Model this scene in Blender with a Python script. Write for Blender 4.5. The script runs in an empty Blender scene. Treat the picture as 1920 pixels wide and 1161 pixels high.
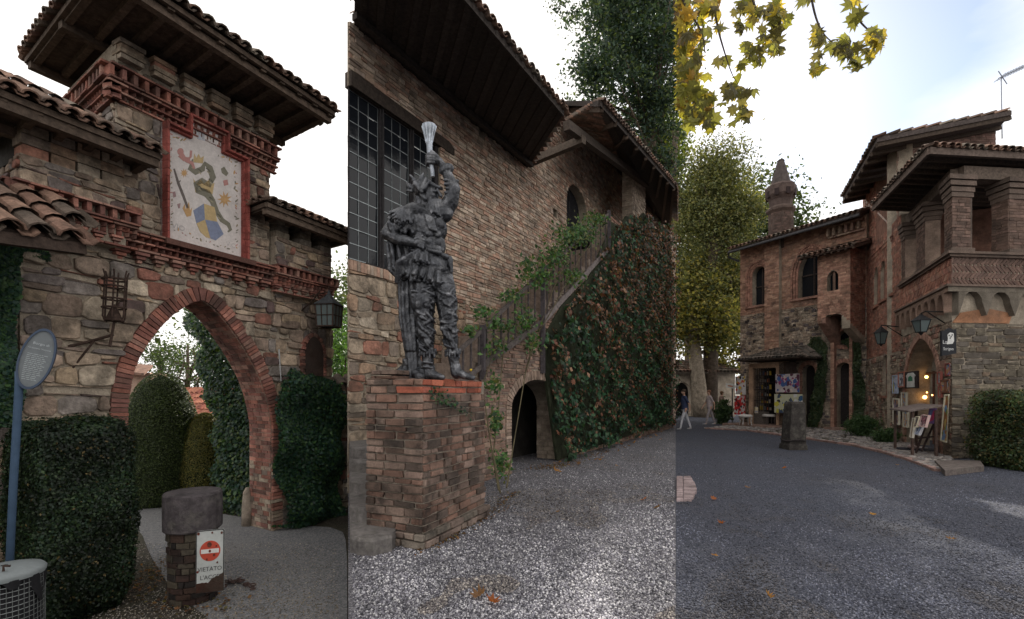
import bpy, bmesh, math, random
import numpy as np
from mathutils import Vector, Matrix, noise
from mathutils.geometry import tessellate_polygon
R = math.radians
scene = bpy.context.scene
COL = scene.collection
random.seed(7)

# ------------------------------------------------------------------ camera, sky, sun, exposure
EYE, FPX, CX, HY = 1.6, 900.0, 960.0, 735.0        # eye height; focal length and principal point in photo pixels
cd = bpy.data.cameras.new('camera'); cam = bpy.data.objects.new('camera', cd); COL.objects.link(cam)
cam.location = (0, 0, EYE); cam.rotation_euler = (R(90), 0, 0)
cd.sensor_width = 36; cd.lens = 36 * FPX / 1920; cd.shift_y = (HY - 580.5) / 1920
cd.clip_start = 0.1; cd.clip_end = 2000
scene.camera = cam
SUN_AZ, SUN_EL = 22.4, 31.2
w = bpy.data.worlds.new('World'); scene.world = w; w.use_nodes = True
nt = w.node_tree; nt.nodes.clear()
out = nt.nodes.new('ShaderNodeOutputWorld'); bg = nt.nodes.new('ShaderNodeBackground')
sky = nt.nodes.new('ShaderNodeTexSky'); sky.sky_type = 'NISHITA'; sky.sun_disc = False
sky.sun_elevation = R(SUN_EL); sky.sun_rotation = R(SUN_AZ); sky.air_density = 1.0; sky.dust_density = 0.4
tc = nt.nodes.new('ShaderNodeTexCoord')
nz = nt.nodes.new('ShaderNodeTexNoise'); nz.inputs['Scale'].default_value = 1.6; nz.inputs['Detail'].default_value = 7
nz.inputs['Roughness'].default_value = 0.55
mp_ = nt.nodes.new('ShaderNodeMapping'); mp_.inputs['Scale'].default_value = (1, 1, 2.2); mp_.inputs['Location'].default_value = (3.1, 0.4, 1.2)
nt.links.new(tc.outputs['Generated'], mp_.inputs[0]); nt.links.new(mp_.outputs[0], nz.inputs['Vector'])
# thin cloud everywhere except one broad blue gap towards the plane tree
dt = nt.nodes.new('ShaderNodeVectorMath'); dt.operation = 'DOT_PRODUCT'
dv = Vector((0.60, 1.0, 0.73)).normalized(); dt.inputs[1].default_value = dv
nt.links.new(tc.outputs['Generated'], dt.inputs[0])
mr = nt.nodes.new('ShaderNodeMapRange'); mr.inputs['From Min'].default_value = 0.93; mr.inputs['From Max'].default_value = 0.99
mr.inputs['To Min'].default_value = 0.8; mr.inputs['To Max'].default_value = -0.2
nt.links.new(dt.outputs['Value'], mr.inputs['Value'])
ad = nt.nodes.new('ShaderNodeMath'); ad.operation = 'ADD'
nt.links.new(nz.outputs['Fac'], ad.inputs[0]); nt.links.new(mr.outputs[0], ad.inputs[1])
cr = nt.nodes.new('ShaderNodeMapRange'); cr.inputs['From Min'].default_value = 0.45; cr.inputs['From Max'].default_value = 0.85
nt.links.new(ad.outputs[0], cr.inputs['Value'])
mx = nt.nodes.new('ShaderNodeMixRGB'); mx.inputs['Color2'].default_value = (9.5, 9.2, 8.9, 1)
nt.links.new(cr.outputs[0], mx.inputs['Fac']); nt.links.new(sky.outputs[0], mx.inputs['Color1'])
nt.links.new(mx.outputs[0], bg.inputs['Color']); bg.inputs['Strength'].default_value = 0.1
nt.links.new(bg.outputs[0], out.inputs['Surface'])
sd = bpy.data.lights.new('sun', 'SUN'); sun = bpy.data.objects.new('sun', sd); COL.objects.link(sun)
sd.energy = 4.5; sd.angle = R(0.5); sd.color = (1.0, 0.93, 0.82)
sun.rotation_euler = (R(90 - SUN_EL), 0, R(180 - SUN_AZ))
vs = scene.view_settings; vs.view_transform = 'Standard'; vs.look = 'None'; vs.gamma = 1; vs.use_curve_mapping = False
vs.exposure = 0.68

# ------------------------------------------------------------------ materials
def M(name, rough=0.9, bump=0.3, bs=40.0, var=0.35, ns=6.0, spec=0.2, metal=0.0, dirt=0.0, ds=1.3, dcol=(0.02, 0.02, 0.018), transl=0.0, emit=0.0, fine=0.25, dmin=0.5):
    """colour from each piece's own colour attribute, broken up by procedural grain, stains and relief"""
    m = bpy.data.materials.new(name); m.use_nodes = True; t = m.node_tree; t.nodes.clear()
    N = t.nodes.new; Lk = t.links.new
    o = N('ShaderNodeOutputMaterial'); b = N('ShaderNodeBsdfPrincipled')
    at = N('ShaderNodeAttribute'); at.attribute_name = 'col'
    ge = N('ShaderNodeNewGeometry')
    n1 = N('ShaderNodeTexNoise'); n1.inputs['Scale'].default_value = ns; n1.inputs['Detail'].default_value = 6; n1.inputs['Roughness'].default_value = 0.65
    Lk(ge.outputs['Position'], n1.inputs['Vector'])
    r1 = N('ShaderNodeMapRange'); r1.inputs['From Min'].default_value = 0.3; r1.inputs['From Max'].default_value = 0.7
    r1.inputs['To Min'].default_value = 1 - var; r1.inputs['To Max'].default_value = 1 + var
    Lk(n1.outputs['Fac'], r1.inputs['Value'])
    n2 = N('ShaderNodeTexNoise'); n2.inputs['Scale'].default_value = bs; n2.inputs['Detail'].default_value = 5; n2.inputs['Roughness'].default_value = 0.7
    Lk(ge.outputs['Position'], n2.inputs['Vector'])
    r2 = N('ShaderNodeMapRange'); r2.inputs['From Min'].default_value = 0.3; r2.inputs['From Max'].default_value = 0.7
    r2.inputs['To Min'].default_value = 1 - fine; r2.inputs['To Max'].default_value = 1 + fine
    Lk(n2.outputs['Fac'], r2.inputs['Value'])
    mu = N('ShaderNodeMath'); mu.operation = 'MULTIPLY'; Lk(r1.outputs[0], mu.inputs[0]); Lk(r2.outputs[0], mu.inputs[1])
    sc = N('ShaderNodeVectorMath'); sc.operation = 'SCALE'; Lk(at.outputs['Color'], sc.inputs[0]); Lk(mu.outputs[0], sc.inputs['Scale'])
    colr = sc.outputs[0]
    if dirt:
        n3 = N('ShaderNodeTexNoise'); n3.inputs['Scale'].default_value = ds; n3.inputs['Detail'].default_value = 8; n3.inputs['Roughness'].default_value = 0.7
        Lk(ge.outputs['Position'], n3.inputs['Vector'])
        r3 = N('ShaderNodeMapRange'); r3.inputs['From Min'].default_value = dmin; r3.inputs['From Max'].default_value = dmin + 0.18
        r3.inputs['To Max'].default_value = dirt; Lk(n3.outputs['Fac'], r3.inputs['Value'])
        mm = N('ShaderNodeMixRGB'); Lk(r3.outputs[0], mm.inputs['Fac']); Lk(colr, mm.inputs['Color1']); mm.inputs['Color2'].default_value = (*dcol, 1)
        colr = mm.outputs[0]
    Lk(colr, b.inputs['Base Color'])
    b.inputs['Roughness'].default_value = rough; b.inputs['Metallic'].default_value = metal
    b.inputs['Specular IOR Level'].default_value = spec
    if bump:
        bp = N('ShaderNodeBump'); bp.inputs['Strength'].default_value = bump; bp.inputs['Distance'].default_value = 0.02
        Lk(n2.outputs['Fac'], bp.inputs['Height']); Lk(bp.outputs[0], b.inputs['Normal'])
    if emit:
        Lk(colr, b.inputs['Emission Color']); b.inputs['Emission Strength'].default_value = emit
    if transl:
        tr = N('ShaderNodeBsdfTranslucent'); s2 = N('ShaderNodeVectorMath'); s2.operation = 'MULTIPLY'
        s2.inputs[1].default_value = (1.5, 1.45, 0.7)
        Lk(colr, s2.inputs[0]); Lk(s2.outputs[0], tr.inputs['Color'])
        ms = N('ShaderNodeMixShader'); ms.inputs['Fac'].default_value = transl
        Lk(b.outputs[0], ms.inputs[1]); Lk(tr.outputs[0], ms.inputs[2]); Lk(ms.outputs[0], o.inputs['Surface'])
    else:
        Lk(b.outputs[0], o.inputs['Surface'])
    return m
m_brick = M('old_brick', dirt=0.55, ds=1.6, bump=0.5, bs=55, dcol=(0.035, 0.03, 0.027))
m_plbrick = M('stained_brick', dirt=0.85, ds=3.0, dmin=0.43, bump=0.6, bs=45, dcol=(0.016, 0.015, 0.014), var=0.5)
m_stone = M('rubble_stone', dirt=0.7, dmin=0.44, ds=2.2, bump=1.0, bs=24, dcol=(0.06, 0.05, 0.04), var=0.4, ns=9)
m_mortar = M('lime_mortar', bump=1.0, bs=35, var=0.4, ns=3, dirt=0.5, ds=0.8, dcol=(0.08, 0.07, 0.06))
m_tile = M('terracotta_tile', dirt=0.7, ds=4, bump=0.5, bs=40, dcol=(0.03, 0.028, 0.024), var=0.4)
m_wood = M('weathered_wood', bump=0.5, bs=25, var=0.4, ns=14, rough=0.85)
m_leaf = M('leaf', transl=0.35, bump=0.0, var=0.25, ns=2, rough=0.5, spec=0.35, fine=0.1)
m_yleaf = M('plane_leaf', transl=0.5, bump=0.0, var=0.2, ns=10, rough=0.55, spec=0.3, fine=0.2)
m_bark = M('bark', bump=0.9, bs=18, var=0.5, ns=5)
m_lead = M('statue_lead', rough=0.36, metal=0.65, spec=0.5, bump=0.35, bs=60, var=0.45, ns=9, dirt=0.5, ds=7, dcol=(0.014, 0.016, 0.022))
def crease_shade(m):                                         # crease shade painted into the folds for contrast, paler worn edges
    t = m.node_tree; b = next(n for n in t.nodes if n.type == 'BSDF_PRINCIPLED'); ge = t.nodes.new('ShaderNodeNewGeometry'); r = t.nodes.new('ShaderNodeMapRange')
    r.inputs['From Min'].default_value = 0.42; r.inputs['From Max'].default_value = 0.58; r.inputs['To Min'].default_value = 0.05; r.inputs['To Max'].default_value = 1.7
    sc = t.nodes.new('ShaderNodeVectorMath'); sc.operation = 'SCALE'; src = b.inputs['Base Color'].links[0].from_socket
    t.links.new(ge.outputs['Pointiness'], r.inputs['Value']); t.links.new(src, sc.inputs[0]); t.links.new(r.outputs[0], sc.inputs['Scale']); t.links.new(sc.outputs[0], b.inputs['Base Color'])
crease_shade(m_lead)
m_iron = M('wrought_iron', rough=0.8, metal=0.0, bump=0.2, var=0.4, ns=20)
m_paint = M('painted_surface', rough=0.6, bump=0.05, var=0.12, ns=9, fine=0.06)
m_fresco = M('fresco_plaster', rough=0.9, bump=0.2, var=0.12, ns=12, fine=0.1)
m_concrete = M('weathered_stone', rough=0.95, bump=0.8, bs=22, var=0.4, ns=8, dirt=0.5, ds=6, dcol=(0.16, 0.15, 0.13))
m_gravel = M('gravel_pebble', rough=0.8, bump=0.0, var=0.15)
m_cloth = M('cloth', bump=0.1, var=0.2, rough=0.9)
m_metal = M('galvanised_metal', rough=0.4, metal=0.7, bump=0.05, var=0.2)

def glass_mat(name, col, rough=0.12):
    m = bpy.data.materials.new(name); m.use_nodes = True; b = m.node_tree.nodes['Principled BSDF']
    b.inputs['Base Color'].default_value = (*col, 1); b.inputs['Roughness'].default_value = rough
    b.inputs['Specular IOR Level'].default_value = 0.25
    n = m.node_tree.nodes.new('ShaderNodeTexNoise'); n.inputs['Scale'].default_value = 3.0; n.inputs['Detail'].default_value = 3
    ge = m.node_tree.nodes.new('ShaderNodeNewGeometry'); m.node_tree.links.new(ge.outputs['Position'], n.inputs['Vector'])
    bp = m.node_tree.nodes.new('ShaderNodeBump'); bp.inputs['Strength'].default_value = 0.3; bp.inputs['Distance'].default_value = 0.02
    m.node_tree.links.new(n.outputs['Fac'], bp.inputs['Height']); m.node_tree.links.new(bp.outputs[0], b.inputs['Normal'])
    return m
m_glass = glass_mat('dark_window_glass', (0.012, 0.014, 0.018))
m_lampglass = glass_mat('frosted_lamp_glass', (0.10, 0.125, 0.125), 0.3)
def emat(name, col, s):
    m = bpy.data.materials.new(name); m.use_nodes = True; b = m.node_tree.nodes['Principled BSDF']
    b.inputs['Base Color'].default_value = (*col, 1); b.inputs['Emission Color'].default_value = (*col, 1); b.inputs['Emission Strength'].default_value = s
    return m
m_bulb = emat('warm_lamp', (1.0, 0.5, 0.14), 6.0)

def ground_mat(name, c1, c2, c3, scale, bump, patch=0.5, patch_col=(0.05, 0.045, 0.04), pscale=0.7):
    m = bpy.data.materials.new(name); m.use_nodes = True; t = m.node_tree; b = t.nodes['Principled BSDF']
    N = t.nodes.new; Lk = t.links.new
    ge = N('ShaderNodeNewGeometry')
    v = N('ShaderNodeTexVoronoi'); v.inputs['Scale'].default_value = scale; Lk(ge.outputs['Position'], v.inputs['Vector'])
    rp = N('ShaderNodeValToRGB'); rp.color_ramp.elements[0].color = (*c1, 1); rp.color_ramp.elements[1].color = (*c2, 1)
    e = rp.color_ramp.elements.new(0.55); e.color = (*c3, 1)
    sx = N('ShaderNodeSeparateXYZ'); Lk(v.outputs['Color'], sx.inputs[0]); Lk(sx.outputs[0], rp.inputs['Fac'])
    n = N('ShaderNodeTexNoise'); n.inputs['Scale'].default_value = pscale; n.inputs['Detail'].default_value = 8; n.inputs['Roughness'].default_value = 0.65
    Lk(ge.outputs['Position'], n.inputs['Vector'])
    r = N('ShaderNodeMapRange'); r.inputs['From Min'].default_value = 0.42; r.inputs['From Max'].default_value = 0.68; r.inputs['To Max'].default_value = patch
    Lk(n.outputs['Fac'], r.inputs['Value'])
    mm = N('ShaderNodeMixRGB'); Lk(r.outputs[0], mm.inputs['Fac']); Lk(rp.outputs[0], mm.inputs['Color1']); mm.inputs['Color2'].default_value = (*patch_col, 1)
    Lk(mm.outputs[0], b.inputs['Base Color']); b.inputs['Roughness'].default_value = 0.9; b.inputs['Specular IOR Level'].default_value = 0.25
    bp = N('ShaderNodeBump'); bp.inputs['Strength'].default_value = bump; bp.inputs['Distance'].default_value = 0.015
    n3 = N('ShaderNodeTexNoise'); n3.inputs['Scale'].default_value = scale * 0.6; n3.inputs['Detail'].default_value = 4
    Lk(ge.outputs['Position'], n3.inputs['Vector'])
    ad = N('ShaderNodeMath'); Lk(v.outputs['Distance'], ad.inputs[0]); Lk(n3.outputs['Fac'], ad.inputs[1])
    Lk(ad.outputs[0], bp.inputs['Height']); Lk(bp.outputs[0], b.inputs['Normal'])
    return m
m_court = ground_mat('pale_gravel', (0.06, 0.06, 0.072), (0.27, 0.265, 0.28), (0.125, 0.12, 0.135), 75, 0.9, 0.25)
m_court2 = ground_mat('blue_grey_gravel', (0.035, 0.039, 0.053), (0.105, 0.112, 0.145), (0.056, 0.062, 0.083), 80, 0.9, 0.35, (0.07, 0.066, 0.075), 0.5)  # darker gravel copy, a dimmer exposure put into its colour
m_road = ground_mat('worn_asphalt', (0.085, 0.088, 0.095), (0.23, 0.225, 0.225), (0.135, 0.137, 0.143), 60, 0.5, 0.6, (0.20, 0.195, 0.19), 0.8)
m_dirt = ground_mat('dark_earth', (0.025, 0.022, 0.018), (0.08, 0.065, 0.05), (0.04, 0.034, 0.026), 35, 0.9, 0.5, (0.045, 0.05, 0.025), 1.1)
# ------------------------------------------------------------------ helpers
def sh(c, k): return tuple(x * k for x in c)
Z = Vector((0, 0, 1))
def ray(px, py, Y): return Vector(((px - CX) / FPX * Y, Y, EYE + (HY - py) / FPX * Y))
def gpt(px, py, z=0.0):                       # the point of the level ground z that the photo shows at px, py
    Y = (EYE - z) * FPX / (py - HY); return ray(px, py, Y)
def rot2(v, a): c, s = math.cos(a), math.sin(a); return Vector((v[0] * c - v[1] * s, v[0] * s + v[1] * c))

class Frame:
    """a vertical wall plane: O in plan, U runs left to right seen from outside, N points outwards"""
    def __init__(s, O, U):
        s.O = Vector((O[0], O[1])); s.U = Vector((U[0], U[1])).normalized(); s.N = Vector((s.U.y, -s.U.x))
    mit = None                                # (u per unit of offset, keep-above?, own offset): a mitred corner
    def P(s, u, z, d=0.0):
        if s.mit:
            m = s.mit[0] * (s.mit[2] + d); u = max(u, m) if s.mit[1] else min(u, m)
        q = s.O + s.U * u + s.N * d; return Vector((q.x, q.y, z))
    def uz(s, px, py, d=0.0):
        k = (px - CX) / FPX; o = s.O + s.N * d
        u = (k * o.y - o.x) / (s.U.x - k * s.U.y); Y = o.y + u * s.U.y
        return (u, EYE + (HY - py) / FPX * Y)
    def off(s, d):
        f = Frame(s.O + s.N * d, s.U)
        if s.mit: f.mit = (s.mit[0], s.mit[1], s.mit[2] + d)
        return f
    def poly(s, pts, d=0.0): return [s.uz(x, y, d) for x, y in pts]

def newobj(name, me, parent=None, kind=None):
    o = bpy.data.objects.new(name, me); COL.objects.link(o)
    if parent is not None: o.parent = parent
    if kind: o['kind'] = kind
    return o
def tag(o, label=None, cat=None, group=None, kind=None):
    if label: o['label'] = label
    if cat: o['category'] = cat
    if group: o['group'] = group
    if kind: o['kind'] = kind
    return o
def thing(name, label, cat, loc, group=None):
    o = bpy.data.objects.new(name, None); COL.objects.link(o); o.location = loc; o.empty_display_size = 0.2
    return tag(o, label, cat, group)
def rootloc(p):
    v = Vector((0, 0, 0))
    while p is not None: v += p.location; p = p.parent
    return v
class MB:
    def __init__(s): s.v = []; s.f = []; s.c = []
    def add(s, vs, fs, col):
        b = len(s.v); s.v += [tuple(p) for p in vs]; s.f += [tuple(i + b for i in f) for f in fs]; s.c += [col] * len(vs)
    def box(s, c, sx, sy, sz, col, rz=0.0):
        a = rot2((sx / 2, 0), rz); b = rot2((0, sy / 2), rz); vs = []
        for k in (0, sz):
            for i, j in ((-1, -1), (1, -1), (1, 1), (-1, 1)):
                vs.append((c[0] + a.x * i + b.x * j, c[1] + a.y * i + b.y * j, c[2] + k))
        s.add(vs, [(3, 2, 1, 0), (4, 5, 6, 7), (0, 1, 5, 4), (1, 2, 6, 5), (2, 3, 7, 6), (3, 0, 4, 7)], col)
    def beam(s, p0, p1, w_, h_, col, up=Z):
        p0 = Vector(p0); p1 = Vector(p1); d = (p1 - p0).normalized(); a = d.cross(up)
        if a.length < 1e-4: a = d.cross(Vector((0.3, 1, 0)))
        a.normalize(); b = a.cross(d).normalized(); vs = []
        for p in (p0, p1):
            for i, j in ((-1, -1), (1, -1), (1, 1), (-1, 1)): vs.append(p + a * (w_ / 2 * i) + b * (h_ / 2 * j))
        s.add(vs, [(3, 2, 1, 0), (4, 5, 6, 7), (0, 1, 5, 4), (1, 2, 6, 5), (2, 3, 7, 6), (3, 0, 4, 7)], col)
    def tube(s, pts, rads, col, n=8, caps=True):
        pts = [Vector(p) for p in pts]
        if not isinstance(rads, (list, tuple)): rads = [rads] * len(pts)
        vs = []; fs = []; ref = None
        for i, p in enumerate(pts):
            d = (pts[min(i + 1, len(pts) - 1)] - pts[max(i - 1, 0)]).normalized()
            if ref is None: ref = d.cross(Vector((0.31, 0.2, 0.93))).normalized()
            a = (ref - d * ref.dot(d)).normalized(); b = d.cross(a); ref = a
            for k in range(n):
                t = 2 * math.pi * k / n; vs.append(p + (a * math.cos(t) + b * math.sin(t)) * rads[i])
        for i in range(len(pts) - 1):
            for k in range(n):
                k2 = (k + 1) % n; fs.append((i * n + k, i * n + k2, (i + 1) * n + k2, (i + 1) * n + k))
        if caps: fs.append(tuple(range(n))[::-1]); fs.append(tuple(range((len(pts) - 1) * n, len(pts) * n)))
        s.add(vs, fs, col)
    def lathe(s, c, prof, col, n=20, rz=0.0, cap=True):
        vs = []; fs = []
        for r, z in prof:
            for k in range(n):
                t = 2 * math.pi * k / n + rz; vs.append((c[0] + r * math.cos(t), c[1] + r * math.sin(t), c[2] + z))
        for i in range(len(prof) - 1):
            for k in range(n):
                k2 = (k + 1) % n; fs.append((i * n + k, i * n + k2, (i + 1) * n + k2, (i + 1) * n + k))
        if cap: fs.append(tuple(range(n))[::-1]); fs.append(tuple(range((len(prof) - 1) * n, len(prof) * n)))
        s.add(vs, fs, col)
    def prism(s, mp, pts, d0, d1, col):
        n = len(pts); vs = [mp(a, b, d0) for a, b in pts] + [mp(a, b, d1) for a, b in pts]
        fs = [(i, (i + 1) % n, n + (i + 1) % n, n + i) for i in range(n)]
        for t in tessellate_polygon([[Vector((a, b, 0)) for a, b in pts]]):
            fs.append(tuple(n + i for i in t)); fs.append(tuple(t)[::-1])
        s.add(vs, fs, col)
    def build(s, name, mat, parent=None, smooth=False, kind=None):
        me = bpy.data.meshes.new(name); off = rootloc(parent)
        me.from_pydata([(p[0] - off.x, p[1] - off.y, p[2] - off.z) for p in s.v], [], s.f)
        ca = me.color_attributes.new('col', 'FLOAT_COLOR', 'POINT')
        ca.data.foreach_set('color', np.array([(c[0], c[1], c[2], 1.0) for c in s.c], dtype=np.float32).ravel())
        me.materials.append(mat)
        if smooth: me.polygons.foreach_set('use_smooth', [True] * len(me.polygons))
        me.update()
        return newobj(name, me, parent, kind)
def npmesh(name, V, F, C, mat, parent=None, kind=None, smooth=False):
    """V (n,3) verts, F (m,k) faces of one size, C (n,3) colours"""
    off = rootloc(parent); V = V - np.array(off)
    me = bpy.data.meshes.new(name); n = len(V); m, k = F.shape
    me.vertices.add(n); me.vertices.foreach_set('co', V.astype(np.float32).ravel())
    me.loops.add(m * k); me.loops.foreach_set('vertex_index', F.astype(np.int32).ravel())
    me.polygons.add(m); me.polygons.foreach_set('loop_start', np.arange(0, m * k, k, dtype=np.int32))
    me.update(calc_edges=True)
    ca = me.color_attributes.new('col', 'FLOAT_COLOR', 'POINT')
    ca.data.foreach_set('color', np.hstack([C, np.ones((n, 1))]).astype(np.float32).ravel())
    if smooth: me.polygons.foreach_set('use_smooth', [True] * m)
    me.materials.append(mat)
    return newobj(name, me, parent, kind)
def ring(mb, mp, pts_out, pts_in, d0, d1, col):
    n = len(pts_out); vs = [mp(a, b, d) for d in (d0, d1) for P_ in (pts_out, pts_in) for a, b in P_]; fs = []
    for i in range(n):
        j = (i + 1) % n
        fs += [(2 * n + i, 2 * n + j, 3 * n + j, 3 * n + i), (i, j, 2 * n + j, 2 * n + i), (n + j, n + i, 3 * n + i, 3 * n + j)]
    mb.add(vs, fs, col)

# masonry ---------------------------------------------------------------------------------------
BR = [(0.33, 0.13, 0.085), (0.28, 0.11, 0.075), (0.37, 0.17, 0.11), (0.24, 0.10, 0.08), (0.34, 0.19, 0.13), (0.20, 0.10, 0.085)]
RED = [(0.27, 0.115, 0.085), (0.22, 0.095, 0.075), (0.31, 0.145, 0.11), (0.18, 0.085, 0.07), (0.28, 0.16, 0.125), (0.15, 0.08, 0.065)]
TANB = [(0.50, 0.39, 0.30), (0.45, 0.33, 0.25), (0.54, 0.44, 0.35), (0.42, 0.28, 0.21), (0.44, 0.28, 0.21), (0.38, 0.30, 0.24)]
ST = [(0.36, 0.28, 0.21), (0.28, 0.21, 0.165), (0.42, 0.35, 0.27), (0.22, 0.17, 0.14), (0.17, 0.145, 0.135), (0.38, 0.29, 0.20), (0.33, 0.25, 0.19), (0.30, 0.23, 0.18), (0.26, 0.12, 0.09), (0.13, 0.09, 0.085), (0.40, 0.31, 0.23), (0.24, 0.21, 0.19), (0.34, 0.26, 0.19)]
PST = [(0.40, 0.32, 0.24), (0.34, 0.27, 0.20), (0.44, 0.37, 0.29), (0.30, 0.22, 0.16), (0.38, 0.26, 0.18), (0.26, 0.21, 0.17), (0.36, 0.18, 0.13)]
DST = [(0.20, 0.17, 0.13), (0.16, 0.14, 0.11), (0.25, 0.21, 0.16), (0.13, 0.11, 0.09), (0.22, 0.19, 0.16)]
MORT = (0.33, 0.28, 0.22)
S_BRICK = dict(h=(0.066, 0.074), l=(0.20, 0.27), j=0.008, wob=0.006, jit=0.004, ch=0, d=(0.008, 0.022), pal=BR, half=0.25, bev=0.005)
S_RUB = dict(h=(0.12, 0.26), l=(0.13, 0.42), j=0.014, wob=0.04, jit=0.03, ch=0.22, d=(0.015, 0.06), pal=ST, split=0.4, bev=0.013)
def sty(b, **k): r = dict(b); r.update(k); return r
def spans(polys, b):
    xs = []
    for p in polys:
        for i in range(len(p)):
            (x0, y0), (x1, y1) = p[i], p[(i + 1) % len(p)]
            if (y0 <= b) != (y1 <= b): xs.append(x0 + (b - y0) * (x1 - x0) / (y1 - y0))
    xs.sort(); return [(xs[i], xs[i + 1]) for i in range(0, len(xs) - 1, 2)]
def pieces(polys, st, seed=0):
    rg = random.Random(seed); res = []
    b0 = min(p[1] for p in polys[0]); b1 = max(p[1] for p in polys[0]); b = b0; i = 0
    wb = st['wob']
    def W(k, u): return wb * (math.sin(u * 1.7 + k * 1.9 + seed) + 0.6 * math.sin(u * 4.3 + k * 2.7))
    while b < b1 - 0.015:
        h = rg.uniform(*st['h']); nb = min(b + h, b1)
        if b1 - nb < st['h'][0] * 0.4: nb = b1
        lo0 = 0 if i == 0 else 1; lo1 = 0 if nb >= b1 else 1
        for (u0, u1) in spans(polys, (b + nb) / 2):
            u = u0
            first = True
            while u < u1 - 0.01:
                l = rg.uniform(*st['l'])
                if st.get('half') and rg.random() < st['half']: l *= 0.5
                if first and st.get('half'): l *= rg.choice((0.5, 1.0)); 
                first = False
                ue = u + l
                if u1 - ue < st['l'][0] * 0.35: ue = u1
                parts = [(b, nb)]
                if st.get('split') and rg.random() < st['split'] and nb - b > 0.12:
                    m_ = b + (nb - b) * rg.uniform(0.35, 0.65); parts = [(b, m_), (m_, nb)]
                for (q0, q1) in parts:
                    a0, a1 = u + st['j'] / 2, ue - st['j'] / 2
                    if a1 - a0 < 0.012: continue
                    J = lambda: rg.uniform(-st['jit'], st['jit'])
                    w0 = lo0 if q0 == b else 1; w1 = lo1 if q1 == nb else 1
                    P_ = [[a0 + J(), q0 + st['j'] / 2 + w0 * W(i, a0)], [a1 + J(), q0 + st['j'] / 2 + w0 * W(i, a1)],
                          [a1 + J(), q1 - st['j'] / 2 + w1 * W(i + 1, a1)], [a0 + J(), q1 - st['j'] / 2 + w1 * W(i + 1, a0)]]
                    if st['ch']:
                        Q = []
                        for k in range(4):
                            p, n_, pv = P_[k], P_[(k + 1) % 4], P_[(k - 1) % 4]; c = st['ch'] * rg.uniform(0.4, 1.2)
                            Q.append((p[0] + (pv[0] - p[0]) * c, p[1] + (pv[1] - p[1]) * c)); c = st['ch'] * rg.uniform(0.4, 1.2)
                            Q.append((p[0] + (n_[0] - p[0]) * c, p[1] + (n_[1] - p[1]) * c))
                        P_ = Q
                    c = rg.choice(st['pal']); g = rg.uniform(0.75, 1.25)
                    res.append((P_, rg.uniform(*st['d']), tuple(x * g for x in c)))
                u = ue
        b = nb; i += 1
    return res
def pgeo(P_, mp, d0, d1, bev, rg):
    n = len(P_); cx = sum(p[0] for p in P_) / n; cy = sum(p[1] for p in P_) / n
    vs = [mp(p[0], p[1], d0) for p in P_] + [mp(p[0], p[1], d1 - bev * 0.7 + rg.uniform(-1, 1) * bev * 0.2) for p in P_]
    for p in P_:
        dx, dy = cx - p[0], cy - p[1]; L = math.hypot(dx, dy) + 1e-6; k = min(bev / L, 0.6)
        vs.append(mp(p[0] + dx * k, p[1] + dy * k, d1 + rg.uniform(-1, 1) * bev * 0.25))
    fs = []
    for i in range(n):
        j = (i + 1) % n; fs.append((i, j, n + j, n + i)); fs.append((n + i, n + j, 2 * n + j, 2 * n + i))
    fs.append(tuple(range(2 * n, 3 * n)))
    return vs, fs
USED = {}
def pxsize(vs):
    c = sum((Vector(v) for v in vs), Vector()) / len(vs); d = max((c - Vector((0, 0, EYE))).length, 0.5)
    x = max(v[0] for v in vs) - min(v[0] for v in vs); y = max(v[1] for v in vs) - min(v[1] for v in vs); z = max(v[2] for v in vs) - min(v[2] for v in vs)
    return math.sqrt(x * x + y * y + z * z) / d * FPX
def emit(geos, parent, name, mat, minpx=12, cap=290, stuff=None):
    """geos: (verts, faces, colour). The largest in the photo become parts, the rest one joined part"""
    key = (parent.name if parent else '', name); left = cap - USED.get(key, 0)
    sz = [(pxsize(g[0]), i) for i, g in enumerate(geos)]; sz.sort(reverse=True)
    sing = [i for s_, i in sz if s_ >= minpx][:max(left, 0)]; ss = set(sing)
    USED[key] = USED.get(key, 0) + len(sing)
    for i in sing:
        m = MB(); m.add(*geos[i]); m.build(name, mat, parent)
    m = MB(); n = 0
    for i, g in enumerate(geos):
        if i not in ss: m.add(*g); n += 1
    if n: m.build(stuff or (name + '_courses'), mat, parent, kind='stuff')
def lay(polys, st, mp, parent, name, mat, seed=0, minpx=12, cap=290, stuff=None, d0=-0.02, dd=0.0, cf=None):
    rg = random.Random(seed + 99); gs = []
    for P_, d, c in pieces(polys, st, seed):
        if cf: c = cf(P_, c, rg)
        v, f = pgeo(P_, mp, d0 + dd, d + dd, st['bev'], rg); gs.append((v, f, c))
    emit(gs, parent, name, mat, minpx, cap, stuff)
def backing(fr, polys, th, parent, name='wall', mat=None, col=MORT, back=None):
    """the wall's core: polygon with holes, th thick, its outer face on the frame's plane"""
    flat = [p for q in polys for p in q]; n = len(flat); m = MB()
    bk = Vector((back.x * th, back.y * th, 0)) if back is not None else None
    vs = [fr.P(a, b, 0) for a, b in flat] + [(fr.P(a, b, -th) if bk is None else fr.P(a, b, 0) + bk) for a, b in flat]; fs = []
    for t in tessellate_polygon([[Vector((a, b, 0)) for a, b in q] for q in polys]):
        fs.append(tuple(t)); fs.append(tuple(n + i for i in t)[::-1])
    k = 0
    for q in polys:
        for i in range(len(q)):
            j = (i + 1) % len(q); fs.append((k + i, k + j, n + k + j, n + k + i))
        k += len(q)
    m.add(vs, fs, col); return m.build(name, mat or m_mortar, parent)
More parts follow.
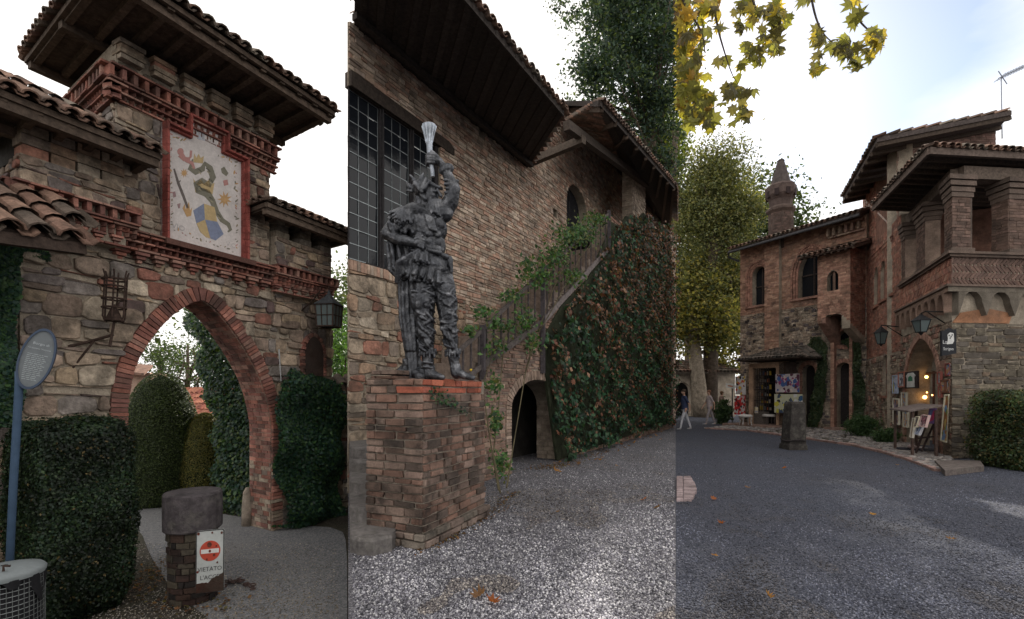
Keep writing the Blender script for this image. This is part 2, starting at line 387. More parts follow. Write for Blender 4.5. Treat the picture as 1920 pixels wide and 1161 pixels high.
def archpoly(u0, u1, z0, zs, zt, n=7, pointed=False):
    c = (u0 + u1) / 2; r = (u1 - u0) / 2; P_ = [(u0, z0), (u1, z0), (u1, zs)]; H = zt - zs
    if pointed:
        for i in range(1, n): t = i / n * math.pi / 2; P_.append((c + r * (math.cos(t) ** 1.25), zs + H * (math.sin(t))))
        P_.append((c, zt))
        for i in range(n - 1, 0, -1): t = i / n * math.pi / 2; P_.append((c - r * (math.cos(t) ** 1.25), zs + H * (math.sin(t))))
    else:
        for i in range(1, 2 * n): t = i / (2 * n) * math.pi; P_.append((c + r * math.cos(t), zs + H * math.sin(t)))
    P_.append((u0, zs)); return P_
class Curve:
    """a polyline in wall coordinates walked left to right over the top of an arch"""
    def __init__(s, pts):
        s.p = [Vector(q) for q in pts]; s.L = [0]
        for i in range(1, len(s.p)): s.L.append(s.L[-1] + (s.p[i] - s.p[i - 1]).length)
        s.n = []
        for i in range(len(s.p)):
            t = (s.p[min(i + 1, len(s.p) - 1)] - s.p[max(i - 1, 0)]).normalized(); s.n.append(Vector((-t.y, t.x)))
    def at(s, a, b):
        L = s.L; i = 0
        while i < len(L) - 2 and a > L[i + 1]: i += 1
        k = (a - L[i]) / max(L[i + 1] - L[i], 1e-6)
        q = s.p[i].lerp(s.p[i + 1], k); n_ = s.n[i].lerp(s.n[i + 1], min(max(k, 0), 1)); return q + n_ * b
def smooth_pts(pts, it=2):
    for _ in range(it):
        q = [pts[0]]
        for i in range(len(pts) - 1):
            a, b = pts[i], pts[i + 1]; q += [(a[0] * .75 + b[0] * .25, a[1] * .75 + b[1] * .25), (a[0] * .25 + b[0] * .75, a[1] * .25 + b[1] * .75)]
        q.append(pts[-1]); pts = q
    return pts
def voussoirs(fr, cv, t, parent, pal=RED, l=(0.055, 0.07), d=0.03, seed=1, name='brick', mat=None, minpx=12, cap=290, d0=-0.02, cf=None):
    st = sty(S_BRICK, h=(t, t), l=l, wob=0, half=0, pal=pal, d=(d * 0.8, d * 1.15), j=0.009, jit=0.003)
    mp = lambda a, b, dd: fr.P(*cv.at(a, b), dd)
    lay([[(0, 0), (cv.L[-1], 0), (cv.L[-1], t), (0, t)]], st, mp, parent, name, mat or m_brick, seed, minpx, cap, stuff=name + '_ring', d0=d0, cf=cf)
def cornice(fr, u0, u1, z0, layers, parent, seed=0, pal=RED, minpx=11, cap=290, d0=0.0):
    """brick frieze from z0 upwards. layers: (kind, height, projection[, width, gap])"""
    z = z0; rg = random.Random(seed); gs = []
    for ly in layers:
        k, h, pr = ly[:3]
        if k == 'flat':
            for P_, d, c in pieces([[(u0, z), (u1, z), (u1, z + h), (u0, z + h)]], sty(S_BRICK, h=(h, h), pal=pal, d=(pr, pr + 0.012), wob=0, l=(0.2, 0.26)), seed + int(z * 100)):
                v, f = pgeo(P_, fr.P, -0.02, d, 0.005, rg); gs.append((v, f, c))
        elif k == 'dent':
            w_, g_ = ly[3], ly[4]; u = u0
            while u + w_ <= u1 + 0.01:
                P_ = [(u, z), (u + w_, z), (u + w_, z + h), (u, z + h)]; v, f = pgeo(P_, fr.P, -0.02, pr + rg.uniform(-.01, .01), 0.006, rg)
                gs.append((v, f, sh(rg.choice(pal), rg.uniform(.8, 1.2)))); u += w_ + g_
        elif k == 'saw':
            w_ = ly[3]; u = u0
            while u + w_ <= u1 + 0.01:
                b0 = fr.P(u, z + 0.004, -0.03); b1 = fr.P(u + w_, z + 0.004, -0.03); t = fr.P(u + w_ / 2, z + 0.004, pr); up = Vector((0, 0, h - 0.008))
                vs = [b0, b1, t, b0 + up, b1 + up, t + up]
                gs.append((vs, [(0, 1, 2), (5, 4, 3), (0, 2, 5, 3), (2, 1, 4, 5), (1, 0, 3, 4)], sh(rg.choice(pal), rg.uniform(.8, 1.2)))); u += w_ * 1.08
        elif k == 'corb':                      # stepped corbels: three widening courses
            w_, g_ = ly[3], ly[4]; u = u0
            while u + w_ <= u1 + 0.01:
                for q in range(3):
                    a = w_ * (0.34 + 0.33 * q) / 2; zc = z + h * q / 3
                    P_ = [(u + w_ / 2 - a, zc), (u + w_ / 2 + a, zc), (u + w_ / 2 + a, zc + h / 3 - .006), (u + w_ / 2 - a, zc + h / 3 - .006)]
                    v, f = pgeo(P_, fr.P, -0.02, pr * (0.45 + 0.27 * q), 0.006, rg)
                    gs.append((v, f, sh(rg.choice(pal), rg.uniform(.8, 1.2))))
                u += w_ + g_
        z += h
    emit(gs, parent, 'brick', m_brick, minpx, cap, 'brick_frieze'); return z

# roofs -----------------------------------------------------------------------------------------
TILE = [(0.20, 0.12, 0.09), (0.16, 0.11, 0.085), (0.24, 0.15, 0.11), (0.13, 0.10, 0.08), (0.19, 0.16, 0.13)]
def roof_plane(e0, e1, poly3, parent, sp=0.19, tl=0.36, seed=0, minpx=11, cap=290, full=True, name='tile', lift=0.03):
    """barrel tiles on one roof plane: e0 -> e1 is the eave, poly3 the outline in 3D"""
    e0 = Vector(e0); S = (Vector(e1) - e0).normalized(); P3 = [Vector(p) for p in poly3]
    c = sum(P3, Vector()) / len(P3); t = c - e0; Rr = (t - S * t.dot(S)).normalized(); Nn = S.cross(Rr)
    if Nn.z < 0: Nn = -Nn
    q = [((p - e0).dot(Rr), (p - e0).dot(S)) for p in P3]           # (r, s): spans() scans the second
    s0 = min(x[1] for x in q); s1 = max(x[1] for x in q); rg = random.Random(seed); gs = []
    n = max(int((s1 - s0) / sp), 1); w_ = (s1 - s0) / n; rad = w_ * 0.5
    for i in range(n):
        s_ = s0 + (i + 0.5) * w_
        for (r0, r1) in spans([q], s_):
            m_ = max(int(round((r1 - r0) / tl)), 1)
            for k in range(m_):
                a = r0 + (r1 - r0) * k / m_ - (0.06 if k == 0 else 0.03); b = r0 + (r1 - r0) * (k + 1) / m_ + 0.02
                if not full and k > 1: continue
                edge = (k == 0); col = sh(rg.choice(TILE), rg.uniform(.8, 1.2)); js = rg.uniform(-.012, .012); jr = rg.uniform(-.02, .02)
                vs = []; sg = 5; nr = 2
                for (rr, ra, ld) in ((a + jr, rad, lift + 0.022), (b, rad * 0.8, lift)):
                    for g in range(sg + 1):
                        th = math.pi * g / sg; vs.append(e0 + Rr * rr + S * (s_ + js - math.cos(th) * ra) + Nn * (ld + math.sin(th) * ra * 0.85))
                fs = [(g, g + 1, sg + 2 + g, sg + 1 + g) for g in range(sg)]
                if edge:
                    o_ = len(vs)
                    for (rr, ra, ld) in ((a + jr, rad - 0.018, lift + 0.022), (b, rad * 0.8 - 0.018, lift)):
                        for g in range(sg + 1):
                            th = math.pi * g / sg; vs.append(e0 + Rr * rr + S * (s_ + js - math.cos(th) * ra) + Nn * (ld + math.sin(th) * ra * 0.85))
                    fs += [(o_ + g + 1, o_ + g, o_ + sg + 1 + g, o_ + sg + 2 + g) for g in range(sg)]
                    fs += [(g, o_ + g, o_ + g + 1, g + 1) for g in range(sg)]
                gs.append((vs, fs, col))
                if edge:                                            # channel tile between two covers
                    vs = []; s2 = s_ + w_ / 2
                    for ra_ in (rad * 0.75, rad * 0.75 - 0.016):
                        for rr in (a - 0.03 + jr, b):
                            for g in range(4):
                                th = math.pi * g / 3; vs.append(e0 + Rr * rr + S * (s2 - math.cos(th) * ra_) + Nn * (lift + 0.03 - math.sin(th) * ra_ * 0.7))
                    fs = [(g, g + 1, 5 + g, 4 + g) for g in range(3)] + [(8 + g, 9 + g, 13 + g, 12 + g) for g in range(3)] + [(g, g + 1, 9 + g, 8 + g) for g in range(3)]
                    gs.append((vs, fs, tuple(x * 0.85 for x in col)))
    emit(gs, parent, name, m_tile, minpx, cap, 'tile_rows')
WD = (0.085, 0.062, 0.047)
def slab(pts, th, parent, name, mat, col, down=True):
    """a plate from a 3D polygon, th thick below it"""
    n = len(pts); m = MB(); vs = [Vector(p) for p in pts] + [Vector(p) - Z * th for p in pts]
    fs = [tuple(range(n)), tuple(range(n, 2 * n))[::-1]] + [(i, (i + 1) % n, n + (i + 1) % n, n + i) for i in range(n)]
    m.add(vs, fs, col); return m.build(name, mat, parent)
def rafters(e0, e1, t0, t1, n, w_, h_, parent, dz, name='rafter', col=WD, start=0.02, end=0.98):
    e0, e1, t0, t1 = map(Vector, (e0, e1, t0, t1)); gs = []
    for i in range(n):
        k = start + (end - start) * i / max(n - 1, 1)
        m = MB(); m.beam(e0.lerp(e1, k) - Z * dz, t0.lerp(t1, k) - Z * dz, w_, h_, sh(col, random.uniform(.7, 1.3))); gs.append((m.v, m.f, m.c[0]))
    emit(gs, parent, name, m_wood, 8, 60)

# foliage ---------------------------------------------------------------------------------------
def leafcloud(C, N0, size, cols, name, parent, mat=None, kind='stuff', aspect=0.6, rg=None, fold=0.0):
    """C (n,3) centres, N0 (n,3) rough normals, one folded rhombus per leaf"""
    rg = rg or np.random.default_rng(1); n = len(C)
    a = rg.normal(size=(n, 3)); nn = N0 / (np.linalg.norm(N0, axis=1, keepdims=True) + 1e-6)
    a -= nn * (a * nn).sum(1, keepdims=True); a /= np.linalg.norm(a, axis=1, keepdims=True) + 1e-6
    b = np.cross(nn, a); s = (size * rg.uniform(0.6, 1.3, (n, 1)))
    V = np.stack([C - a * s, C - b * s * aspect + nn * s * fold, C + a * s, C + b * s * aspect + nn * s * fold], 1).reshape(-1, 3)
    F = np.arange(4 * n).reshape(n, 4)
    col = (cols(C, rg) if callable(cols) else np.array(cols)[rg.integers(0, len(cols), n)]) * rg.uniform(0.65, 1.35, (n, 1))
    return npmesh(name, V, F, np.repeat(col, 4, 0), mat or m_leaf, parent, kind)
def crownpts(ells, nclump, per, spread, rg, shell=0.55):
    """leaf centres clustered in clumps that fill (mostly the outer part of) a set of ellipsoids"""
    vol = np.array([e[1][0] * e[1][1] * e[1][2] for e in ells]) ** 0.7; vol /= vol.sum(); out_ = []
    for (c, r), k in zip(ells, rg.multinomial(nclump, vol)):
        d = rg.normal(size=(k, 3)); d /= np.linalg.norm(d, axis=1, keepdims=True); q = rg.uniform(shell, 1.0, (k, 1))
        out_.append(np.array(c) + d * q * np.array(r))
    cl = np.vstack(out_); sp = spread * rg.uniform(0.5, 1.4, (len(cl), 1))
    P_ = np.repeat(cl, per, 0) + rg.normal(size=(len(cl) * per, 3)) * np.repeat(sp, per, 0) * np.array([1, 1, 0.6])
    return P_
def tree(name, label, group, base, trunk, branches, ells, nclump, per, spread, leaf, cols, seed, mat=None, bark=(0.11, 0.085, 0.065), shell=0.5, aspect=0.6):
    t = thing(name, label, 'tree', base, group); rg = np.random.default_rng(seed)
    m = MB(); m.tube([p for p, r in trunk], [r for p, r in trunk], bark, 10); m.build('trunk', m_bark, t, True)
    for br in branches:
        m = MB(); m.tube([p for p, r in br], [r for p, r in br], bark, 6); m.build('limb', m_bark, t, True)
    P_ = crownpts(ells, nclump, per, spread, rg, shell)
    leafcloud(P_, rg.normal(size=P_.shape) + np.array([0, -0.2, 0.9]), leaf, cols, 'crown', t, mat, None, aspect, rg, 0.15)
    return t
def limbs(top, ells, n, r0, seed):
    rg = random.Random(seed); res = []
    for i in range(n):
        c, r = rg.choice(ells); e = Vector(c) + Vector((rg.uniform(-.7, .7) * r[0], rg.uniform(-.7, .7) * r[1], rg.uniform(-.6, .7) * r[2]))
        s = Vector(top) + Z * rg.uniform(-1.5, 1.5); mid = s.lerp(e, 0.5) + Vector((rg.uniform(-.5, .5), rg.uniform(-.5, .5), rg.uniform(0, .8)))
        res.append([(s, r0), (s.lerp(mid, .5) + Vector((rg.uniform(-.2, .2),) * 3), r0 * .75), (mid, r0 * 0.5), (e, r0 * 0.12)])
    return res
LOBE = [(0, -.5), (.12, -.42), (.42, -.5), (.30, -.22), (.62, -.02), (.34, .02), (.44, .38), (.16, .24), (0, .62), (-.16, .24), (-.44, .38), (-.34, .02), (-.62, -.02), (-.30, -.22), (-.42, -.5), (-.12, -.42)]
def lobeleaf(c, s, nrm, up, col, curl=0.15):
    """a five-pointed leaf as a fan"""
    nrm = Vector(nrm).normalized(); up = Vector(up); up = (up - nrm * up.dot(nrm)).normalized(); a = up.cross(nrm); c = Vector(c)
    q = random.Random(int((c.x * 7919 + c.z * 104729) * 1000)); kx, ky, cu, tw = q.uniform(.7, 1.1), q.uniform(.8, 1.15), curl * q.uniform(.3, 2.6), q.uniform(-.5, .5)
    vs = [c + nrm * s * 0.05] + [c + a * ((x * kx + q.uniform(-.05, .05)) * s) + up * ((y * ky + q.uniform(-.06, .06)) * s) - nrm * (s * (cu * (x * x + y * y) * 2 + tw * x * y)) for x, y in LOBE]
    n = len(LOBE); return vs, [(0, 1 + i, 1 + (i + 1) % n) for i in range(n)], col

# sculpted bodies -------------------------------------------------------------------------------
def capsule(p0, p1, r0, r1, n=10, m_=4):
    p0, p1 = Vector(p0), Vector(p1); d = p1 - p0
    if d.length < 1e-5: d = Vector((0, 0, 1e-3))
    D = d.normalized(); a = D.cross(Vector((0.3, 0.9, 0.1))).normalized(); b = D.cross(a); vs = []; fs = []; rings = []
    for i in range(m_, -1, -1): t = math.pi / 2 * i / m_; rings.append((p0 - D * (r0 * math.sin(t)), r0 * math.cos(t)))
    for i in range(0, m_ + 1): t = math.pi / 2 * i / m_; rings.append((p1 + D * (r1 * math.sin(t)), r1 * math.cos(t)))
    for p, r in rings:
        for k in range(n): t = 2 * math.pi * k / n; vs.append(p + (a * math.cos(t) + b * math.sin(t)) * max(r, 1e-3))
    for i in range(len(rings) - 1):
        for k in range(n): k2 = (k + 1) % n; fs.append((i * n + k, i * n + k2, (i + 1) * n + k2, (i + 1) * n + k))
    fs.append(tuple(range(n))[::-1]); fs.append(tuple(range((len(rings) - 1) * n, len(rings) * n))); return vs, fs
def ellip(c, r, rot=(0, 0, 0), n=12):
    v, f = capsule((0, 0, 0), (0, 0, 0.001), 1, 1, n, 5); Mx = Matrix.Translation(c) @ (Matrix.Rotation(rot[2], 4, 'Z') @ Matrix.Rotation(rot[1], 4, 'Y') @ Matrix.Rotation(rot[0], 4, 'X')) @ Matrix.Diagonal((r[0], r[1], r[2], 1))
    return [Mx @ p for p in v], f
def sculpt(name, prims, voxel, mat, parent, disp=None, colf=None, smooth_it=2):
    """fuses many overlapping forms into one continuous skin"""
    me = bpy.data.meshes.new('tmp'); V = []; F = []
    for v, f in prims: b = len(V); V += [tuple(p) for p in v]; F += [tuple(i + b for i in q) for q in f]
    me.from_pydata(V, [], F); o = bpy.data.objects.new('tmp', me); COL.objects.link(o)
    r = o.modifiers.new('r', 'REMESH'); r.mode = 'VOXEL'; r.voxel_size = voxel
    if smooth_it: s = o.modifiers.new('s', 'SMOOTH'); s.iterations = smooth_it; s.factor = 0.5
    dg = bpy.context.evaluated_depsgraph_get(); m2 = bpy.data.meshes.new_from_object(o.evaluated_get(dg))
    bpy.data.objects.remove(o); m2.name = name
    n = len(m2.vertices); co = np.zeros(n * 3, np.float32); m2.vertices.foreach_get('co', co); co = co.reshape(-1, 3)
    if disp:
        nr = np.zeros(n * 3, np.float32); m2.vertices.foreach_get('normal', nr); nr = nr.reshape(-1, 3)
        co = co + nr * np.array([disp(Vector(p)) for p in co], np.float32)[:, None]
        m2.vertices.foreach_set('co', co.ravel())
    C = np.array([colf(Vector(p)) for p in co], np.float32) if colf else np.tile(np.array([0.2, 0.2, 0.2], np.float32), (n, 1))
    for a in list(m2.color_attributes): m2.color_attributes.remove(a)
    ca = m2.color_attributes.new('col', 'FLOAT_COLOR', 'POINT'); ca.data.foreach_set('color', np.hstack([C, np.ones((n, 1))]).astype(np.float32).ravel())
    off = rootloc(parent); m2.transform(Matrix.Translation(-off))
    m2.materials.clear(); m2.materials.append(mat); m2.polygons.foreach_set('use_smooth', [True] * len(m2.polygons)); m2.update()
    return newobj(name, m2, parent)
def lettering(text, size, mp, parent, col, mat=None, name='lettering', align='CENTER', ext=0.002, sx=1.0):
    cu = bpy.data.curves.new('t', 'FONT'); cu.body = text; cu.size = size; cu.align_x = align; cu.resolution_u = 2
    o = bpy.data.objects.new('t', cu); COL.objects.link(o); dg = bpy.context.evaluated_depsgraph_get()
    me = bpy.data.meshes.new_from_object(o.evaluated_get(dg)); bpy.data.objects.remove(o)
    m = MB(); m.add([mp(v.co.x * sx, v.co.y, ext) for v in me.vertices], [tuple(p.vertices) for p in me.polygons], col)
    bpy.data.meshes.remove(me); return m.build(name, mat or m_paint, parent)
# ================================================================== THE GROUND
ZG = -0.6                                              # the lane through the gate lies lower than the gravel court
BX = (653 - CX) / FPX                                  # plan line between lane and court:  x = BX * y
BX3 = (1267 - CX) / FPX                                # plan line between pale and blue-grey gravel
def sheet(name, pts, z, mat, skirt=0.0):
    m = MB(); n = len(pts); m.add([(x, y, z) for x, y in pts], [tuple(range(n))], (0.2, 0.2, 0.2))
    if skirt:
        for i in range(n):
            a, b = pts[i], pts[(i + 1) % n]; m.add([(a[0], a[1], z), (b[0], b[1], z), (b[0], b[1], z - skirt), (a[0], a[1], z - skirt)], [(0, 1, 2, 3)], (0.2, 0.2, 0.2))
    return m.build(name, mat, None, kind='structure')
sheet('ground', [(-900, -300), (900, -300), (900, 900), (-900, 900)], ZG - 0.008, m_dirt)
sheet('lane', [tuple(gpt(x, y, ZG).xy) for x, y in smooth_pts([(470, 1260), (400, 1165), (325, 1110), (285, 1050), (262, 990), (215, 968), (120, 958), (60, 945), (200, 938), (300, 944), (455, 970), (560, 985), (640, 990), (651, 1020), (651, 1150), (651, 1260)], 1)], ZG, m_road)
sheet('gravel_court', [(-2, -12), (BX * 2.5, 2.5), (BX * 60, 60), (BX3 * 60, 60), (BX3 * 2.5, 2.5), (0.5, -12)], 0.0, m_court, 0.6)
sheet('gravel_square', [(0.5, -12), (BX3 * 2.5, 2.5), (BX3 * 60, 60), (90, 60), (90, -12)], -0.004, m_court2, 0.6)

# ================================================================== PANEL ONE: the gatehouse
A1 = Vector((0.4392, 0.8984)); B1 = Vector((-0.8367, 0.5479))
F0 = Frame((-3.65, 7.92), A1)
uL, uT0, uT1, uR = [F0.uz(x, 700)[0] for x in (38, 217, 505, 622)]
zc = lambda py, px=371: F0.uz(px, py)[1]
zB0, zB1, zT = zc(512), zc(468), zc(75, 217)
gate = thing('gatehouse', 'rough stone gatehouse with pointed red brick archway and wide overhanging tiled roof', 'gatehouse', (*F0.P(-1.3, 0).xy, ZG))
inner = F0.poly([(210, 1075), (222, 900), (237, 800), (240, 740), (253, 683), (275, 645), (300, 612), (335, 580), (375, 560), (400, 578), (425, 607), (448, 640), (470, 677), (490, 718), (502, 760), (508, 800), (509, 985)])
inner[0] = (inner[2][0] - 0.02, ZG); inner[1] = (inner[2][0] - 0.01, inner[1][1]); inner[-1] = (inner[-2][0], ZG)
inner = [inner[0]] + smooth_pts(inner[1:-1], 2) + [inner[-1]]
cv = Curve(inner); RT = 0.19
outer = [tuple(p + n_ * RT) for p, n_ in zip(cv.p, cv.n)]
zs = ZG
core = [(uL, zs)] + [tuple(p) for p in inner] + [(uR, zs), (uR, zB1), (uL, zB1)]
backing(F0, [core], 0.63, gate, back=B1)
tw = backing(F0, [[(uT0, zB1), (uT1, zB1), (uT1, zT), (uT0, zT)]], 1.75, gate, back=B1)
# rubble around the arch
reg = [(uL, zs), (outer[0][0], zs)] + outer + [(outer[-1][0], zs), (uR, zs), (uR, zB0), (uL, zB0)]
lay([reg], sty(S_RUB, h=(0.11, 0.24), l=(0.12, 0.36)), F0.P, gate, 'stone', m_stone, 3, 12, 290)
# voussoirs and the brick soffit of the arch
def pier_col(h, c, g):                                 # the foot of the right pier is patched with stone
    return sh(g.choice(ST[:4] + [ST[8]]), .8) if (h < .5 or .78 < h < 1.12) and g.random() < .8 else c
voussoirs(F0, cv, RT, gate, RED, (0.05, 0.062), 0.045, 5, cap=130, cf=lambda P_, c, g: pier_col(cv.L[-1] - P_[0][0], c, g))
gi = lambda a, b, d: (lambda q: F0.P(q.x, q.y, 0) + Vector((B1.x * a, B1.y * a, 0)))(cv.at(b, -d))
rg = random.Random(4); gs = []
for P_, d, c in pieces([[(0, 0), (0.62, 0), (0.62, cv.L[-1]), (0, cv.L[-1])]], sty(S_BRICK, h=(0.062, 0.07), l=(0.15, 0.2), pal=RED, d=(0.006, 0.014)), 8):
    v, f = pgeo(P_, gi, -0.01, d, 0.005, rg); gs.append((v, f, pier_col(cv.L[-1] - P_[0][1], c, rg)))
emit(gs, gate, 'brick', m_brick, 9, 290, 'brick_soffit')
# friezes: lower band over the arch, upper band on the tower, bands on the two turrets
LOWER = [('corb', 0.13, 0.13, 0.16, 0.05), ('flat', 0.035, 0.13), ('saw', 0.055, 0.15, 0.075), ('flat', 0.03, 0.15), ('saw', 0.05, 0.17, 0.075), ('flat', 0.035, 0.18), ('flat', 0.03, 0.21)]
UPPER = [('flat', 0.03, 0.05), ('saw', 0.055, 0.07, 0.075), ('flat', 0.03, 0.08), ('saw', 0.055, 0.10, 0.075), ('flat', 0.032, 0.12), ('flat', 0.03, 0.15), ('dent', 0.12, 0.15, 0.045, 0.075), ('flat', 0.032, 0.17)]
cornice(F0, F0.uz(205, 400)[0], F0.uz(520, 500)[0], zB0 - 0.05, LOWER, gate, 1, cap=220)
LF = Frame(F0.P(uT0, 0).xy, -B1)                       # tower's left flank
zu = zc(262)
cornice(F0, uT0 - 0.12, uT1 + 0.1, zu, UPPER, gate, 2, cap=290)
cornice(LF, -1.7, 0.12, zu, UPPER, gate, 3, cap=290)
zu2 = zu + sum(l[1] for l in UPPER)
# tower stone, panel left free
PT = dict(l=F0.uz(300, 300)[0], r=F0.uz(455, 300)[0], cl=F0.uz(344, 240)[0], cr=F0.uz(418, 250)[0], b=F0.uz(371, 470)[1], t=F0.uz(430, 290)[1], ct=F0.uz(375, 232)[1])
sp2 = sty(S_RUB, h=(0.05, 0.14), l=(0.1, 0.28), d=(0.01, 0.035), split=0.2)
lay([[(uT0, zB1 + .1), (PT['l'], zB1 + .1), (PT['l'], zu), (uT0, zu)]], sp2, F0.P, gate, 'stone', m_stone, 5)
lay([[(PT['r'], zB1 + .1), (uT1, zB1 + .1), (uT1, zu), (PT['r'], zu)]], sp2, F0.P, gate, 'stone', m_stone, 6)
zm = zT - 0.22
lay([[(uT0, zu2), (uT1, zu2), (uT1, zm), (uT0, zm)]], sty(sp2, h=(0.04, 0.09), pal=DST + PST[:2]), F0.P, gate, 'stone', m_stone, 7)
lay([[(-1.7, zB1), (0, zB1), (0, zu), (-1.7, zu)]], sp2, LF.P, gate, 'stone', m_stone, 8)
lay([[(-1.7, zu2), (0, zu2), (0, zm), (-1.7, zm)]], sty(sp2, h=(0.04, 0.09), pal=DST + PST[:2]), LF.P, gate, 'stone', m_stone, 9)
for k in range(6):                                     # small piers under the eaves
    uu = uT0 + 0.02 + (uT1 - uT0 - 0.26) * k / 5
    mb = MB(); q = F0.P(uu + 0.11, zm, 0.02)
    for j in range(4): mb.box((q.x, q.y, zm + j * 0.058), 0.24 + 0.03 * (j % 2), 0.16 + 0.03 * (j % 2), 0.052, random.choice(PST), math.atan2(A1.y, A1.x))
    mb.build('pier', m_stone, gate)
# tower roof
def roofbox(parent, c4, ze, rise, nr, seed, board=(0.075, 0.055, 0.042), over=0.06, sp=0.17, minpx=11, wood_w=0.07, cap=290):
    c4 = [Vector((p[0], p[1], ze)) for p in c4]; ap = sum(c4, Vector()) / 4 + Z * rise
    slab(c4, 0.03, parent, 'eaves_boarding', m_wood, board)
    L0 = (c4[1] - c4[0]).length; L1 = (c4[3] - c4[0]).length
    for i in range(4):
        a, b = c4[i], c4[(i + 1) % 4]
        roof_plane(a, b, [a, b, ap], parent, sp, 0.34, seed + i, minpx, cap)
        mb = MB(); mb.beam(a - Z * 0.045, b - Z * 0.045, 0.05, 0.06, tuple(x * 1.2 for x in board)); mb.build('fascia', m_wood, parent)
    mb = MB(); mb.add([p + Z * 0.012 for p in c4] + [ap + Z * 0.012], [(0, 1, 4), (1, 2, 4), (2, 3, 4), (3, 0, 4)], (0.1, 0.07, 0.05)); mb.build('roof_deck', m_wood, parent)
    rafters(c4[0].lerp(c4[3], 0.02), c4[3].lerp(c4[0], 0.02), c4[1].lerp(c4[2], 0.02), c4[2].lerp(c4[1], 0.02), 3, wood_w * 1.3, 0.09, parent, 0.12, 'purlin', tuple(x * 1.3 for x in board))
    rafters(c4[0], c4[1], c4[3], c4[2], nr, wood_w, 0.07, parent, 0.065)
cr_ = F0.P(uT0, 0)
Nc = F0.P(uT0, 0).xy - B1 * 0.98 - A1 * 0.42
zeT = EYE + (HY + 84) / FPX * Nc.y
roofbox(gate, [Nc, Nc + A1 * 2.98, Nc + A1 * 2.98 + B1 * 2.72, Nc + B1 * 2.72], zeT, 0.75, 11, 20, sp=0.155)
# painted coat of arms in its brick surround (all flat paint on one plaster panel)
pan = thing('coat_of_arms', 'cream fresco of a crowned serpent and quartered shield in a red brick surround', 'coat of arms', F0.P((PT['l'] + PT['r']) / 2, PT['b'], 0.03))
oo = [(PT['l'], PT['b']), (PT['r'], PT['b']), (PT['r'], PT['t']), (PT['cr'], PT['t']), (PT['cr'], PT['ct']), (PT['cl'], PT['ct']), (PT['cl'], PT['t']), (PT['l'], PT['t'])]
b_ = 0.06
ii = [(PT['l'] + b_, PT['b'] + b_ * .5), (PT['r'] - b_, PT['b'] + b_ * .5), (PT['r'] - b_, PT['t'] - b_), (PT['cr'] - b_, PT['t'] - b_), (PT['cr'] - b_, PT['ct'] - b_), (PT['cl'] + b_, PT['ct'] - b_), (PT['cl'] + b_, PT['t'] - b_), (PT['l'] + b_, PT['t'] - b_)]
mb = MB(); mb.prism(F0.P, oo, -0.03, 0.05, (0.56, 0.52, 0.50)); mb.build('plaster', m_fresco, pan)
gs = []; rg = random.Random(3)
for i in range(8):
    a, b = Vector(oo[i]), Vector(oo[(i + 1) % 8]); c, d = Vector(ii[i]), Vector(ii[(i + 1) % 8]); n_ = max(1, int((b - a).length / 0.1))
    for k in range(n_):
        for lvl, (f0, f1, dd) in enumerate(((0, .5, .17), (.5, 1, .11))):
            q = [a.lerp(b, k / n_).lerp(c.lerp(d, k / n_), f0), a.lerp(b, (k + .95) / n_).lerp(c.lerp(d, (k + .95) / n_), f0), a.lerp(b, (k + .95) / n_).lerp(c.lerp(d, (k + .95) / n_), f1), a.lerp(b, k / n_).lerp(c.lerp(d, k / n_), f1)]
            v, f = pgeo([tuple(x) for x in q], F0.P, -0.02, dd, 0.006, rg); gs.append((v, f, sh((0.30, 0.085, 0.07), rg.uniform(.75, 1.1))))
emit(gs, pan, 'brick', m_brick, 9, 200)
def paint(name, shapes):
    m = MB()
    for k, (pts, col) in enumerate(shapes): m.prism(lambda a, b, d: F0.P(a, b, d), F0.poly(pts), 0.048, 0.0525 + 0.0006 * k, col)
    m.build(name, m_fresco, pan)
def stroke(pts, wd):
    l_, r_ = [], []
    for i, p in enumerate(pts):
        a = pts[max(i - 1, 0)]; b = pts[min(i + 1, len(pts) - 1)]; dx, dy = b[0] - a[0], b[1] - a[1]; L = math.hypot(dx, dy) + 1e-6
        w0 = wd[i] if isinstance(wd, (list, tuple)) else wd; l_.append((p[0] - dy / L * w0 / 2, p[1] + dx / L * w0 / 2)); r_.append((p[0] + dy / L * w0 / 2, p[1] - dx / L * w0 / 2))
    return l_ + r_[::-1]
def star(cx, cy, r0, r1, n): return [(cx + (r1 if k % 2 else r0) * math.cos(math.pi * k / n), cy + (r1 if k % 2 else r0) * 1.1 * math.sin(math.pi * k / n)) for k in range(2 * n)]
GR, GY, BL, OR, PK, BK = (0.19, 0.18, 0.14), (0.45, 0.34, 0.18), (0.19, 0.22, 0.31), (0.46, 0.29, 0.14), (0.42, 0.22, 0.20), (0.14, 0.12, 0.11)
# shield
paint('shield', [([(358, 396), (378, 383), (380, 413), (364, 420)], BL), ([(378, 383), (398, 390), (403, 417), (380, 413)], GY),
                 ([(364, 420), (380, 413), (390, 448), (382, 446), (371, 436)], GY), ([(380, 413), (403, 417), (415, 440), (400, 452), (390, 448)], BL)])
for (x, y) in ((389, 400), (380, 432)):
    paint('shield_serpent', [(stroke([(x - 3, y - 12), (x + 4, y - 10), (x + 3, y - 5), (x - 4, y - 3), (x + 4, y + 1), (x - 3, y + 5), (x + 5, y + 9), (x + 2, y + 14)], 2.2), (0.14, 0.12, 0.08))])
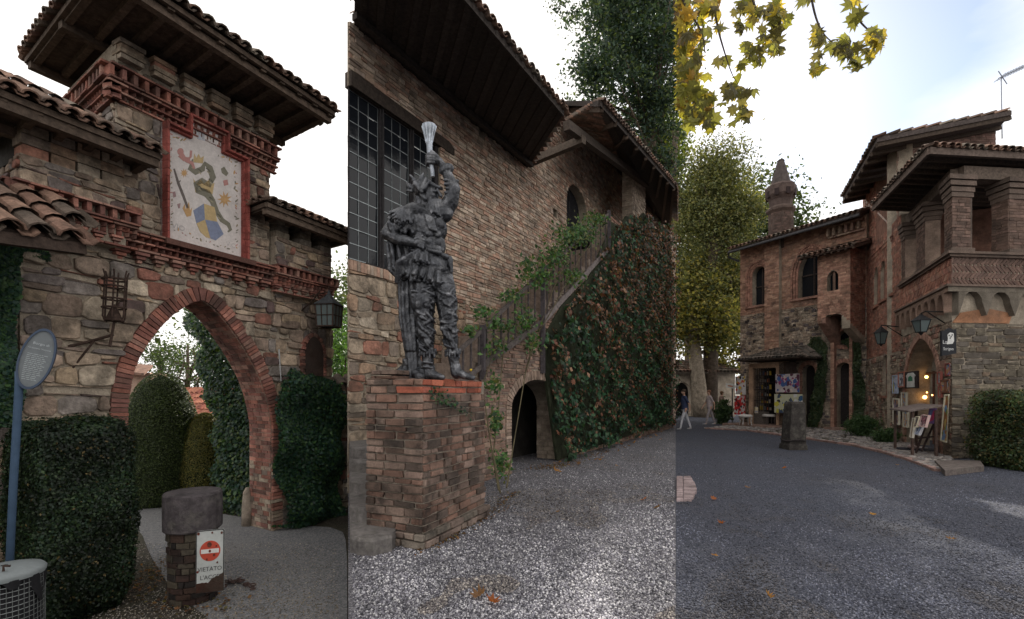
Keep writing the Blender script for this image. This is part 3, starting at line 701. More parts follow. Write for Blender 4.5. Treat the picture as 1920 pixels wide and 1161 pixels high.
# serpent, crown, swallowed child
paint('serpent', [(stroke([(357, 300), (352, 318), (362, 324), (376, 318), (380, 308), (389, 316), (395, 334), (388, 348), (374, 340), (364, 346), (368, 358), (384, 364), (394, 378), (402, 398), (412, 414), (424, 422), (428, 432), (423, 436)], [2, 9, 12, 11, 8, 11, 12, 12, 11, 12, 14, 15, 11, 9, 9, 8, 6, 3]), GR)])
for k in range(7):
    x, y = ((357, 312), (370, 321), (386, 320), (391, 340), (370, 352), (392, 374), (406, 405))[k]; paint('scale_marks', [(stroke([(x - 4, y - 3), (x + 1, y), (x + 4, y + 4)], 1.6), (.09, .085, .07)), (stroke([(x - 2, y + 3), (x + 3, y + 7)], 1.4), (.34, .30, .20))])
paint('crown', [([(362, 362), (358, 336), (364, 346), (372, 338), (378, 346), (388, 338), (390, 348), (398, 344), (394, 366), (378, 360)], GY), ([(358, 306), (360, 290), (364, 298), (368, 290), (372, 298), (378, 294), (376, 308)], GY)])
paint('red_figure', [(stroke([(334, 291), (342, 300), (352, 300)], [12, 9, 5]), PK), (star(334, 286, 6, 6, 7), PK), (stroke([(346, 302), (353, 296), (354, 284)], 4), PK), (stroke([(344, 302), (356, 308), (360, 318)], [7, 6, 4]), PK)])
for k, (x, y, r) in enumerate(((341, 326, 8), (417, 375, 14))): paint('sun_emblem', [(star(x, y, r * .45, r, 9), OR)])
paint('branch', [(stroke([(322, 318), (330, 345), (340, 370), (348, 392)], [3, 5, 5, 4]), BK), (stroke([(330, 345), (334, 340)], 2), BK)])
paint('flames', [([(338, 392), (342, 384), (344, 394), (350, 380), (352, 396), (356, 390), (354, 406), (346, 408)], OR)])
paint('small_emblem', [([(410, 318), (416, 314), (424, 326), (420, 332), (412, 326)], GR), ([(414, 340), (422, 338), (424, 348), (416, 350)], PK), ([(319, 362), (324, 360), (326, 370), (321, 372)], (0.3, .2, .2)), ([(328, 384), (334, 382), (333, 392), (330, 392)], (0.3, .2, .2)), ([(364, 250), (378, 250), (380, 266), (366, 262)], (0.45, 0.47, 0.52))])
mb = MB(); rg = random.Random(9)
def garland(x0, y0, x1, y1, n):
    for k in range(n):
        t = (k + .5) / n; x, y = x0 + (x1 - x0) * t, y0 + (y1 - y0) * t; c = rg.choice((GR, GR, OR, PK, (0.24, 0.2, 0.12)))
        mb.prism(F0.P, F0.poly((lambda cx_, cy_, a_, r_: [(cx_ + r_ * math.cos(t) * math.cos(a_) - r_ * .4 * math.sin(t) * math.sin(a_), cy_ + r_ * math.cos(t) * math.sin(a_) + r_ * .4 * math.sin(t) * math.cos(a_)) for t in np.linspace(0, 5.5, 7)])(x + rg.uniform(-2, 2), y + rg.uniform(-3, 3), rg.uniform(0, 3), rg.uniform(1.5, 4))), 0.048, 0.0535, c)
garland(314, 254, 346, 266, 6); garland(355, 248, 400, 262, 7); garland(404, 292, 440, 306, 6); garland(316, 262, 317, 428, 24); garland(437, 312, 440, 470, 24); garland(318, 430, 436, 472, 16)
mb.build('painted_garland', m_fresco, pan, kind='stuff')
def lm(px, py, k, fr=F0, d=0.0536):
    u, z_ = fr.uz(px, py); return lambda a, b, dd: fr.P(u + a * k, z_ + b, d + dd)
for s_, px, py, sz in (('VIO', 330, 432, .10), ('V.C', 428, 464, .09), ('N', 372, 262, .12), ('MVN', 371, 246, .05)):
    lettering(s_, sz, lm(px, py, 1.0), pan, (0.38, 0.36, 0.36) if s_ != 'MVN' else PK, m_fresco)
# ledge under the panel
mb = MB(); mb.prism(F0.P, [(PT['l'] - .05, PT['b'] - .07), (PT['r'] + .05, PT['b'] - .07), (PT['r'] + .05, PT['b']), (PT['l'] - .05, PT['b'])], 0, 0.24, (0.10, 0.05, 0.04)); mb.build('ledge', m_brick, pan)

# left turret
tl_ = thing('gate_turret', 'squat stone turret with a brick frieze and tiled roof left of the fresco', 'turret', F0.P(F0.uz(120, 400)[0], zB0))
FL = F0.off(0.16); tu0, tu1 = FL.uz(38, 300)[0], FL.uz(236, 360)[0]; zl = FL.uz(100, 383)[1]
LOW2 = [('flat', 0.03, 0.05), ('corb', 0.10, 0.07, 0.12, 0.05), ('saw', 0.055, 0.08, 0.07), ('saw', 0.055, 0.09, 0.07), ('flat', 0.03, 0.09), ('flat', 0.03, 0.12), ('dent', 0.10, 0.12, 0.045, 0.075), ('flat', 0.03, 0.14)]
zt0 = zl - 0.30
backing(FL, [[(tu0, zt0), (tu1, zt0), (tu1, 4.02), (tu0, 4.02)]], 0.9, tl_, back=B1)
e_ = cornice(FL, tu0 - 0.1, tu1 + 0.1, zt0, LOW2, tl_, 5)
LL = Frame(FL.P(tu0, 0).xy, -B1); cornice(LL, -0.9, 0.1, zt0, LOW2, tl_, 6)
lay([[(tu0, e_), (tu1, e_), (tu1, 4.02), (tu0, 4.02)]], sty(sp2, h=(0.05, 0.16), l=(0.1, 0.3)), FL.P, tl_, 'stone', m_stone, 11)
lay([[(-0.9, e_), (0, e_), (0, 4.02), (-0.9, 4.02)]], sp2, LL.P, tl_, 'stone', m_stone, 12)
for k in range(4):
    q = FL.P(tu0 + 0.12 + (tu1 - tu0 - .25) * k / 3, 4.02, -0.1); mb = MB()
    for j in range(4): mb.box((q.x, q.y, 4.02 + j * .11), 0.2 + .03 * (j % 2), 0.2, 0.10, random.choice(PST), math.atan2(A1.y, A1.x))
    mb.build('pier', m_stone, tl_)
mb = MB(); mb.prism(FL.P, [(tu0 + .05, 4.02), (tu1 - .02, 4.02), (tu1 - .02, 4.45), (tu0 + .05, 4.45)], -0.7, -0.3, (0.03, 0.026, 0.022)); mb.build('shade_core', m_wood, tl_)  # near-black box, shade of the open eaves put into its colour
q = F0.off(0.62); ue = q.uz(297, 287)[0]; ze = q.uz(297, 287)[1]; c0 = q.P(ue, 0).xy
roofbox(tl_, [c0 - A1 * 2.1, c0, c0 + B1 * 1.3, c0 + B1 * 1.3 - A1 * 2.1], ze, 0.42, 9, 40, sp=0.15)

# right turret
tr_ = thing('gate_turret', 'stone turret on the right of the gatehouse, above the ivy and the pointed niche', 'turret', F0.P(F0.uz(570, 500)[0], zB0))
FR = F0.off(0.12); ru0, ru1 = FR.uz(517, 400)[0], FR.uz(621, 480)[0]
zr0 = FR.uz(560, 546)[1] - 0.1
backing(FR, [[(ru0, zr0), (ru1, zr0), (ru1, 4.05), (ru0, 4.05)]], 0.9, tr_)
e_ = cornice(FR, ru0 - .06, ru1 + 0.06, zr0, LOW2, tr_, 7)
lay([[(ru0, e_), (ru1, e_), (ru1, 4.05), (ru0, 4.05)]], sp2, FR.P, tr_, 'stone', m_stone, 13)
for k in range(3):
    q = FR.P(ru0 + 0.12 + (ru1 - ru0 - .25) * k / 2, 4.05, -0.1); mb = MB()
    for j in range(3): mb.box((q.x, q.y, 4.05 + j * .10), 0.24 - .03 * (j % 2), 0.22, 0.09, random.choice(DST), math.atan2(A1.y, A1.x))
    mb.build('pier', m_stone, tr_)
mb = MB(); mb.prism(FR.P, [(ru0 + .02, 4.05), (ru1 - .1, 4.05), (ru1 - .1, 4.36), (ru0 + .02, 4.36)], -0.7, -0.35, (0.03, 0.026, 0.022)); mb.build('shade_core', m_wood, tr_)  # same near-black box, recess shade given by colour
q = F0.off(0.5); ua, za = q.uz(500, 392); c0 = q.P(ua, 0).xy
roofbox(tr_, [c0, c0 + A1 * 1.75, c0 + A1 * 1.75 + B1 * 1.5, c0 + B1 * 1.5], 4.36, 0.35, 7, 50, sp=0.15)

# niche on the right: raised dark plate, its shade put into the colour
nu0, nu1 = F0.uz(566, 700)[0], F0.uz(600, 700)[0]; nz0, nz1, nz2 = F0.uz(583, 705)[1], F0.uz(583, 665)[1], F0.uz(583, 632)[1]
npl = archpoly(nu0, nu1, nz0, nz1, nz2, 6, True)
mb = MB(); mb.prism(F0.P, npl, 0.0, 0.085, (0.045, 0.03, 0.025)); mb.build('niche', m_brick, gate)
ncv = Curve([(nu0, nz0)] + [p for p in npl[:1:-1]] + [(nu1, nz0)]); voussoirs(F0, ncv, 0.07, gate, RED, (0.05, 0.06), 0.09, 9, minpx=30)

# cresset basket and its bracket on the left wall
cre = thing('iron_cresset', 'rusty iron basket torch holder on a bracket left of the archway', 'torch holder', F0.P(F0.uz(205, 640)[0], F0.uz(205, 640)[1]))
kd = 0.33; IR = (0.045, 0.028, 0.022)
def fp(px, py, d): u, z_ = F0.uz(px, py, d); return F0.P(u, z_, d)
cb, ct_ = fp(214, 604, kd), fp(218, 518, kd); mb = MB(); rr = 0.105
for k in range(6):
    t = k * math.pi / 3; dv_ = Vector((math.cos(t), math.sin(t), 0)) * rr; mb.tube([cb + dv_ * .8, cb + dv_ + Z * .06, ct_ + dv_ * 1.0, ct_ + dv_ * 1.15 + Z * .06], .009, IR, 6)
mb.build('upright_bars', m_iron, cre)
for h in (0.02, 0.16, 0.26, 0.40, 0.48):
    mb = MB(); mb.tube([cb + Z * h + Vector((math.cos(k * math.pi / 8), math.sin(k * math.pi / 8), 0)) * rr * (1.03 if h > .05 else .8) for k in range(17)], .011, IR, 6); mb.build('hoop', m_iron, cre)
mb = MB(); mb.lathe(cb, [(0.02, 0), (0.08, 0.01), (0.07, 0.05), (0.03, 0.16), (0.01, 0.2)], IR, 10); mb.build('candle_cup', m_iron, cre)
mb = MB(); mb.tube([fp(206, 650, kd), cb], .014, IR); mb.tube([fp(212, 628, kd), fp(170, 640, .1), fp(128, 650, 0.0)], .016, IR); mb.tube([fp(176, 640, .15), fp(130, 698, 0.0)], .011, IR); mb.build('bracket', m_iron, cre)

# lantern on the right
lan = thing('wall_lantern', 'black iron lantern with frosted panes hanging from the right turret of the gatehouse', 'lantern', fp(617, 600, 0.5))
lc = fp(617, 613, 0.5); rz = math.atan2(A1.y, A1.x) + 0.3; hw, lh = 0.165, 0.36
mb = MB()
for i in range(4):
    t = rz + math.pi / 4 + i * math.pi / 2; t2 = t + math.pi / 2
    a = lc + Vector((math.cos(t), math.sin(t), 0)) * hw * 1.2; b = lc + Vector((math.cos(t2), math.sin(t2), 0)) * hw * 1.2
    a2, b2 = a + (a - lc) * .12 + Z * lh, b + (b - lc) * .12 + Z * lh
    mb.beam(a, a2, .02, .02, IR); mb.beam(a, b, .02, .02, IR); mb.beam(a2, b2, .025, .025, IR); mb.beam(a.lerp(a2, .5), b.lerp(b2, .5), .012, .012, IR)
    for k in (1, 2): mb.beam(a.lerp(b, k / 3), a2.lerp(b2, k / 3), .012, .012, IR)
    g = MB(); ins = 0.96
    g.add([lc + (p - lc) * ins for p in (a, b)] + [lc + Z * lh + (p - lc - Z * lh) * ins for p in (b2, a2)], [(0, 1, 2, 3)], (0.5, .5, .5)); g.build('pane', m_lampglass, lan)
mb.build('frame', m_iron, lan)
mb = MB(); mb.lathe(lc + Z * lh, [(hw * 1.55, 0), (hw * .5, .12), (.03, .19), (.012, .25)], (0.05, 0.055, 0.06), 4, rz + math.pi / 4); mb.build('cap', m_iron, lan)
mb = MB(); tp = lc + Z * (lh + .25); mb.tube([fp(565, 583, 0), fp(590, 560, .3), fp(600, 545, .42)], .012, IR); mb.tube([fp(560, 560, 0.0), fp(625, 545, .55)], .012, IR); mb.tube([tp, tp + Z * .08], .008, IR); mb.build('bracket', m_iron, lan)

# white painted conduit on the right pier, buttress stone
mb = MB(); mb.tube([fp(547, 920, .08), fp(549, 965, .08), fp(551, 990, .08)], .018, (0.45, .43, .40)); tag(mb.build('drain_pipe', m_paint, None), 'thin pale drain pipe beside the foot of the archway pier', 'pipe')
mb = MB(); p0 = gpt(464, 985, ZG); mb.lathe(p0, [(.09, 0), (.085, .3), (.065, .55), (.03, .62)], (0.30, .25, .20), 10); tag(mb.build('guard_stone', m_concrete, None, True), 'worn conical guard stone at the foot of the right arch pier', 'guard stone')
mb = MB(); mb.tube([fp(523, 655, .06), fp(527, 715, .06)], .012, (0.4, .4, .4)); tag(mb.build('cable_pipe', m_metal, None), 'short grey cable pipe on the stones above the ivy', 'pipe')

# small pent roof at the left edge
pr = thing('tiled_pent_roof', 'dark mossy tiled pent roof jutting in at the left edge below the turret', 'roof', ray(40, 420, 4.3))
e0, e1 = ray(-90, 415, 3.8), ray(158, 452, 4.55); t1_, t0_ = ray(120, 372, 5.05), ray(-90, 330, 4.6)
slab([e0, e1, t1_, t0_], .05, pr, 'eaves_boarding', m_wood, (0.05, .035, .028)); roof_plane(e0, e1, [e0, e1, t1_, t0_], pr, .19, .3, 61, lift=.02)
mb = MB(); mb.beam(e0 - Z * .08, e1 - Z * .08, .09, .10, (0.05, .035, .028)); mb.build('fascia', m_wood, pr)
rafters(e0, e1, t0_, t1_, 5, .06, .07, pr, .09)

# clipped hedge in front of the wall
GRN = [(0.018, 0.034, 0.014), (0.014, 0.028, 0.015), (0.028, 0.048, 0.018), (0.010, 0.018, 0.010), (0.018, 0.036, 0.022)]
def hedge(name, label, cat, fr, u0, u1, d0, d1, z0, z1, n, leaf, cols, seed, group=None, bulge=0.12, taper=0.0, mat=None):
    t = thing(name, label, cat, fr.P((u0 + u1) / 2, z0, (d0 + d1) / 2), group); g = np.random.default_rng(seed)
    cu, cz, cdd = (u0 + u1) / 2, (z0 + z1) / 2, (d0 + d1) / 2; h = np.array([(u1 - u0) / 2, (d1 - d0) / 2, (z1 - z0) / 2])
    p = g.uniform(-1, 1, (n, 3)); ax = g.integers(0, 3, n); sg = np.sign(p[np.arange(n), ax]); p[np.arange(n), ax] = sg
    L = (np.abs(p) ** 8).sum(1) ** 0.125; nrm = np.sign(p) * np.abs(p) ** 6; p = p / L[:, None]
    p *= np.where(g.random((n, 1)) < .06, g.uniform(1.0, 1.05, (n, 1)), g.uniform(0.92, 1.015, (n, 1))); kt = 1 - taper * np.clip(-p[:, 2] - 0.2, 0, 1) ** 2
    q = p * h; q[:, 0] *= kt; q[:, 1] *= kt
    wob = 0.035 * np.sin(q[:, 0] * 5 + q[:, 2] * 4) + 0.03 * np.sin(q[:, 2] * 9 + q[:, 0] * 3); q[:, 2] += .02 * np.sin(q[:, 0] * 11) * (q[:, 2] > 0)
    U3 = np.array([fr.U.x, fr.U.y, 0]); N3 = np.array([fr.N.x, fr.N.y, 0]); O3 = np.array([*fr.P(cu, cz, cdd)])
    C = O3 + q[:, :1] * U3 + (q[:, 1:2] + wob[:, None]) * N3 + q[:, 2:] * np.array([0, 0, 1])
    NN = nrm[:, :1] * U3 + nrm[:, 1:2] * N3 + nrm[:, 2:] * np.array([0, 0, 1]) + g.normal(size=(n, 3)) * 0.45
    def hc(C_, gg):
        f_ = np.array([noise.noise(Vector(c) * 2.3) + .6 * noise.noise(Vector(c) * 7) for c in C_]); b_ = np.array(cols)[gg.integers(0, len(cols), len(C_))]
        b_ = b_ * (1 + np.clip(f_, -.4, .8))[:, None]; r_ = gg.random(len(C_)) < .012 + .05 * (f_ < -.45); b_[r_] = (.12, .09, .035); return b_
    leafcloud(C, NN, leaf, hc, 'clipped_leaves', t, mat, 'stuff', 0.6, g, 0.1)
    m = MB(); v, f = ellip((0, 0, 0), (1, 1, 1), n=20); vs = []
    for a in v:
        L_ = (abs(a.x) ** 8 + abs(a.y) ** 8 + abs(a.z) ** 8) ** 0.125; a = a / L_; k = (1 - taper * max(-a.z - .2, 0) ** 2) * .94
        vs.append(fr.P(cu + a.x * h[0] * k * .96, cz + a.z * h[2] * .93, cdd + a.y * h[1] * k * .84))
    m.add(vs, f, (0.014, 0.02, 0.01)); m.build('twig_mass', m_bark, t); return t
hu0, hu1 = F0.off(1.0).uz(28, 900)[0], F0.off(1.0).uz(290, 900)[0]
hedge('clipped_hedge', 'big dark clipped box hedge with rounded corners in front of the gatehouse wall', 'hedge', F0, hu0 + .12, hu1 - .18, 0.25, 1.12, ZG - .05, F0.off(.9).uz(200, 787)[1], 60000, 0.016, GRN, 11, taper=0.28)
# ivy over the right flank and around the arch, ivy at the left edge
def ivy(name, label, pts, normal, n, leaf, cols, seed, size_parts=0.0, nparts=0, group=None, mat=None, cat='ivy', grow=None):
    """leaves on a surface given by points() returning (centre, normal) pairs"""
    t = thing(name, label, cat, pts[0][0], group); g = np.random.default_rng(seed)
    C = np.array([p[0] for p in pts]); Nn = np.array([p[1] for p in pts]) + g.normal(size=(len(pts), 3)) * 0.45 + np.array([0, 0, 0.25])
    rg_ = random.Random(seed)
    if nparts:
        dist = np.linalg.norm(C - np.array([0, 0, EYE]), axis=1); idx = np.argsort(dist + g.uniform(0, 1.5, len(C)))[:nparts]
        vm = [MB() for _ in range(6)]; meshes = []
        sel = set(idx.tolist())
        for i in idx:
            c = (cols(C[i:i + 1], g)[0] if callable(cols) else np.array(cols)[g.integers(0, len(cols))]) * g.uniform(.7, 1.4); s = size_parts * g.uniform(.7, 1.25)
            m = MB(); m.add(*lobeleaf(C[i], s, Nn[i], (g.normal() * .5, g.normal() * .3, -1), tuple(c))); m.build('leaf', mat or m_leaf, t)
        keep = np.array([i not in sel for i in range(len(C))]); C = C[keep]; Nn = Nn[keep]
    leafcloud(C, Nn, leaf, cols, 'foliage', t, mat, 'stuff', 0.75, g, 0.12); return t
def surf_pts(fr, poly, n, d0, d1, seed, clump=0):
    g = random.Random(seed); uu = [p[0] for p in poly]; zz = [p[1] for p in poly]; res = []
    def inside(u, z_): return any(a <= u <= b for a, b in spans([poly], z_))
    N3 = np.array([fr.N.x, fr.N.y, 0.0])
    while len(res) < n:
        u, z_ = g.uniform(min(uu), max(uu)), g.uniform(min(zz), max(zz))
        if inside(u, z_):
            bul = 0.5 + 0.5 * math.sin(u * 3.7 + z_ * 2.1 + seed) * math.sin(z_ * 4.3 - u * 1.3)
            p = fr.P(u, z_, d0 + (d1 - d0) * bul * g.uniform(0.5, 1)); res.append((np.array(p), N3))
    return res
IVY = [(0.022, 0.06, 0.030), (0.03, 0.075, 0.035), (0.018, 0.045, 0.028), (0.045, 0.095, 0.03), (0.02, 0.05, 0.04)]
pl_ = F0.poly([(524, 990), (650, 990), (652, 770), (640, 715), (600, 700), (575, 708), (548, 690), (530, 720), (524, 790), (528, 880), (545, 930), (548, 985)], 0.3)
ivy('ivy_bush', 'dense dark ivy bush covering the wall right of the archway', surf_pts(F0, pl_, 16000, 0.05, 0.48, 5), None, 0, 0.028, IVY, 6, 0.045, 220)
pl_ = F0.poly([(-30, 800), (30, 800), (36, 700), (34, 600), (40, 500), (55, 470), (30, 440), (-30, 440)], 0.15)
ivy('climbing_ivy', 'dark climbing ivy hanging at the left edge under the pent roof', surf_pts(F0, pl_, 6000, 0.02, 0.35, 7), None, 0, 0.026, IVY, 7, 0.05, 150)
pl_ = F0.poly([(45, 478), (100, 490), (92, 470), (75, 462), (50, 460)], 0.1)
ivy('ivy_sprig', 'small green ivy sprig on the stones right under the pent roof', surf_pts(F0, pl_, 260, 0.02, 0.14, 8), None, 0, 0.022, IVY, 8, 0.045, 60)

# information sign at the far left
sg = thing('information_sign', 'oval grey information sign tilted on a blue pole in front of the hedge', 'sign', gpt(12, 1175, ZG))
sc_ = ray(69, 673, 3.8); SF = Frame(sc_.xy, Vector((0.80, 0.60)).normalized())
def spp(a, b, d): c_, s_ = math.cos(-.24), math.sin(-.24); return SF.P(a * c_ - b * s_, sc_.z + a * s_ + b * c_, d)
ov = [(0.09 * math.cos(t), 0.228 * math.sin(t)) for t in np.linspace(0, 2 * math.pi, 33)[:-1]]
mb = MB(); mb.prism(spp, ov, -.01, .012, (0.14, .155, .165)); mb.build('plate', m_paint, sg)
mb = MB(); ring(mb, spp, [(a * 1.13, b * 1.09) for a, b in ov], ov, -.03, .022, (0.05, .07, .11)); mb.build('rim', m_paint, sg)
mb = MB(); b0 = spp(-.05, -.22, -.015); mb.tube([b0 + Z * .1, b0, b0.lerp(ray(14, 1100, 3.9), .5), ray(10, 1230, 3.95)], .026, (0.05, .085, .14), 12); mb.build('pole', m_paint, sg, True)
for s_, y_, z_ in (('Borgo di', .11, .028), ('Grazzano Visconti', .075, .018)): lettering(s_, z_, lambda a, b, d, y_=y_: spp(a, b + y_, .013 + d), sg, (0.42, .45, .47))
mb = MB(); rg = random.Random(2)
for k in range(15):
    yy = .03 - k * .0145; hw_ = 0.06 * math.sqrt(max(0.05, 1 - (yy / .27) ** 2)); x = -hw_
    while x < hw_ - .02:
        l = rg.uniform(.008, .03); mb.prism(spp, [(x, yy), (min(x + l, hw_), yy), (min(x + l, hw_), yy + .005), (x, yy + .005)], .011, .0135, (0.30, .33, .34)); x += l + .005
mb.build('small_print', m_paint, sg)

# litter bin
bn = thing('litter_bin', 'wire mesh litter bin with white lid and black bag at the lower left corner', 'litter bin', ray(20, 1250, 3.9)); bc = ray(8, 735, 3.5); bc.z = ZG + .02
rb = 0.215; zt_ = EYE - (1082 - HY) / FPX * 3.5
mb = MB()
for k in range(44): t = 2 * math.pi * k / 44; q = bc + Vector((math.cos(t), math.sin(t), 0)) * rb; mb.tube([q, Vector((q.x, q.y, zt_))], .0025, (0.20, .215, .215), 4)
mb.build('upright_wires', m_metal, bn, kind='stuff')
mb = MB(); zz = bc.z
while zz < zt_: mb.tube([Vector((bc.x + rb * math.cos(t), bc.y + rb * math.sin(t), zz)) for t in np.linspace(0, 2 * math.pi, 33)], .0025, (0.20, .215, .215), 4); zz += .035
mb.build('hoop_wires', m_metal, bn, kind='stuff')
mb = MB(); mb.lathe((bc.x, bc.y, bc.z), [(rb * .8, 0.05), (rb * .93, .3), (rb * .95, zt_ - bc.z - .03)], (0.012, .012, .014), 24); mb.build('bag', m_cloth, bn, True)
v = []; n_ = 40
mb = MB(); vs_ = []
for j in range(5):
    for k in range(n_):
        t = 2 * math.pi * k / n_; rr = rb * (1.02 + .05 * math.sin(t * 7) * j / 4 + .04 * math.sin(t * 11 + 1)); drop = (0.06 + .05 * math.sin(t * 3 + .5) + .03 * math.sin(t * 8)) * j / 4 * 1.6
        vs_.append((bc.x + rr * math.cos(t), bc.y + rr * math.sin(t), zt_ + .02 - drop))
mb.add(vs_, [(j * n_ + k, j * n_ + (k + 1) % n_, (j + 1) * n_ + (k + 1) % n_, (j + 1) * n_ + k) for j in range(4) for k in range(n_)], (0.012, .012, .014)); mb.build('bag_skirt', m_cloth, bn, True)
mb = MB(); mb.lathe((bc.x, bc.y, zt_ + .01), [(rb * 1.03, 0), (rb * 1.06, .03), (rb * .98, .05), (rb * .5, .07), (.02, .075)], (0.17, .19, .195), 32, cap=False); mb.build('lid', m_paint, bn, True)
mb = MB(); q = Vector((bc.x + .1, bc.y - .1, zt_ + .08)); mb.tube([q, q + Vector((0, 0, .035)), q + Vector((.03, .02, .03))], .008, IR); mb.build('lid_knob', m_iron, bn)

# stone bollard with the no-entry sign, chain
bl = thing('gate_bollard', 'stout brick bollard with a wide round stone cap beside the lane', 'bollard', gpt(360, 1128, ZG))
q = gpt(362, 1122, ZG); q = Vector((q.x, q.y, ZG)); ztop = EYE - (921 - HY) / FPX * q.y; zcap = EYE - (990 - HY) / FPX * q.y
mb = MB(); mb.lathe(q, [(0.21, 0), (0.21, zcap - ZG)], (0.06, .045, .04), 14, .2); mb.build('core', m_mortar, bl)
gs = []; rg = random.Random(6); rb_ = 0.215
mpc = lambda a, b, d: Vector((q.x + (rb_ + d) * math.cos(a / rb_), q.y + (rb_ + d) * math.sin(a / rb_), b))
for P_, d, c in pieces([[(0, ZG), (2 * math.pi * rb_, ZG), (2 * math.pi * rb_, zcap), (0, zcap)]], sty(S_BRICK, h=(0.06, .075), l=(.1, .15), pal=[(0.05, .03, .025), (0.03, .025, .023), (.07, .042, .032), (.09, .075, .055)], d=(.008, .03), half=.1), 9):
    v, f = pgeo(P_, mpc, -.02, d, .006, rg); gs.append((v, f, c))
emit(gs, bl, 'brick', m_plbrick, 10)
mb = MB(); v_ = [(0.262, 0), (0.272, .015), (0.274, .2), (.272, ztop - zcap - .02), (.258, ztop - zcap), (.12, ztop - zcap + .006)]; mb.lathe((q.x, q.y, zcap), v_, (0.06, .052, .055), 20, .15); mb.build('cap', m_concrete, bl)
ns = thing('no_entry_sign', 'rusty white no entry plate with a red disc leaning on the bollard', 'sign', gpt(394, 1112, ZG))
nY = q.y - .26; c_ = ray(394, 1052, nY); NF = Frame(c_.xy, Vector((0.97, 0.12)))
def npp(a, b, d): t = .09; return NF.P(a * math.cos(t) - b * math.sin(t) * -1 * 0.35 + 0, c_.z + b + a * math.sin(t) * .8, d + b * .05)
W_, H_ = .135, .32
def rrect(w_, h_, r, n=4):
    P_ = []
    for cx_, cy_, a0 in ((w_ - r, -h_ + r, -90), (w_ - r, h_ - r, 0), (-w_ + r, h_ - r, 90), (-w_ + r, -h_ + r, 180)):
        for k in range(n + 1): t = R(a0 + 90 * k / n); P_.append((cx_ + r * math.cos(t), cy_ + r * math.sin(t)))
    return P_
mb = MB(); mb.prism(npp, rrect(W_, H_, .025), -.006, .002, (0.42, .44, .43)); mb.build('plate', m_paint, ns)
mb = MB(); ring(mb, npp, rrect(W_, H_, .025), rrect(W_ - .009, H_ - .009, .018), .0, .006, (0.05, .05, .05)); mb.build('border', m_paint, ns)
dc = [(0.098 * math.cos(t), .105 + .105 * math.sin(t)) for t in np.linspace(0, 2 * math.pi, 33)[:-1]]
mb = MB(); mb.prism(npp, dc, .001, .0045, (0.42, .065, .04)); mb.build('red_disc', m_paint, ns)
mb = MB(); mb.prism(npp, [(-.085, .082), (.085, .082), (.085, .125), (-.085, .125)], .002, .007, (0.58, .56, .54)); mb.build('white_bar', m_paint, ns)
lettering('VIETATO', .064, lambda a, b, d: npp(a * .9, b - .10, .0045 + d), ns, (0.05, .05, .05)); lettering("L'ACCE", .064, lambda a, b, d: npp(a * .9, b - .185, .0045 + d), ns, (0.05, .05, .05))
rg = random.Random(5); top_ = [(-W_ + .004 + .266 * k / 14, -.225 + .105 * max(0, k - 5) / 9 + rg.uniform(-.012, .012)) for k in range(15)]
mb = MB(); mb.prism(npp, [(-W_ + .004, -H_ + .004), (W_ - .003, -H_ + .004)] + top_[::-1], .001, .009, (0.045, .018, .012)); mb.build('rusted_corner', m_stone, ns)
mb = MB()
for (x, y, r) in ((-.005, .17, .022), (.04, .06, .012), (.0, .104, .012), (.07, -.02, .008), (-.11, .29, .012), (.11, .28, .01), (.02, .29, .008), (-.03, .02, .009), (.06, .15, .007), (-.115, -.1, .01)): mb.prism(npp, [(x + r * math.cos(t), y + r * 1.3 * math.sin(t)) for t in np.linspace(0, 6.0, 9)], .001, .0085, (0.14, .03, .02))
mb.build('rust_spots', m_stone, ns)
chn = thing('iron_chain', 'heap of rusty iron chain lying on the lane beside the bollard', 'chain', gpt(450, 1098, ZG))
rg = random.Random(1); x, y = 418.0, 1102.0
for k in range(34):
    t = k / 33; px_ = 415 + 58 * t + rg.uniform(-5, 5); py_ = 1103 - 9 * math.sin(t * 3.1) + rg.uniform(-4, 4); c0 = gpt(px_, py_, ZG) + Z * (.012 + .04 * math.sin(t * math.pi) * rg.random()); a = rg.uniform(0, 6.28)
    ax = Vector((math.cos(a), math.sin(a), rg.uniform(-.3, .3))).normalized(); bx = ax.cross(Vector((rg.uniform(-.6, .6), rg.uniform(-.6, .6), 1)).normalized()).normalized()
    mb = MB(); mb.tube([c0 + ax * .028 * math.cos(s_) + bx * .016 * math.sin(s_) for s_ in np.linspace(0, 6.2832, 11)], .006, (0.07, .045, .04), 5, False); mb.build('link', m_iron, chn)

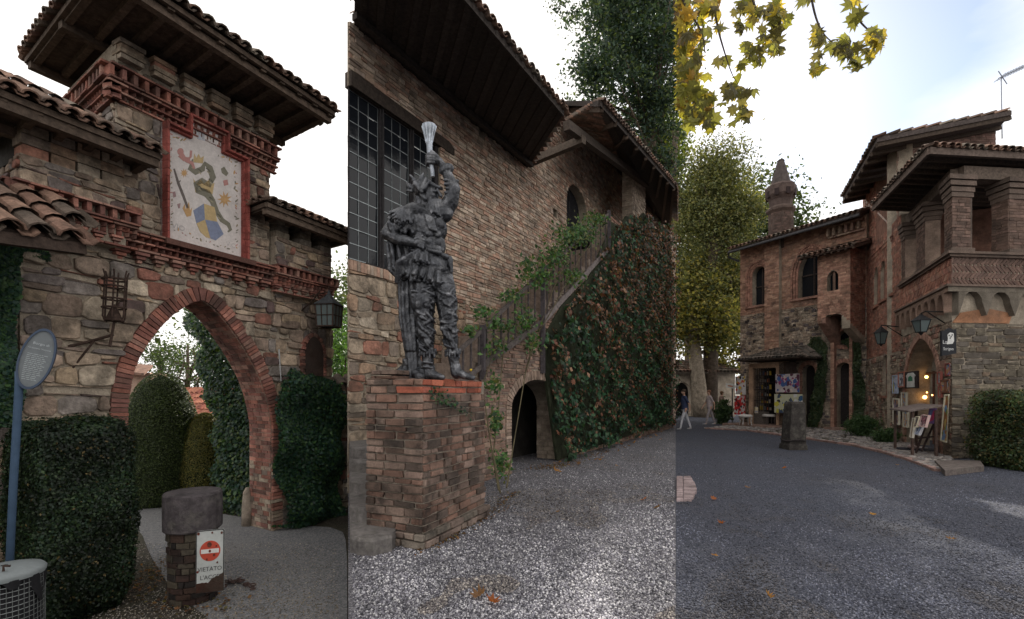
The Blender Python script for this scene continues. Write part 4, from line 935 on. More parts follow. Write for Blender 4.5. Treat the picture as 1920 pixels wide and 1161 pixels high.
# beyond the arch: topiary, trees, red roof, ivy wall
def topiary(name, label, px, pb, pt, hw, cols, seed, prof=1.0, Y=None):
    b = gpt(px, pb, ZG); z1 = EYE - (pt - HY) / FPX * b.y; r = hw / FPX * b.y; h = z1 - ZG
    t = thing(name, label, 'topiary', (b.x, b.y, ZG)); g = np.random.default_rng(seed); n = 26000
    k = g.uniform(0, 1, n) ** .8; a = g.uniform(0, 6.2832, n); pr_ = np.sqrt(np.clip(1 - np.clip((k - .25) / .75, 0, 1) ** 2.2, 0, 1)) * (0.8 + .2 * np.clip(k / .3, 0, 1)); rr = r * pr_ * g.uniform(.95, 1.02, n)
    C = np.stack([b.x + rr * np.cos(a), b.y + rr * np.sin(a), ZG + h * k], 1); NN = np.stack([np.cos(a) * pr_, np.sin(a) * pr_, k ** 3], 1) + g.normal(size=(n, 3)) * .4
    leafcloud(C, NN, 0.016, cols, 'clipped_leaves', t, None, 'stuff', .6, g, .1)
    m = MB(); m.lathe((b.x, b.y, ZG), [(r * .93 * math.sqrt(max(0, 1 - max(0, (q_ - .25) / .75) ** 2.2)) * (.8 + .2 * min(1, q_ / .3)) + .001, h * q_ * .98) for q_ in np.linspace(0, 1, 14)], (0.02, .03, .012), 20); m.build('twig_mass', m_bark, t, True); return t
topiary('topiary_dome', 'tall dark green clipped topiary dome seen through the archway', 302, 942, 698, 67, [(0.05, .075, .02), (0.035, .055, .018), (.06, .085, .025)], 21)
topiary('topiary_egg', 'smaller golden green topiary egg behind the bollard under the arch', 384, 938, 774, 47, [(0.14, .13, .03), (0.10, .10, .025), (.17, .15, .035), (.08, .09, .02)], 22)
g = random.Random(3); pts = []
for k in range(30000):
    py_ = g.uniform(575, 972); xl = float(np.interp(py_, [575, 610, 650, 700, 780, 860, 972], [340, 352, 372, 372, 400, 402, 398])) + 6 * math.sin(py_ * .09) + g.gauss(0, 3); px_ = g.uniform(xl, 500); Y = 8.0 + 1.3 * g.random() + (500 - px_) / 160 * 1.3
    p = ray(px_, py_, Y)
    if p.z > ZG: pts.append((np.array(p), np.array([-.4, -.8, .3])))
ivy('ivy_curtain', 'curtain of dark ivy hanging behind the right side of the archway', pts, None, 0, .038, IVY + [(0.07, .11, .02)], 9, .06, 0)
hb = thing('far_cottage', 'low cottage with a red tiled roof beyond the archway', 'cottage', ray(350, 850, 15))
e0, e1 = ray(300, 800, 16), ray(440, 812, 13.5); t0_, t1_ = e0 + Vector((-1.2, 2.6, 1.25)), e1 + Vector((-1.2, 2.6, 1.25))
slab([e0, e1, t1_, t0_], .06, hb, 'roof_deck', m_wood, WD); gs = None
TILE_ = TILE[:]; TILE[:] = [(0.36, .13, .09), (.30, .11, .08), (.40, .17, .11)]; roof_plane(e0, e1, [e0, e1, t1_, t0_], hb, .2, .3, 71, minpx=10, cap=120); TILE[:] = TILE_
mb = MB(); fr_ = Frame(e0.xy, (e1 - e0).xy); mb.prism(fr_.P, [(0.1, ZG), ((e1 - e0).length - .1, ZG), ((e1 - e0).length - .1, e0.z - .1), (.1, e0.z - .1)], -2.5, -.2, (0.3, .2, .15)); mb.build('wall', m_mortar, hb)
h2 = thing('far_house', 'pale house corner with a low roof at the left edge of the archway opening', 'house', ray(258, 800, 17))
mb = MB(); q = ray(250, 735, 17.5); mb.box((q.x, q.y, ZG), 1.6, 1.6, EYE + (HY - 700) / FPX * 17.5 - ZG, (0.42, .30, .24), .3); mb.build('wall', m_mortar, h2)
a0, a1 = ray(222, 696, 16.5), ray(270, 700, 16.3); slab([a0, a1, a1 + Vector((-.6, 1.2, .35)), a0 + Vector((-.6, 1.2, .35))], .08, h2, 'roof', m_tile, TILE[0])
mb = MB(); q = gpt(222, 800, ZG); mb.box((ray(221, 0, 9).x, 9, ZG), .35, .05, EYE - (778 - HY) / 900 * 9 - ZG, (0.8, .8, .8)); tag(mb.build('white_board', m_paint, None), 'white board standing behind the hedge at the left foot of the archway', 'board')
TG = [(0.06, .10, .03), (.045, .08, .025), (.09, .13, .035), (.035, .06, .02)]
for k, (px_, Y, top, rx, lab) in enumerate(((300, 24, 640, 1.6, 'pale airy tree with sparse branches beyond the archway, left one'), (352, 21, 612, 1.7, 'thin leafy tree beyond the archway just left of the ivy curtain'))):
    b = ray(px_, 735, Y); b.z = ZG; tz = EYE + (HY - top) / FPX * Y; tree('garden_tree', lab, 'trees beyond the archway', b, [(b, .16), (b + Z * (tz - ZG) * .5, .1), (b + Z * (tz - ZG) * .85, .04)],
        limbs(b + Z * (tz - ZG) * .5, [(b + Z * (tz - ZG) * .68, (rx, rx, (tz - ZG) * .3))], 12, .06, k), [((b.x, b.y, ZG + (tz - ZG) * .66), (rx, rx, (tz - ZG) * .34))], 170, 22, .26, .06, TG, 30 + k)
# right of the gatehouse: garden wall with tiles, green trees
gw = thing('garden_wall', 'low stone garden wall with a tiled coping right of the gatehouse', 'wall', ray(645, 800, 9.3))
GF = Frame(ray(623, 735, 9.0).xy, Vector((.7, .5))); zt_ = EYE + (HY - 722) / FPX * 9.0; backing(GF, [[(-.1, ZG), (.75, ZG), (.75, zt_), (-.1, zt_)]], .3, gw)
lay([[(-.1, ZG), (.75, ZG), (.75, zt_), (-.1, zt_)]], sty(S_RUB, h=(.07, .16), l=(.1, .25)), GF.P, gw, 'stone', m_stone, 31)
e0, e1 = GF.P(-.15, zt_ - .01, .14), GF.P(.8, zt_ - .01, .14); t0_, t1_ = GF.P(-.15, zt_ + .16, -.2), GF.P(.8, zt_ + .16, -.2); roof_plane(e0, e1, [e0, e1, t1_, t0_], gw, .17, .3, 33, lift=0)
for k, (px_, top, Y, lab) in enumerate(((618, 600, 15, 'green leafy tree right of the gatehouse behind the hanging lantern'), (655, 575, 18, 'taller green tree behind the garden wall right of the gatehouse'))):
    b = ray(px_, 735, Y); b.z = ZG; tz = EYE + (HY - top) / FPX * Y; tree('garden_tree', lab, 'trees right of the gatehouse', b, [(b, .14), (b + Z * (tz - ZG) * .6, .08)], limbs(b + Z * 1.5, [(b + Z * (tz - ZG) * .6, (1, 1, 1.2))], 6, .05, 5 + k),
        [((b.x, b.y, ZG + (tz - ZG) * .62), (.85, .85, (tz - ZG) * .42))], 170, 45, .22, .05, [(0.06, .13, .04), (.09, .18, .04), (.045, .10, .035)], 40 + k)

# the boundary wall going on to the left under the ivy, and the garden beyond it
bw = thing('boundary_wall', 'ivy covered boundary wall continuing left from the gatehouse at the left edge', 'wall', F0.P(uL - 2, 0)); BF = F0.off(-.08)
backing(BF, [[(uL - 6, ZG), (uL + .05, ZG), (uL + .05, 2.75), (uL - 6, 2.75)]], .4, bw); lay([[(uL - 6, ZG), (uL, ZG), (uL, 2.75), (uL - 6, 2.75)]], sty(S_RUB), BF.P, bw, 'stone', m_stone, 35, minpx=400)
leafcloud(np.array([p[0] for p in surf_pts(BF, [(uL - 6, ZG), (uL - .4, ZG), (uL - .4, 2.8), (uL - 6, 2.8)], 9000, .05, .3, 77)]), np.tile(np.array([F0.N.x, F0.N.y, .3]), (9000, 1)) + np.random.default_rng(5).normal(size=(9000, 3)) * .4, .04, IVY, 'ivy_cover', bw, None, 'stuff')
for k, (x, y, h, r, lab) in enumerate(((-22, 24, 11, 3.4, 'leafy tree far left beyond the boundary wall'), (-15, 31, 12, 3.8, 'large tree behind the topiary garden'), (-29, 17, 9, 3.0, 'low spreading tree at the far left of the garden'), (-11.5, 36, 11, 3.4, 'tree behind the far cottage'))):
    tree('garden_tree', lab, 'trees beyond the wall', (x, y, ZG), [((x, y, ZG), .3), ((x, y, h * .6), .15)], [], [((x, y, h * .6), (r, r, h * .4))], 170, 34, .7, .16, [(.07, .10, .04), (.05, .08, .03), (.10, .12, .05)], 140 + k)
# ================================================================== PANEL TWO: the brick house, its stair and the statue
A2 = Vector((0.5145, 0.8575))
_y = EYE * FPX / (925 - HY); W2 = Frame(((653 - CX) / FPX * _y, _y), A2)
_y = EYE * FPX / (862 - HY); S2 = Frame(((1050 - CX) / FPX * _y, _y), A2)
uE = W2.uz(1266, 700)[0]; zTop = W2.uz(655, 42)[1]
house = thing('brick_house', 'old brick and stone house with leaded window, deep dark eaves and outside stair', 'house', W2.P(6, 0))
LN = [(0.30, 0.25, 0.22)]
wz0, wz1 = W2.uz(700, 500)[1], W2.uz(690, 185)[1]; wu1 = W2.uz(824, 400)[0]
slots = []
for px_, py_ in ((903, 252), (965, 293), (1040, 400)):
    a, z_ = W2.uz(px_, py_); slots.append([(a - .12, z_ - .11), (a + .12, z_ - .11), (a + .12, z_ + .11), (a - .12, z_ + .11)])
du0, du1 = W2.uz(1062, 400)[0], W2.uz(1100, 400)[0]; zland = S2.uz(1143, 470)[1]
door = archpoly(du0, du1, zland, zland + 1.75, zland + 2.35, 6)
oE = 2.1; ea = W2.off(oE); u0_ = ea.uz(653, 0)[0]; zE = ea.uz(880, 2)[1]; u1_ = ea.uz(1056, 185)[0]; uJ = u1_ + .15
pf = W2.off(2.25); a_ = pf.uz(1124, 190); b_2 = pf.uz(1266, 352)
uJ2, zJ = W2.uz(1064, 190); uJ = max(u1_ + .05, W2.uz(985, 300)[0]); step_ = [(uE, max(b_2[1] + .3, W2.uz(1064, 190)[1]))] + [W2.uz(x, y) for x, y in ((1064, 190), (1045, 190), (1012, 150))] + [(uJ, W2.uz(990, 130)[1])]; zJ2 = max(b_2[1] + .3, zJ)
outl = [(0, 0), (uE, 0), *step_, (uJ, zTop), (0, zTop), (0, wz1), (wu1, wz1), (wu1, wz0), (0, wz0)]
backing(W2, [outl] + slots + [door], 0.02, house)
oin = [(.42, 0), (uE - .3, 0), (uE - .3, zJ2), *step_[1:], (uJ, zTop), (.42, zTop), (.42, wz1 + .02), (wu1, wz1 + .02), (wu1, wz0), (.42, wz0)]
backing(Frame(W2.P(0, 0, -.021).xy, A2), [oin] + slots + [door], 0.4, house)
mb = MB(); rd = Vector((BX, 1)).normalized(); p0 = W2.P(0.01, 0).xy; p1 = p0 + rd * 5.5
q = [p0 + rd * .2, W2.P(.43, 0, -.2).xy, W2.P(.43, 0, -.03).xy + rd * 5.0, p1]
onr = lambda d: Frame(W2.P(0, 0, d).xy, A2).uz(653, 700)[0]
mb.add([(a.x, a.y, 0) for a in q] + [(a.x, a.y, zTop) for a in q], [(0, 1, 5, 4), (1, 2, 6, 5), (2, 3, 7, 6), (3, 0, 4, 7), (4, 5, 6, 7)], MORT); mb.build('end_wall', m_mortar, house)
mb = MB(); mb.prism(W2.P, [(onr(-4.2) + .3, 0), (uE - 2.4, 0), (uE - 2.4, zTop), (onr(-4.2) + .3, zTop)], -4.2, -4.0, (0.03, .03, .03)); mb.build('rear_wall', m_mortar, house)
zsil = wz0 - 0.17
HB = sty(S_BRICK, h=(0.058, 0.075), l=(0.2, 0.3), pal=TANB + [(0.42, .33, .27)], d=(0.008, 0.035), jit=0.008, wob=0.012, ch=0.08, j=0.014)
HS = sty(S_RUB, h=(0.09, 0.24), l=(0.14, 0.42), pal=PST, d=(0.01, 0.05))
um = W2.uz(872, 600)[0]
lay([[(0, 0), (um, 0), (um, zsil), (0, zsil)]], HS, W2.P, house, 'stone', m_stone, 41, cap=200)
lay([[(um, 0), (uE, 0), (uE, 2.35), (um, 2.35)]], sty(HB, ch=.16, split=0, l=(.14, .3), h=(.06, .11)), W2.P, house, 'stone', m_stone, 42, cap=290)
lay([[(wu1, zsil), (um, zsil), (um, 2.35), (uE, 2.35), *step_, (uJ, zTop), (0, zTop), (0, wz1 + .24), (wu1 + .4, wz1 + .24), (wu1 + .4, wz1), (wu1, wz1)]] + slots + [door], HB, W2.P, house, 'brick', m_brick, 43, cap=290)
gs = []; rg = random.Random(8); u = 0.0
while u < wu1 + .1:
    v, f = pgeo([(u + .004, zsil + .005), (u + .066, zsil + .005), (u + .066, wz0 - .006), (u + .004, wz0 - .006)], W2.P, -.02, .05 + rg.uniform(-.008, .008), .006, rg); gs.append((v, f, sh(rg.choice(TANB), rg.uniform(.8, 1.2)))); u += .07
emit(gs, house, 'sill_brick', m_brick, 8, 80)
for s_ in slots:
    mb = MB(); mb.prism(W2.P, s_, -.3, -.28, (.012, .011, .01)); mb.build('putlog_hole', m_wood, house)
lb0, lb1 = W2.uz(868, 268)
mb = MB(); mb.prism(W2.P, [(0.02, wz1), (wu1 + .42, wz1 + .0), (wu1 + .42, wz1 + .13), (wu1 + .25, wz1 + .21), (0.02, wz1 + .24)], -.1, .05, (.055, .043, .036)); mb.build('lintel_beam', m_wood, house)
# leaded window: mullions, lead bars, single panes
win = MB(); FRC = (.035, .032, .034); nL = 3; lw = wu1 / nL
win.prism(W2.P, [(.42, wz0), (wu1 - .0, wz0), (wu1 - .0, wz0 + .05), (.42, wz0 + .05)], -.16, -.04, FRC)
for k in range(nL + 1):
    uu = wu1 * k / nL; a, b = (max(uu - .05, 0.03), uu + .05) if k < nL else (uu - .09, uu)
    win.prism(W2.P, [(a, wz0), (b, wz0), (b, wz1), (a, wz1)], -.17 if k else -.05, -.03, FRC)
    if 0 < k < nL: win.prism(W2.P, [(uu - .015, wz0), (uu + .015, wz0), (uu + .015, wz1), (uu - .015, wz1)], -.03, .0, FRC)
wo = win.build('leaded_window', m_wood, house)
ld = MB(); rg = random.Random(12); nr_ = 11; gs = []
for k in range(nL):
    a0, a1 = wu1 * k / nL + .06, wu1 * (k + 1) / nL - .06; nc = 3
    for j in range(nr_ + 1):
        z_ = wz0 + .05 + (wz1 - wz0 - .05) * j / nr_; ld.beam(W2.P(a0, z_, -.075), W2.P(a1, z_, -.075), .008, .011, (.30, .33, .34))
    for i in range(nc + 1):
        u = a0 + (a1 - a0) * i / nc; ld.beam(W2.P(u, wz0 + .05, -.075), W2.P(u, wz1, -.075), .008, .009, (.30, .33, .34))
    for j in range(nr_):
        for i in range(nc):
            ua, ub = a0 + (a1 - a0) * i / nc + .004, a0 + (a1 - a0) * (i + 1) / nc - .004; za, zb = wz0 + .05 + (wz1 - wz0 - .05) * j / nr_ + .004, wz0 + .05 + (wz1 - wz0 - .05) * (j + 1) / nr_ - .004
            t = [rg.uniform(-.006, .006) for _ in range(4)]
            vs_ = [W2.P(ua, za, -.08 + t[0]), W2.P(ub, za, -.08 + t[1]), W2.P(ub, zb, -.08 + t[2]), W2.P(ua, zb, -.08 + t[0] + t[2] - t[1])]; m = MB(); m.add(vs_ + [p - W2.P(0, 0, .006) + W2.P(0, 0, 0) for p in vs_], [(0, 1, 2, 3), (7, 6, 5, 4), (0, 4, 5, 1), (1, 5, 6, 2), (2, 6, 7, 3), (3, 7, 4, 0)], (.02, .02, .02)); m.build('pane', m_glass, wo)
ld.build('lead_bars', m_metal, wo)
mb = MB(); mb.prism(W2.P, [(.5, wz0), (wu1, wz0), (wu1, wz1), (.5, wz1)], -.45, -.42, (.008, .008, .01)); mb.build('dark_room', m_wood, house)
mb = MB(); mb.prism(W2.P, door, -.34, -.28, (.02, .02, .024)); dr = mb.build('door', m_wood, house)
mb = MB(); mb.beam(W2.P((du0 + du1) / 2, zland, -.27), W2.P((du0 + du1) / 2, zland + 2.3, -.27), .03, .05, (.05, .05, .055)); mb.build('door_mullion', m_wood, dr)
# main roof
def onray(d): f = W2.off(d); return f.uz(653, 700)[0] + .03
e0 = ea.P(u0_ + .1, zE); e1 = ea.P(u1_, zE); rs = .17
t0_ = W2.P(onray(-1.5) + .1, zE + (oE + 1.5) * rs, -1.5); t1_ = W2.P(uJ + .12 + 1.5 * (uJ + .12 - u1_) / oE, zE + (oE + 1.5) * rs, -1.5)
BRD = (0.042, 0.034, 0.03)
slab([e0, e1, t1_, t0_], .04, house, 'eaves_boarding', m_wood, BRD); roof_plane(e0, e1, [e0, e1, t1_, t0_], house, .2, .38, 81, minpx=10, cap=200)
mb = MB(); mb.beam(e0 - Z * .03, e1 - Z * .03, .04, .12, BRD); mb.build('fascia', m_wood, house)
rafters(e0 + Vector((.05, .1, 0)), e1, t0_, t1_, 17, .10, .03, house, .05, col=BRD)
mb = MB(); mb.beam(e0.lerp(t0_, .5) - Z * .12, e1.lerp(t1_, .5) - Z * .12, .10, .10, BRD); mb.build('purlin', m_wood, house)
# the wall top runs up to the boards
# porch roof over the landing
pa, pb = pf.P(*a_), pf.P(b_2[0] - .1, b_2[1]); pc = W2.P(uE - .4, zJ2 + .02, -.2); pd_ = W2.P(uJ2, zJ + .02, -.1)
slab([pa, pb, pc, pd_], .05, house, 'porch_boarding', m_wood, BRD); roof_plane(pa, pb, [pa, pb, pc, pd_], house, .2, .38, 82, minpx=9, cap=280)
mb = MB(); mb.beam(pa - Z * .05, pb - Z * .05, .05, .12, BRD); mb.beam(pa - Z * .05, pd_ - Z * .05, .06, .12, BRD); mb.build('porch_fascia', m_wood, house)
rafters(pa, pb, pd_, pc, 9, .09, .12, house, .12)
bm0 = W2.P(*W2.uz(992, 305)); bm1 = W2.off(1.7).P(*W2.off(1.7).uz(1095, 262)); mb = MB(); mb.beam(bm0, bm1, .16, .18, (.09, .07, .055)); mb.build('bracket_beam', m_wood, house)
bm2 = W2.off(1.6).P(*W2.off(1.6).uz(1062, 235)); bm3 = S2.off(.1).P(*S2.off(.1).uz(1212, 345)); mb = MB(); mb.beam(bm2, bm3, .16, .2, (.07, .055, .045)); mb.build('tie_beam', m_wood, house)
pu0, pu1 = S2.uz(1187, 400)[0], S2.uz(1210, 400)[0]; pz0 = S2.uz(1160, 425)[1]; pz1 = S2.uz(1200, 335)[1]
pil = MB(); pil.prism(S2.P, [(pu0, 0), (pu1, 0), (pu1, pz1), (pu0, pz1)], -.38, -.02, MORT); po = pil.build('porch_pillar', m_mortar, house)
PT2 = sty(HB, pal=[(.34, .28, .22), (.30, .24, .19), (.38, .31, .25)], jit=.004, wob=0)
rgx = random.Random(5)
def facebricks(fr, u0, u1, z0, z1, parent, st=PT2, seed=0, cap=280, mat=None, minpx=12): lay([[(u0, z0), (u1, z0), (u1, z1), (u0, z1)]], st, fr.P, parent, 'brick', mat or m_brick, seed, minpx, cap)
facebricks(S2.off(-.02), pu0, pu1, pz0, pz1, po, seed=3); PLf = Frame(S2.P(pu0, 0, -.38).xy, S2.N); facebricks(PLf, 0, .36, pz0, pz1, po, seed=4)

# the stair flank under the ivy, with its arch
st_ = thing('stair_block', 'masonry stair block with a round brick arch at ground level beside the statue', 'staircase', S2.P(-1, 0))
sL, sM = S2.uz(884, 800)[0], S2.uz(1143, 500)[0]; sR = S2.uz(1262, 600)[0]; zq = S2.uz(884, 712)[1]
oa0, oa1 = S2.uz(957, 800)[0], S2.uz(1050, 800)[0]; oz = S2.uz(1003, 765)[1]; ot = S2.uz(1000, 712)[1]
op = archpoly(oa0, oa1, 0, oz, ot, 8)
arch_in = [(oa0, 0)] + op[:1:-1] + [(oa1, 0)]
flank = [(sL, 0)] + arch_in + [(sR, 0), (sR, pz0), (sM, pz0), (sM, zland), (sL, zq)]
backing(S2, [flank], 0.62, st_, 'flank_wall')
av = Curve(arch_in); ao = [tuple(p + n_ * .2) for p, n_ in zip(av.p, av.n)]
lay([[(sL, 0), (ao[0][0], 0)] + ao + [(ao[-1][0], 0), (sR, 0), (sR, pz0), (sM, pz0), (sM, zland), (sL, zq)]], sty(HB, pal=[(.26, .17, .13), (.22, .14, .11), (.30, .21, .16), (.18, .13, .11)]), S2.P, st_, 'brick', m_brick, 51, cap=200)
voussoirs(S2, av, .2, st_, [(.30, .22, .17), (.26, .19, .15), (.33, .25, .2)], (.055, .07), .04, 52, cap=100)
JF = Frame(S2.P(oa1, 0, -.62).xy, S2.N); facebricks(JF, 0, .6, 0, oz + .1, st_, sty(PT2, h=(.075, .12), l=(.2, .3)), 53)
mb = MB(); mb.prism(S2.P, [(sL, 0), (sR, 0), (sR, pz0), (sM, pz0), (sM, zland), (sL, zq)], -1.2, -1.1, (.02, .018, .016)); mb.build('shade_plate', m_mortar, st_)  # near-black plate, darkness inside the arch painted as colour
ns_ = 13
for k in range(ns_):
    ua = sL + (sM - sL) * k / ns_; ub = sL + (sM - sL) * (k + 1) / ns_; z_ = zq + (zland - zq) * (k + 1) / ns_
    mb = MB(); mb.prism(S2.P, [(ua, z_ - .3), (ub + .04, z_ - .3), (ub + .04, z_), (ua, z_)], -1.1, -.03, (.22, .17, .14)); mb.build('step', m_concrete, st_)
mb = MB(); mb.prism(S2.P, [(sM, zland - .15), (sR, zland - .15), (sR, zland), (sM, zland)], -1.1, -.05, (.2, .16, .13)); mb.build('landing', m_concrete, st_)
mb = MB(); mb.prism(S2.P, [(sM, pz0), (sR, pz0), (sR, pz0 + .07), (sM, pz0 + .07)], -.35, .04, (.22, .12, .09)); mb.build('coping', m_brick, st_)
rl = thing('stair_railing', 'weathered dark timber stair railing overgrown with a climbing rose', 'railing', S2.P(*S2.uz(1020, 600)))
RC = (.10, .085, .08); Sf = S2.off(.06)
def s2(px_, py_, d=.06): f = S2.off(d); return f.P(*f.uz(px_, py_))
RL = [(858, 660), (905, 618), (1018, 508), (1140, 402)]; LW = [(862, 718), (905, 685), (1018, 603), (1143, 464)]
for i in range(3): mb = MB(); mb.beam(s2(*RL[i]), s2(*RL[i + 1]), .055, .065, RC); mb.build('handrail', m_wood, rl)
for i in range(3): mb = MB(); mb.beam(s2(*LW[i]), s2(*LW[i + 1]), .05, .12 if i else .08, (.17, .145, .14) if i == 2 else RC); mb.build('stringer', m_wood, rl)
for (x, ya, yb) in ((905, 610, 712), (1018, 498, 700), (1142, 395, 472)): mb = MB(); mb.beam(s2(x, ya, .08), s2(x, yb, .08), .09, .09, (.075, .065, .07)); mb.build('newel_post', m_wood, rl)
def lerpx(L_, x):
    for i in range(len(L_) - 1):
        if L_[i][0] <= x <= L_[i + 1][0]: k = (x - L_[i][0]) / (L_[i + 1][0] - L_[i][0]); return L_[i][1] + (L_[i + 1][1] - L_[i][1]) * k
x = 868
while x < 1136:
    if min(abs(x - q) for q in (905, 1018, 1142)) > 6: mb = MB(); mb.beam(s2(x, lerpx(RL, x)), s2(x, lerpx(LW, x)), .032, .032, (.08, .068, .068)); mb.build('baluster', m_wood, rl)
    x += 15 * (1 - (x - 868) / 620)
# ivy over the flank
pl_ = S2.poly([(1146, 440), (1152, 415), (1168, 424), (1180, 404), (1200, 410), (1212, 398), (1232, 425), (1248, 420), (1263, 445), (1263, 792), (1150, 828), (1052, 864), (1042, 790), (1030, 700), (1022, 640), (1060, 572), (1110, 520)], 0.15)
AUT = [(0.04, .085, .04), (.035, .095, .05), (.06, .085, .035), (.02, .045, .028), (.16, .065, .04), (.26, .14, .09), (.12, .05, .035), (.06, .05, .025), (.05, .12, .055), (.012, .025, .015), (.02, .05, .03)]
sp_ = surf_pts(S2, pl_, 17000, .02, .62, 15)
def creeper_col(C, g):
    G_ = np.array([(0.04, .085, .04), (.035, .10, .055), (.02, .045, .028), (.05, .12, .055), (.015, .03, .018)]); R_ = np.array([(.20, .085, .05), (.28, .16, .10), (.14, .055, .035), (.10, .055, .03), (.05, .035, .02)])
    f = np.array([.5 + .9 * noise.noise(Vector(c) * .9) + .5 * noise.noise(Vector(c) * 3.1) + .09 * (c[2] - 2.5) for c in C]); r = g.random(len(C)) < np.clip(f - .2, .05, .75)
    return np.where(r[:, None], R_[g.integers(0, 5, len(C))], G_[g.integers(0, 5, len(C))])
ivy('virginia_creeper', 'wall of creeper leaves turning from green to rusty red over the stair block', sp_, None, 0, .062, creeper_col, 61, .13, 290)
mb = MB(); mb.prism(S2.P, pl_, 0, .06, (.03, .035, .02)); cw = mb.build('creeper_stems', m_bark, bpy.data.objects['virginia_creeper'])
# climbing rose on the rail
cr_t = thing('climbing_rose', 'straggling climbing rose with fresh green leaves winding up the stair railing', 'climbing plant', gpt(945, 920))
stems = [[(938, 925, .9), (925, 850, .6), (935, 760, .3), (945, 640, .15), (975, 560, .1)], [(950, 915, .9), (962, 840, .6), (985, 700, .25), (1010, 620, .12), (1045, 520, .12), (1085, 470, .1)], [(935, 920, .9), (915, 800, .5), (905, 720, .2), (930, 650, .1)], [(985, 700, .2), (1000, 640, .15), (1030, 590, .2), (1090, 480, .15), (1130, 430, .1)]]
for s_ in stems:
    mb = MB(); mb.tube([s2(x, y, d) for x, y, d in smooth_pts([(a, b) for a, b, c in s_], 1) and [(a, b, c) for a, b, c in s_]], [.014] + [.01] * (len(s_) - 2) + [.005], (.10, .085, .05), 6); mb.build('stem', m_bark, cr_t)
blobs = [(1080, 440, 42, 22, 300), (1118, 412, 24, 13, 110), (1040, 480, 30, 22, 160), (1010, 520, 30, 22, 150), (990, 495, 18, 12, 40), (1075, 520, 22, 20, 90), (960, 555, 22, 14, 50), (905, 585, 20, 12, 40), (940, 610, 30, 14, 60), (985, 600, 25, 30, 70), (930, 650, 25, 20, 45), (1000, 640, 20, 25, 60), (880, 620, 16, 12, 22), (930, 790, 12, 30, 50), (940, 870, 18, 28, 60), (925, 720, 14, 20, 30)]
rg = np.random.default_rng(4); Cs = []
for (x, y, rx, ry, n) in blobs:
    for k in range(int(n * 2.6)):
        Cs.append(s2(x + rg.normal() * rx * .5, y + rg.normal() * ry * .5, .12 + rg.normal() * .10 + (.4 if y > 700 else 0)))
ROSE = [(.06, .15, .04), (.045, .11, .035), (.09, .18, .05), (.035, .08, .03), (.14, .16, .05)]
for c in Cs[:280]:
    m = MB(); m.add(*lobeleaf(c, .075 * rg.uniform(.7, 1.3), (rg.normal() * .6 + .4, -1, .6 + rg.normal() * .4), (rg.normal(), rg.normal() * .4, -1), tuple(np.array(ROSE[rg.integers(0, 5)])))); m.build('leaf', m_leaf, cr_t)
C_ = np.array([tuple(c) for c in Cs[280:]]); leafcloud(C_, rg.normal(size=C_.shape) + np.array([.3, -.8, .6]), .045, ROSE, 'foliage', cr_t, None, 'stuff', .6, rg, .15)
mb = MB(); v, f = ellip(s2(883, 694, .2), (.022, .02, .022), n=8); mb.add(v, f, (.6, .42, .03)); mb.build('yellow_rose', m_paint, cr_t, True)

# plinth
pk = thing('brick_plinth', 'tall stained brick plinth carrying the statue, its top courses redder', 'plinth', gpt(793, 1030))
pY = EYE * FPX / (1030 - HY); PC = Vector(((793 - CX) / FPX * pY, pY)); PRf = Frame(PC, (.39, .92)); PLd = Vector((.907, -.42)); PLf2 = Frame(PC, PLd)
lR, lL, pzt = 1.42, .74, 1.735
quad = [PC, PC + PRf.U * lR, PC + PRf.U * lR - PLf2.U * lL, PC - PLf2.U * lL]
mb = MB(); g_ = .015; cc = sum(quad, Vector((0, 0))) / 4; qi = [p + (cc - p).normalized() * g_ for p in quad]
mb.add([(p.x, p.y, 0) for p in qi] + [(p.x, p.y, pzt - .01) for p in qi], [(0, 1, 5, 4), (1, 2, 6, 5), (2, 3, 7, 6), (3, 0, 4, 7), (4, 5, 6, 7)], (.26, .22, .18)); mb.build('core', m_mortar, pk)
PB = [(0.24, .14, .105), (.21, .125, .095), (.27, .17, .13), (.17, .115, .09), (.25, .18, .145), (.27, .19, .155), (.12, .09, .075)]
PRD = [(.36, .11, .07), (.40, .13, .08), (.30, .10, .07)]
PS = sty(S_BRICK, h=(.074, .082), l=(.22, .29), pal=PB, d=(.005, .028), jit=.008, wob=.008, ch=.07, j=.016, bev=.011, half=.3)
for fr_, a, b, sd_ in ((PRf, 0, lR, 1), (PLf2, -lL, 0, 2)):
    zz = pzt - .155
    lay([[(a + (.0), .16), (b, .16), (b, zz), (a, zz)]], PS, fr_.P, pk, 'brick', m_plbrick, 70 + sd_)
    lay([[(a, zz), (b - (.12 if fr_ is PRf else 0), zz), (b - (.12 if fr_ is PRf else 0), pzt), (a, pzt)]], sty(PS, pal=PRD if fr_ is PRf else PRD + PB), fr_.P, pk, 'brick', m_brick, 75 + sd_, d0=-.03)
    lay([[(a - .04 * (fr_ is PLf2), 0), (b + .04, 0), (b + .04, .16), (a - .04, .16)]], sty(PS, pal=[(.27, .21, .17), (.24, .18, .15), (.2, .17, .14)]), fr_.P, pk, 'brick', m_plbrick, 80 + sd_, dd=.04, d0=-.06)
tF = lambda a, b, d: Vector((*(PC + PRf.U * a - PLf2.U * b), pzt - .015 + d))
lay([[(0, 0), (lR, 0), (lR, lL), (0, lL)]], sty(PS, h=(.11, .13), pal=PRD + PB), tF, pk, 'brick', m_plbrick, 77)
mb = MB(); q = PC + PRf.U * .28 - PLf2.U * .62
for fr_, a, b, sd_ in ((Frame(PC - PLf2.U * .42 + PRf.U * .12, PLf2.U), -.34, 0, 5),):
    lay([[(a, pzt), (b, pzt), (b, pzt + .11), (a, pzt + .11)]], sty(PS, h=(.05, .056)), fr_.P, pk, 'brick', m_plbrick, 79, d0=-.5)
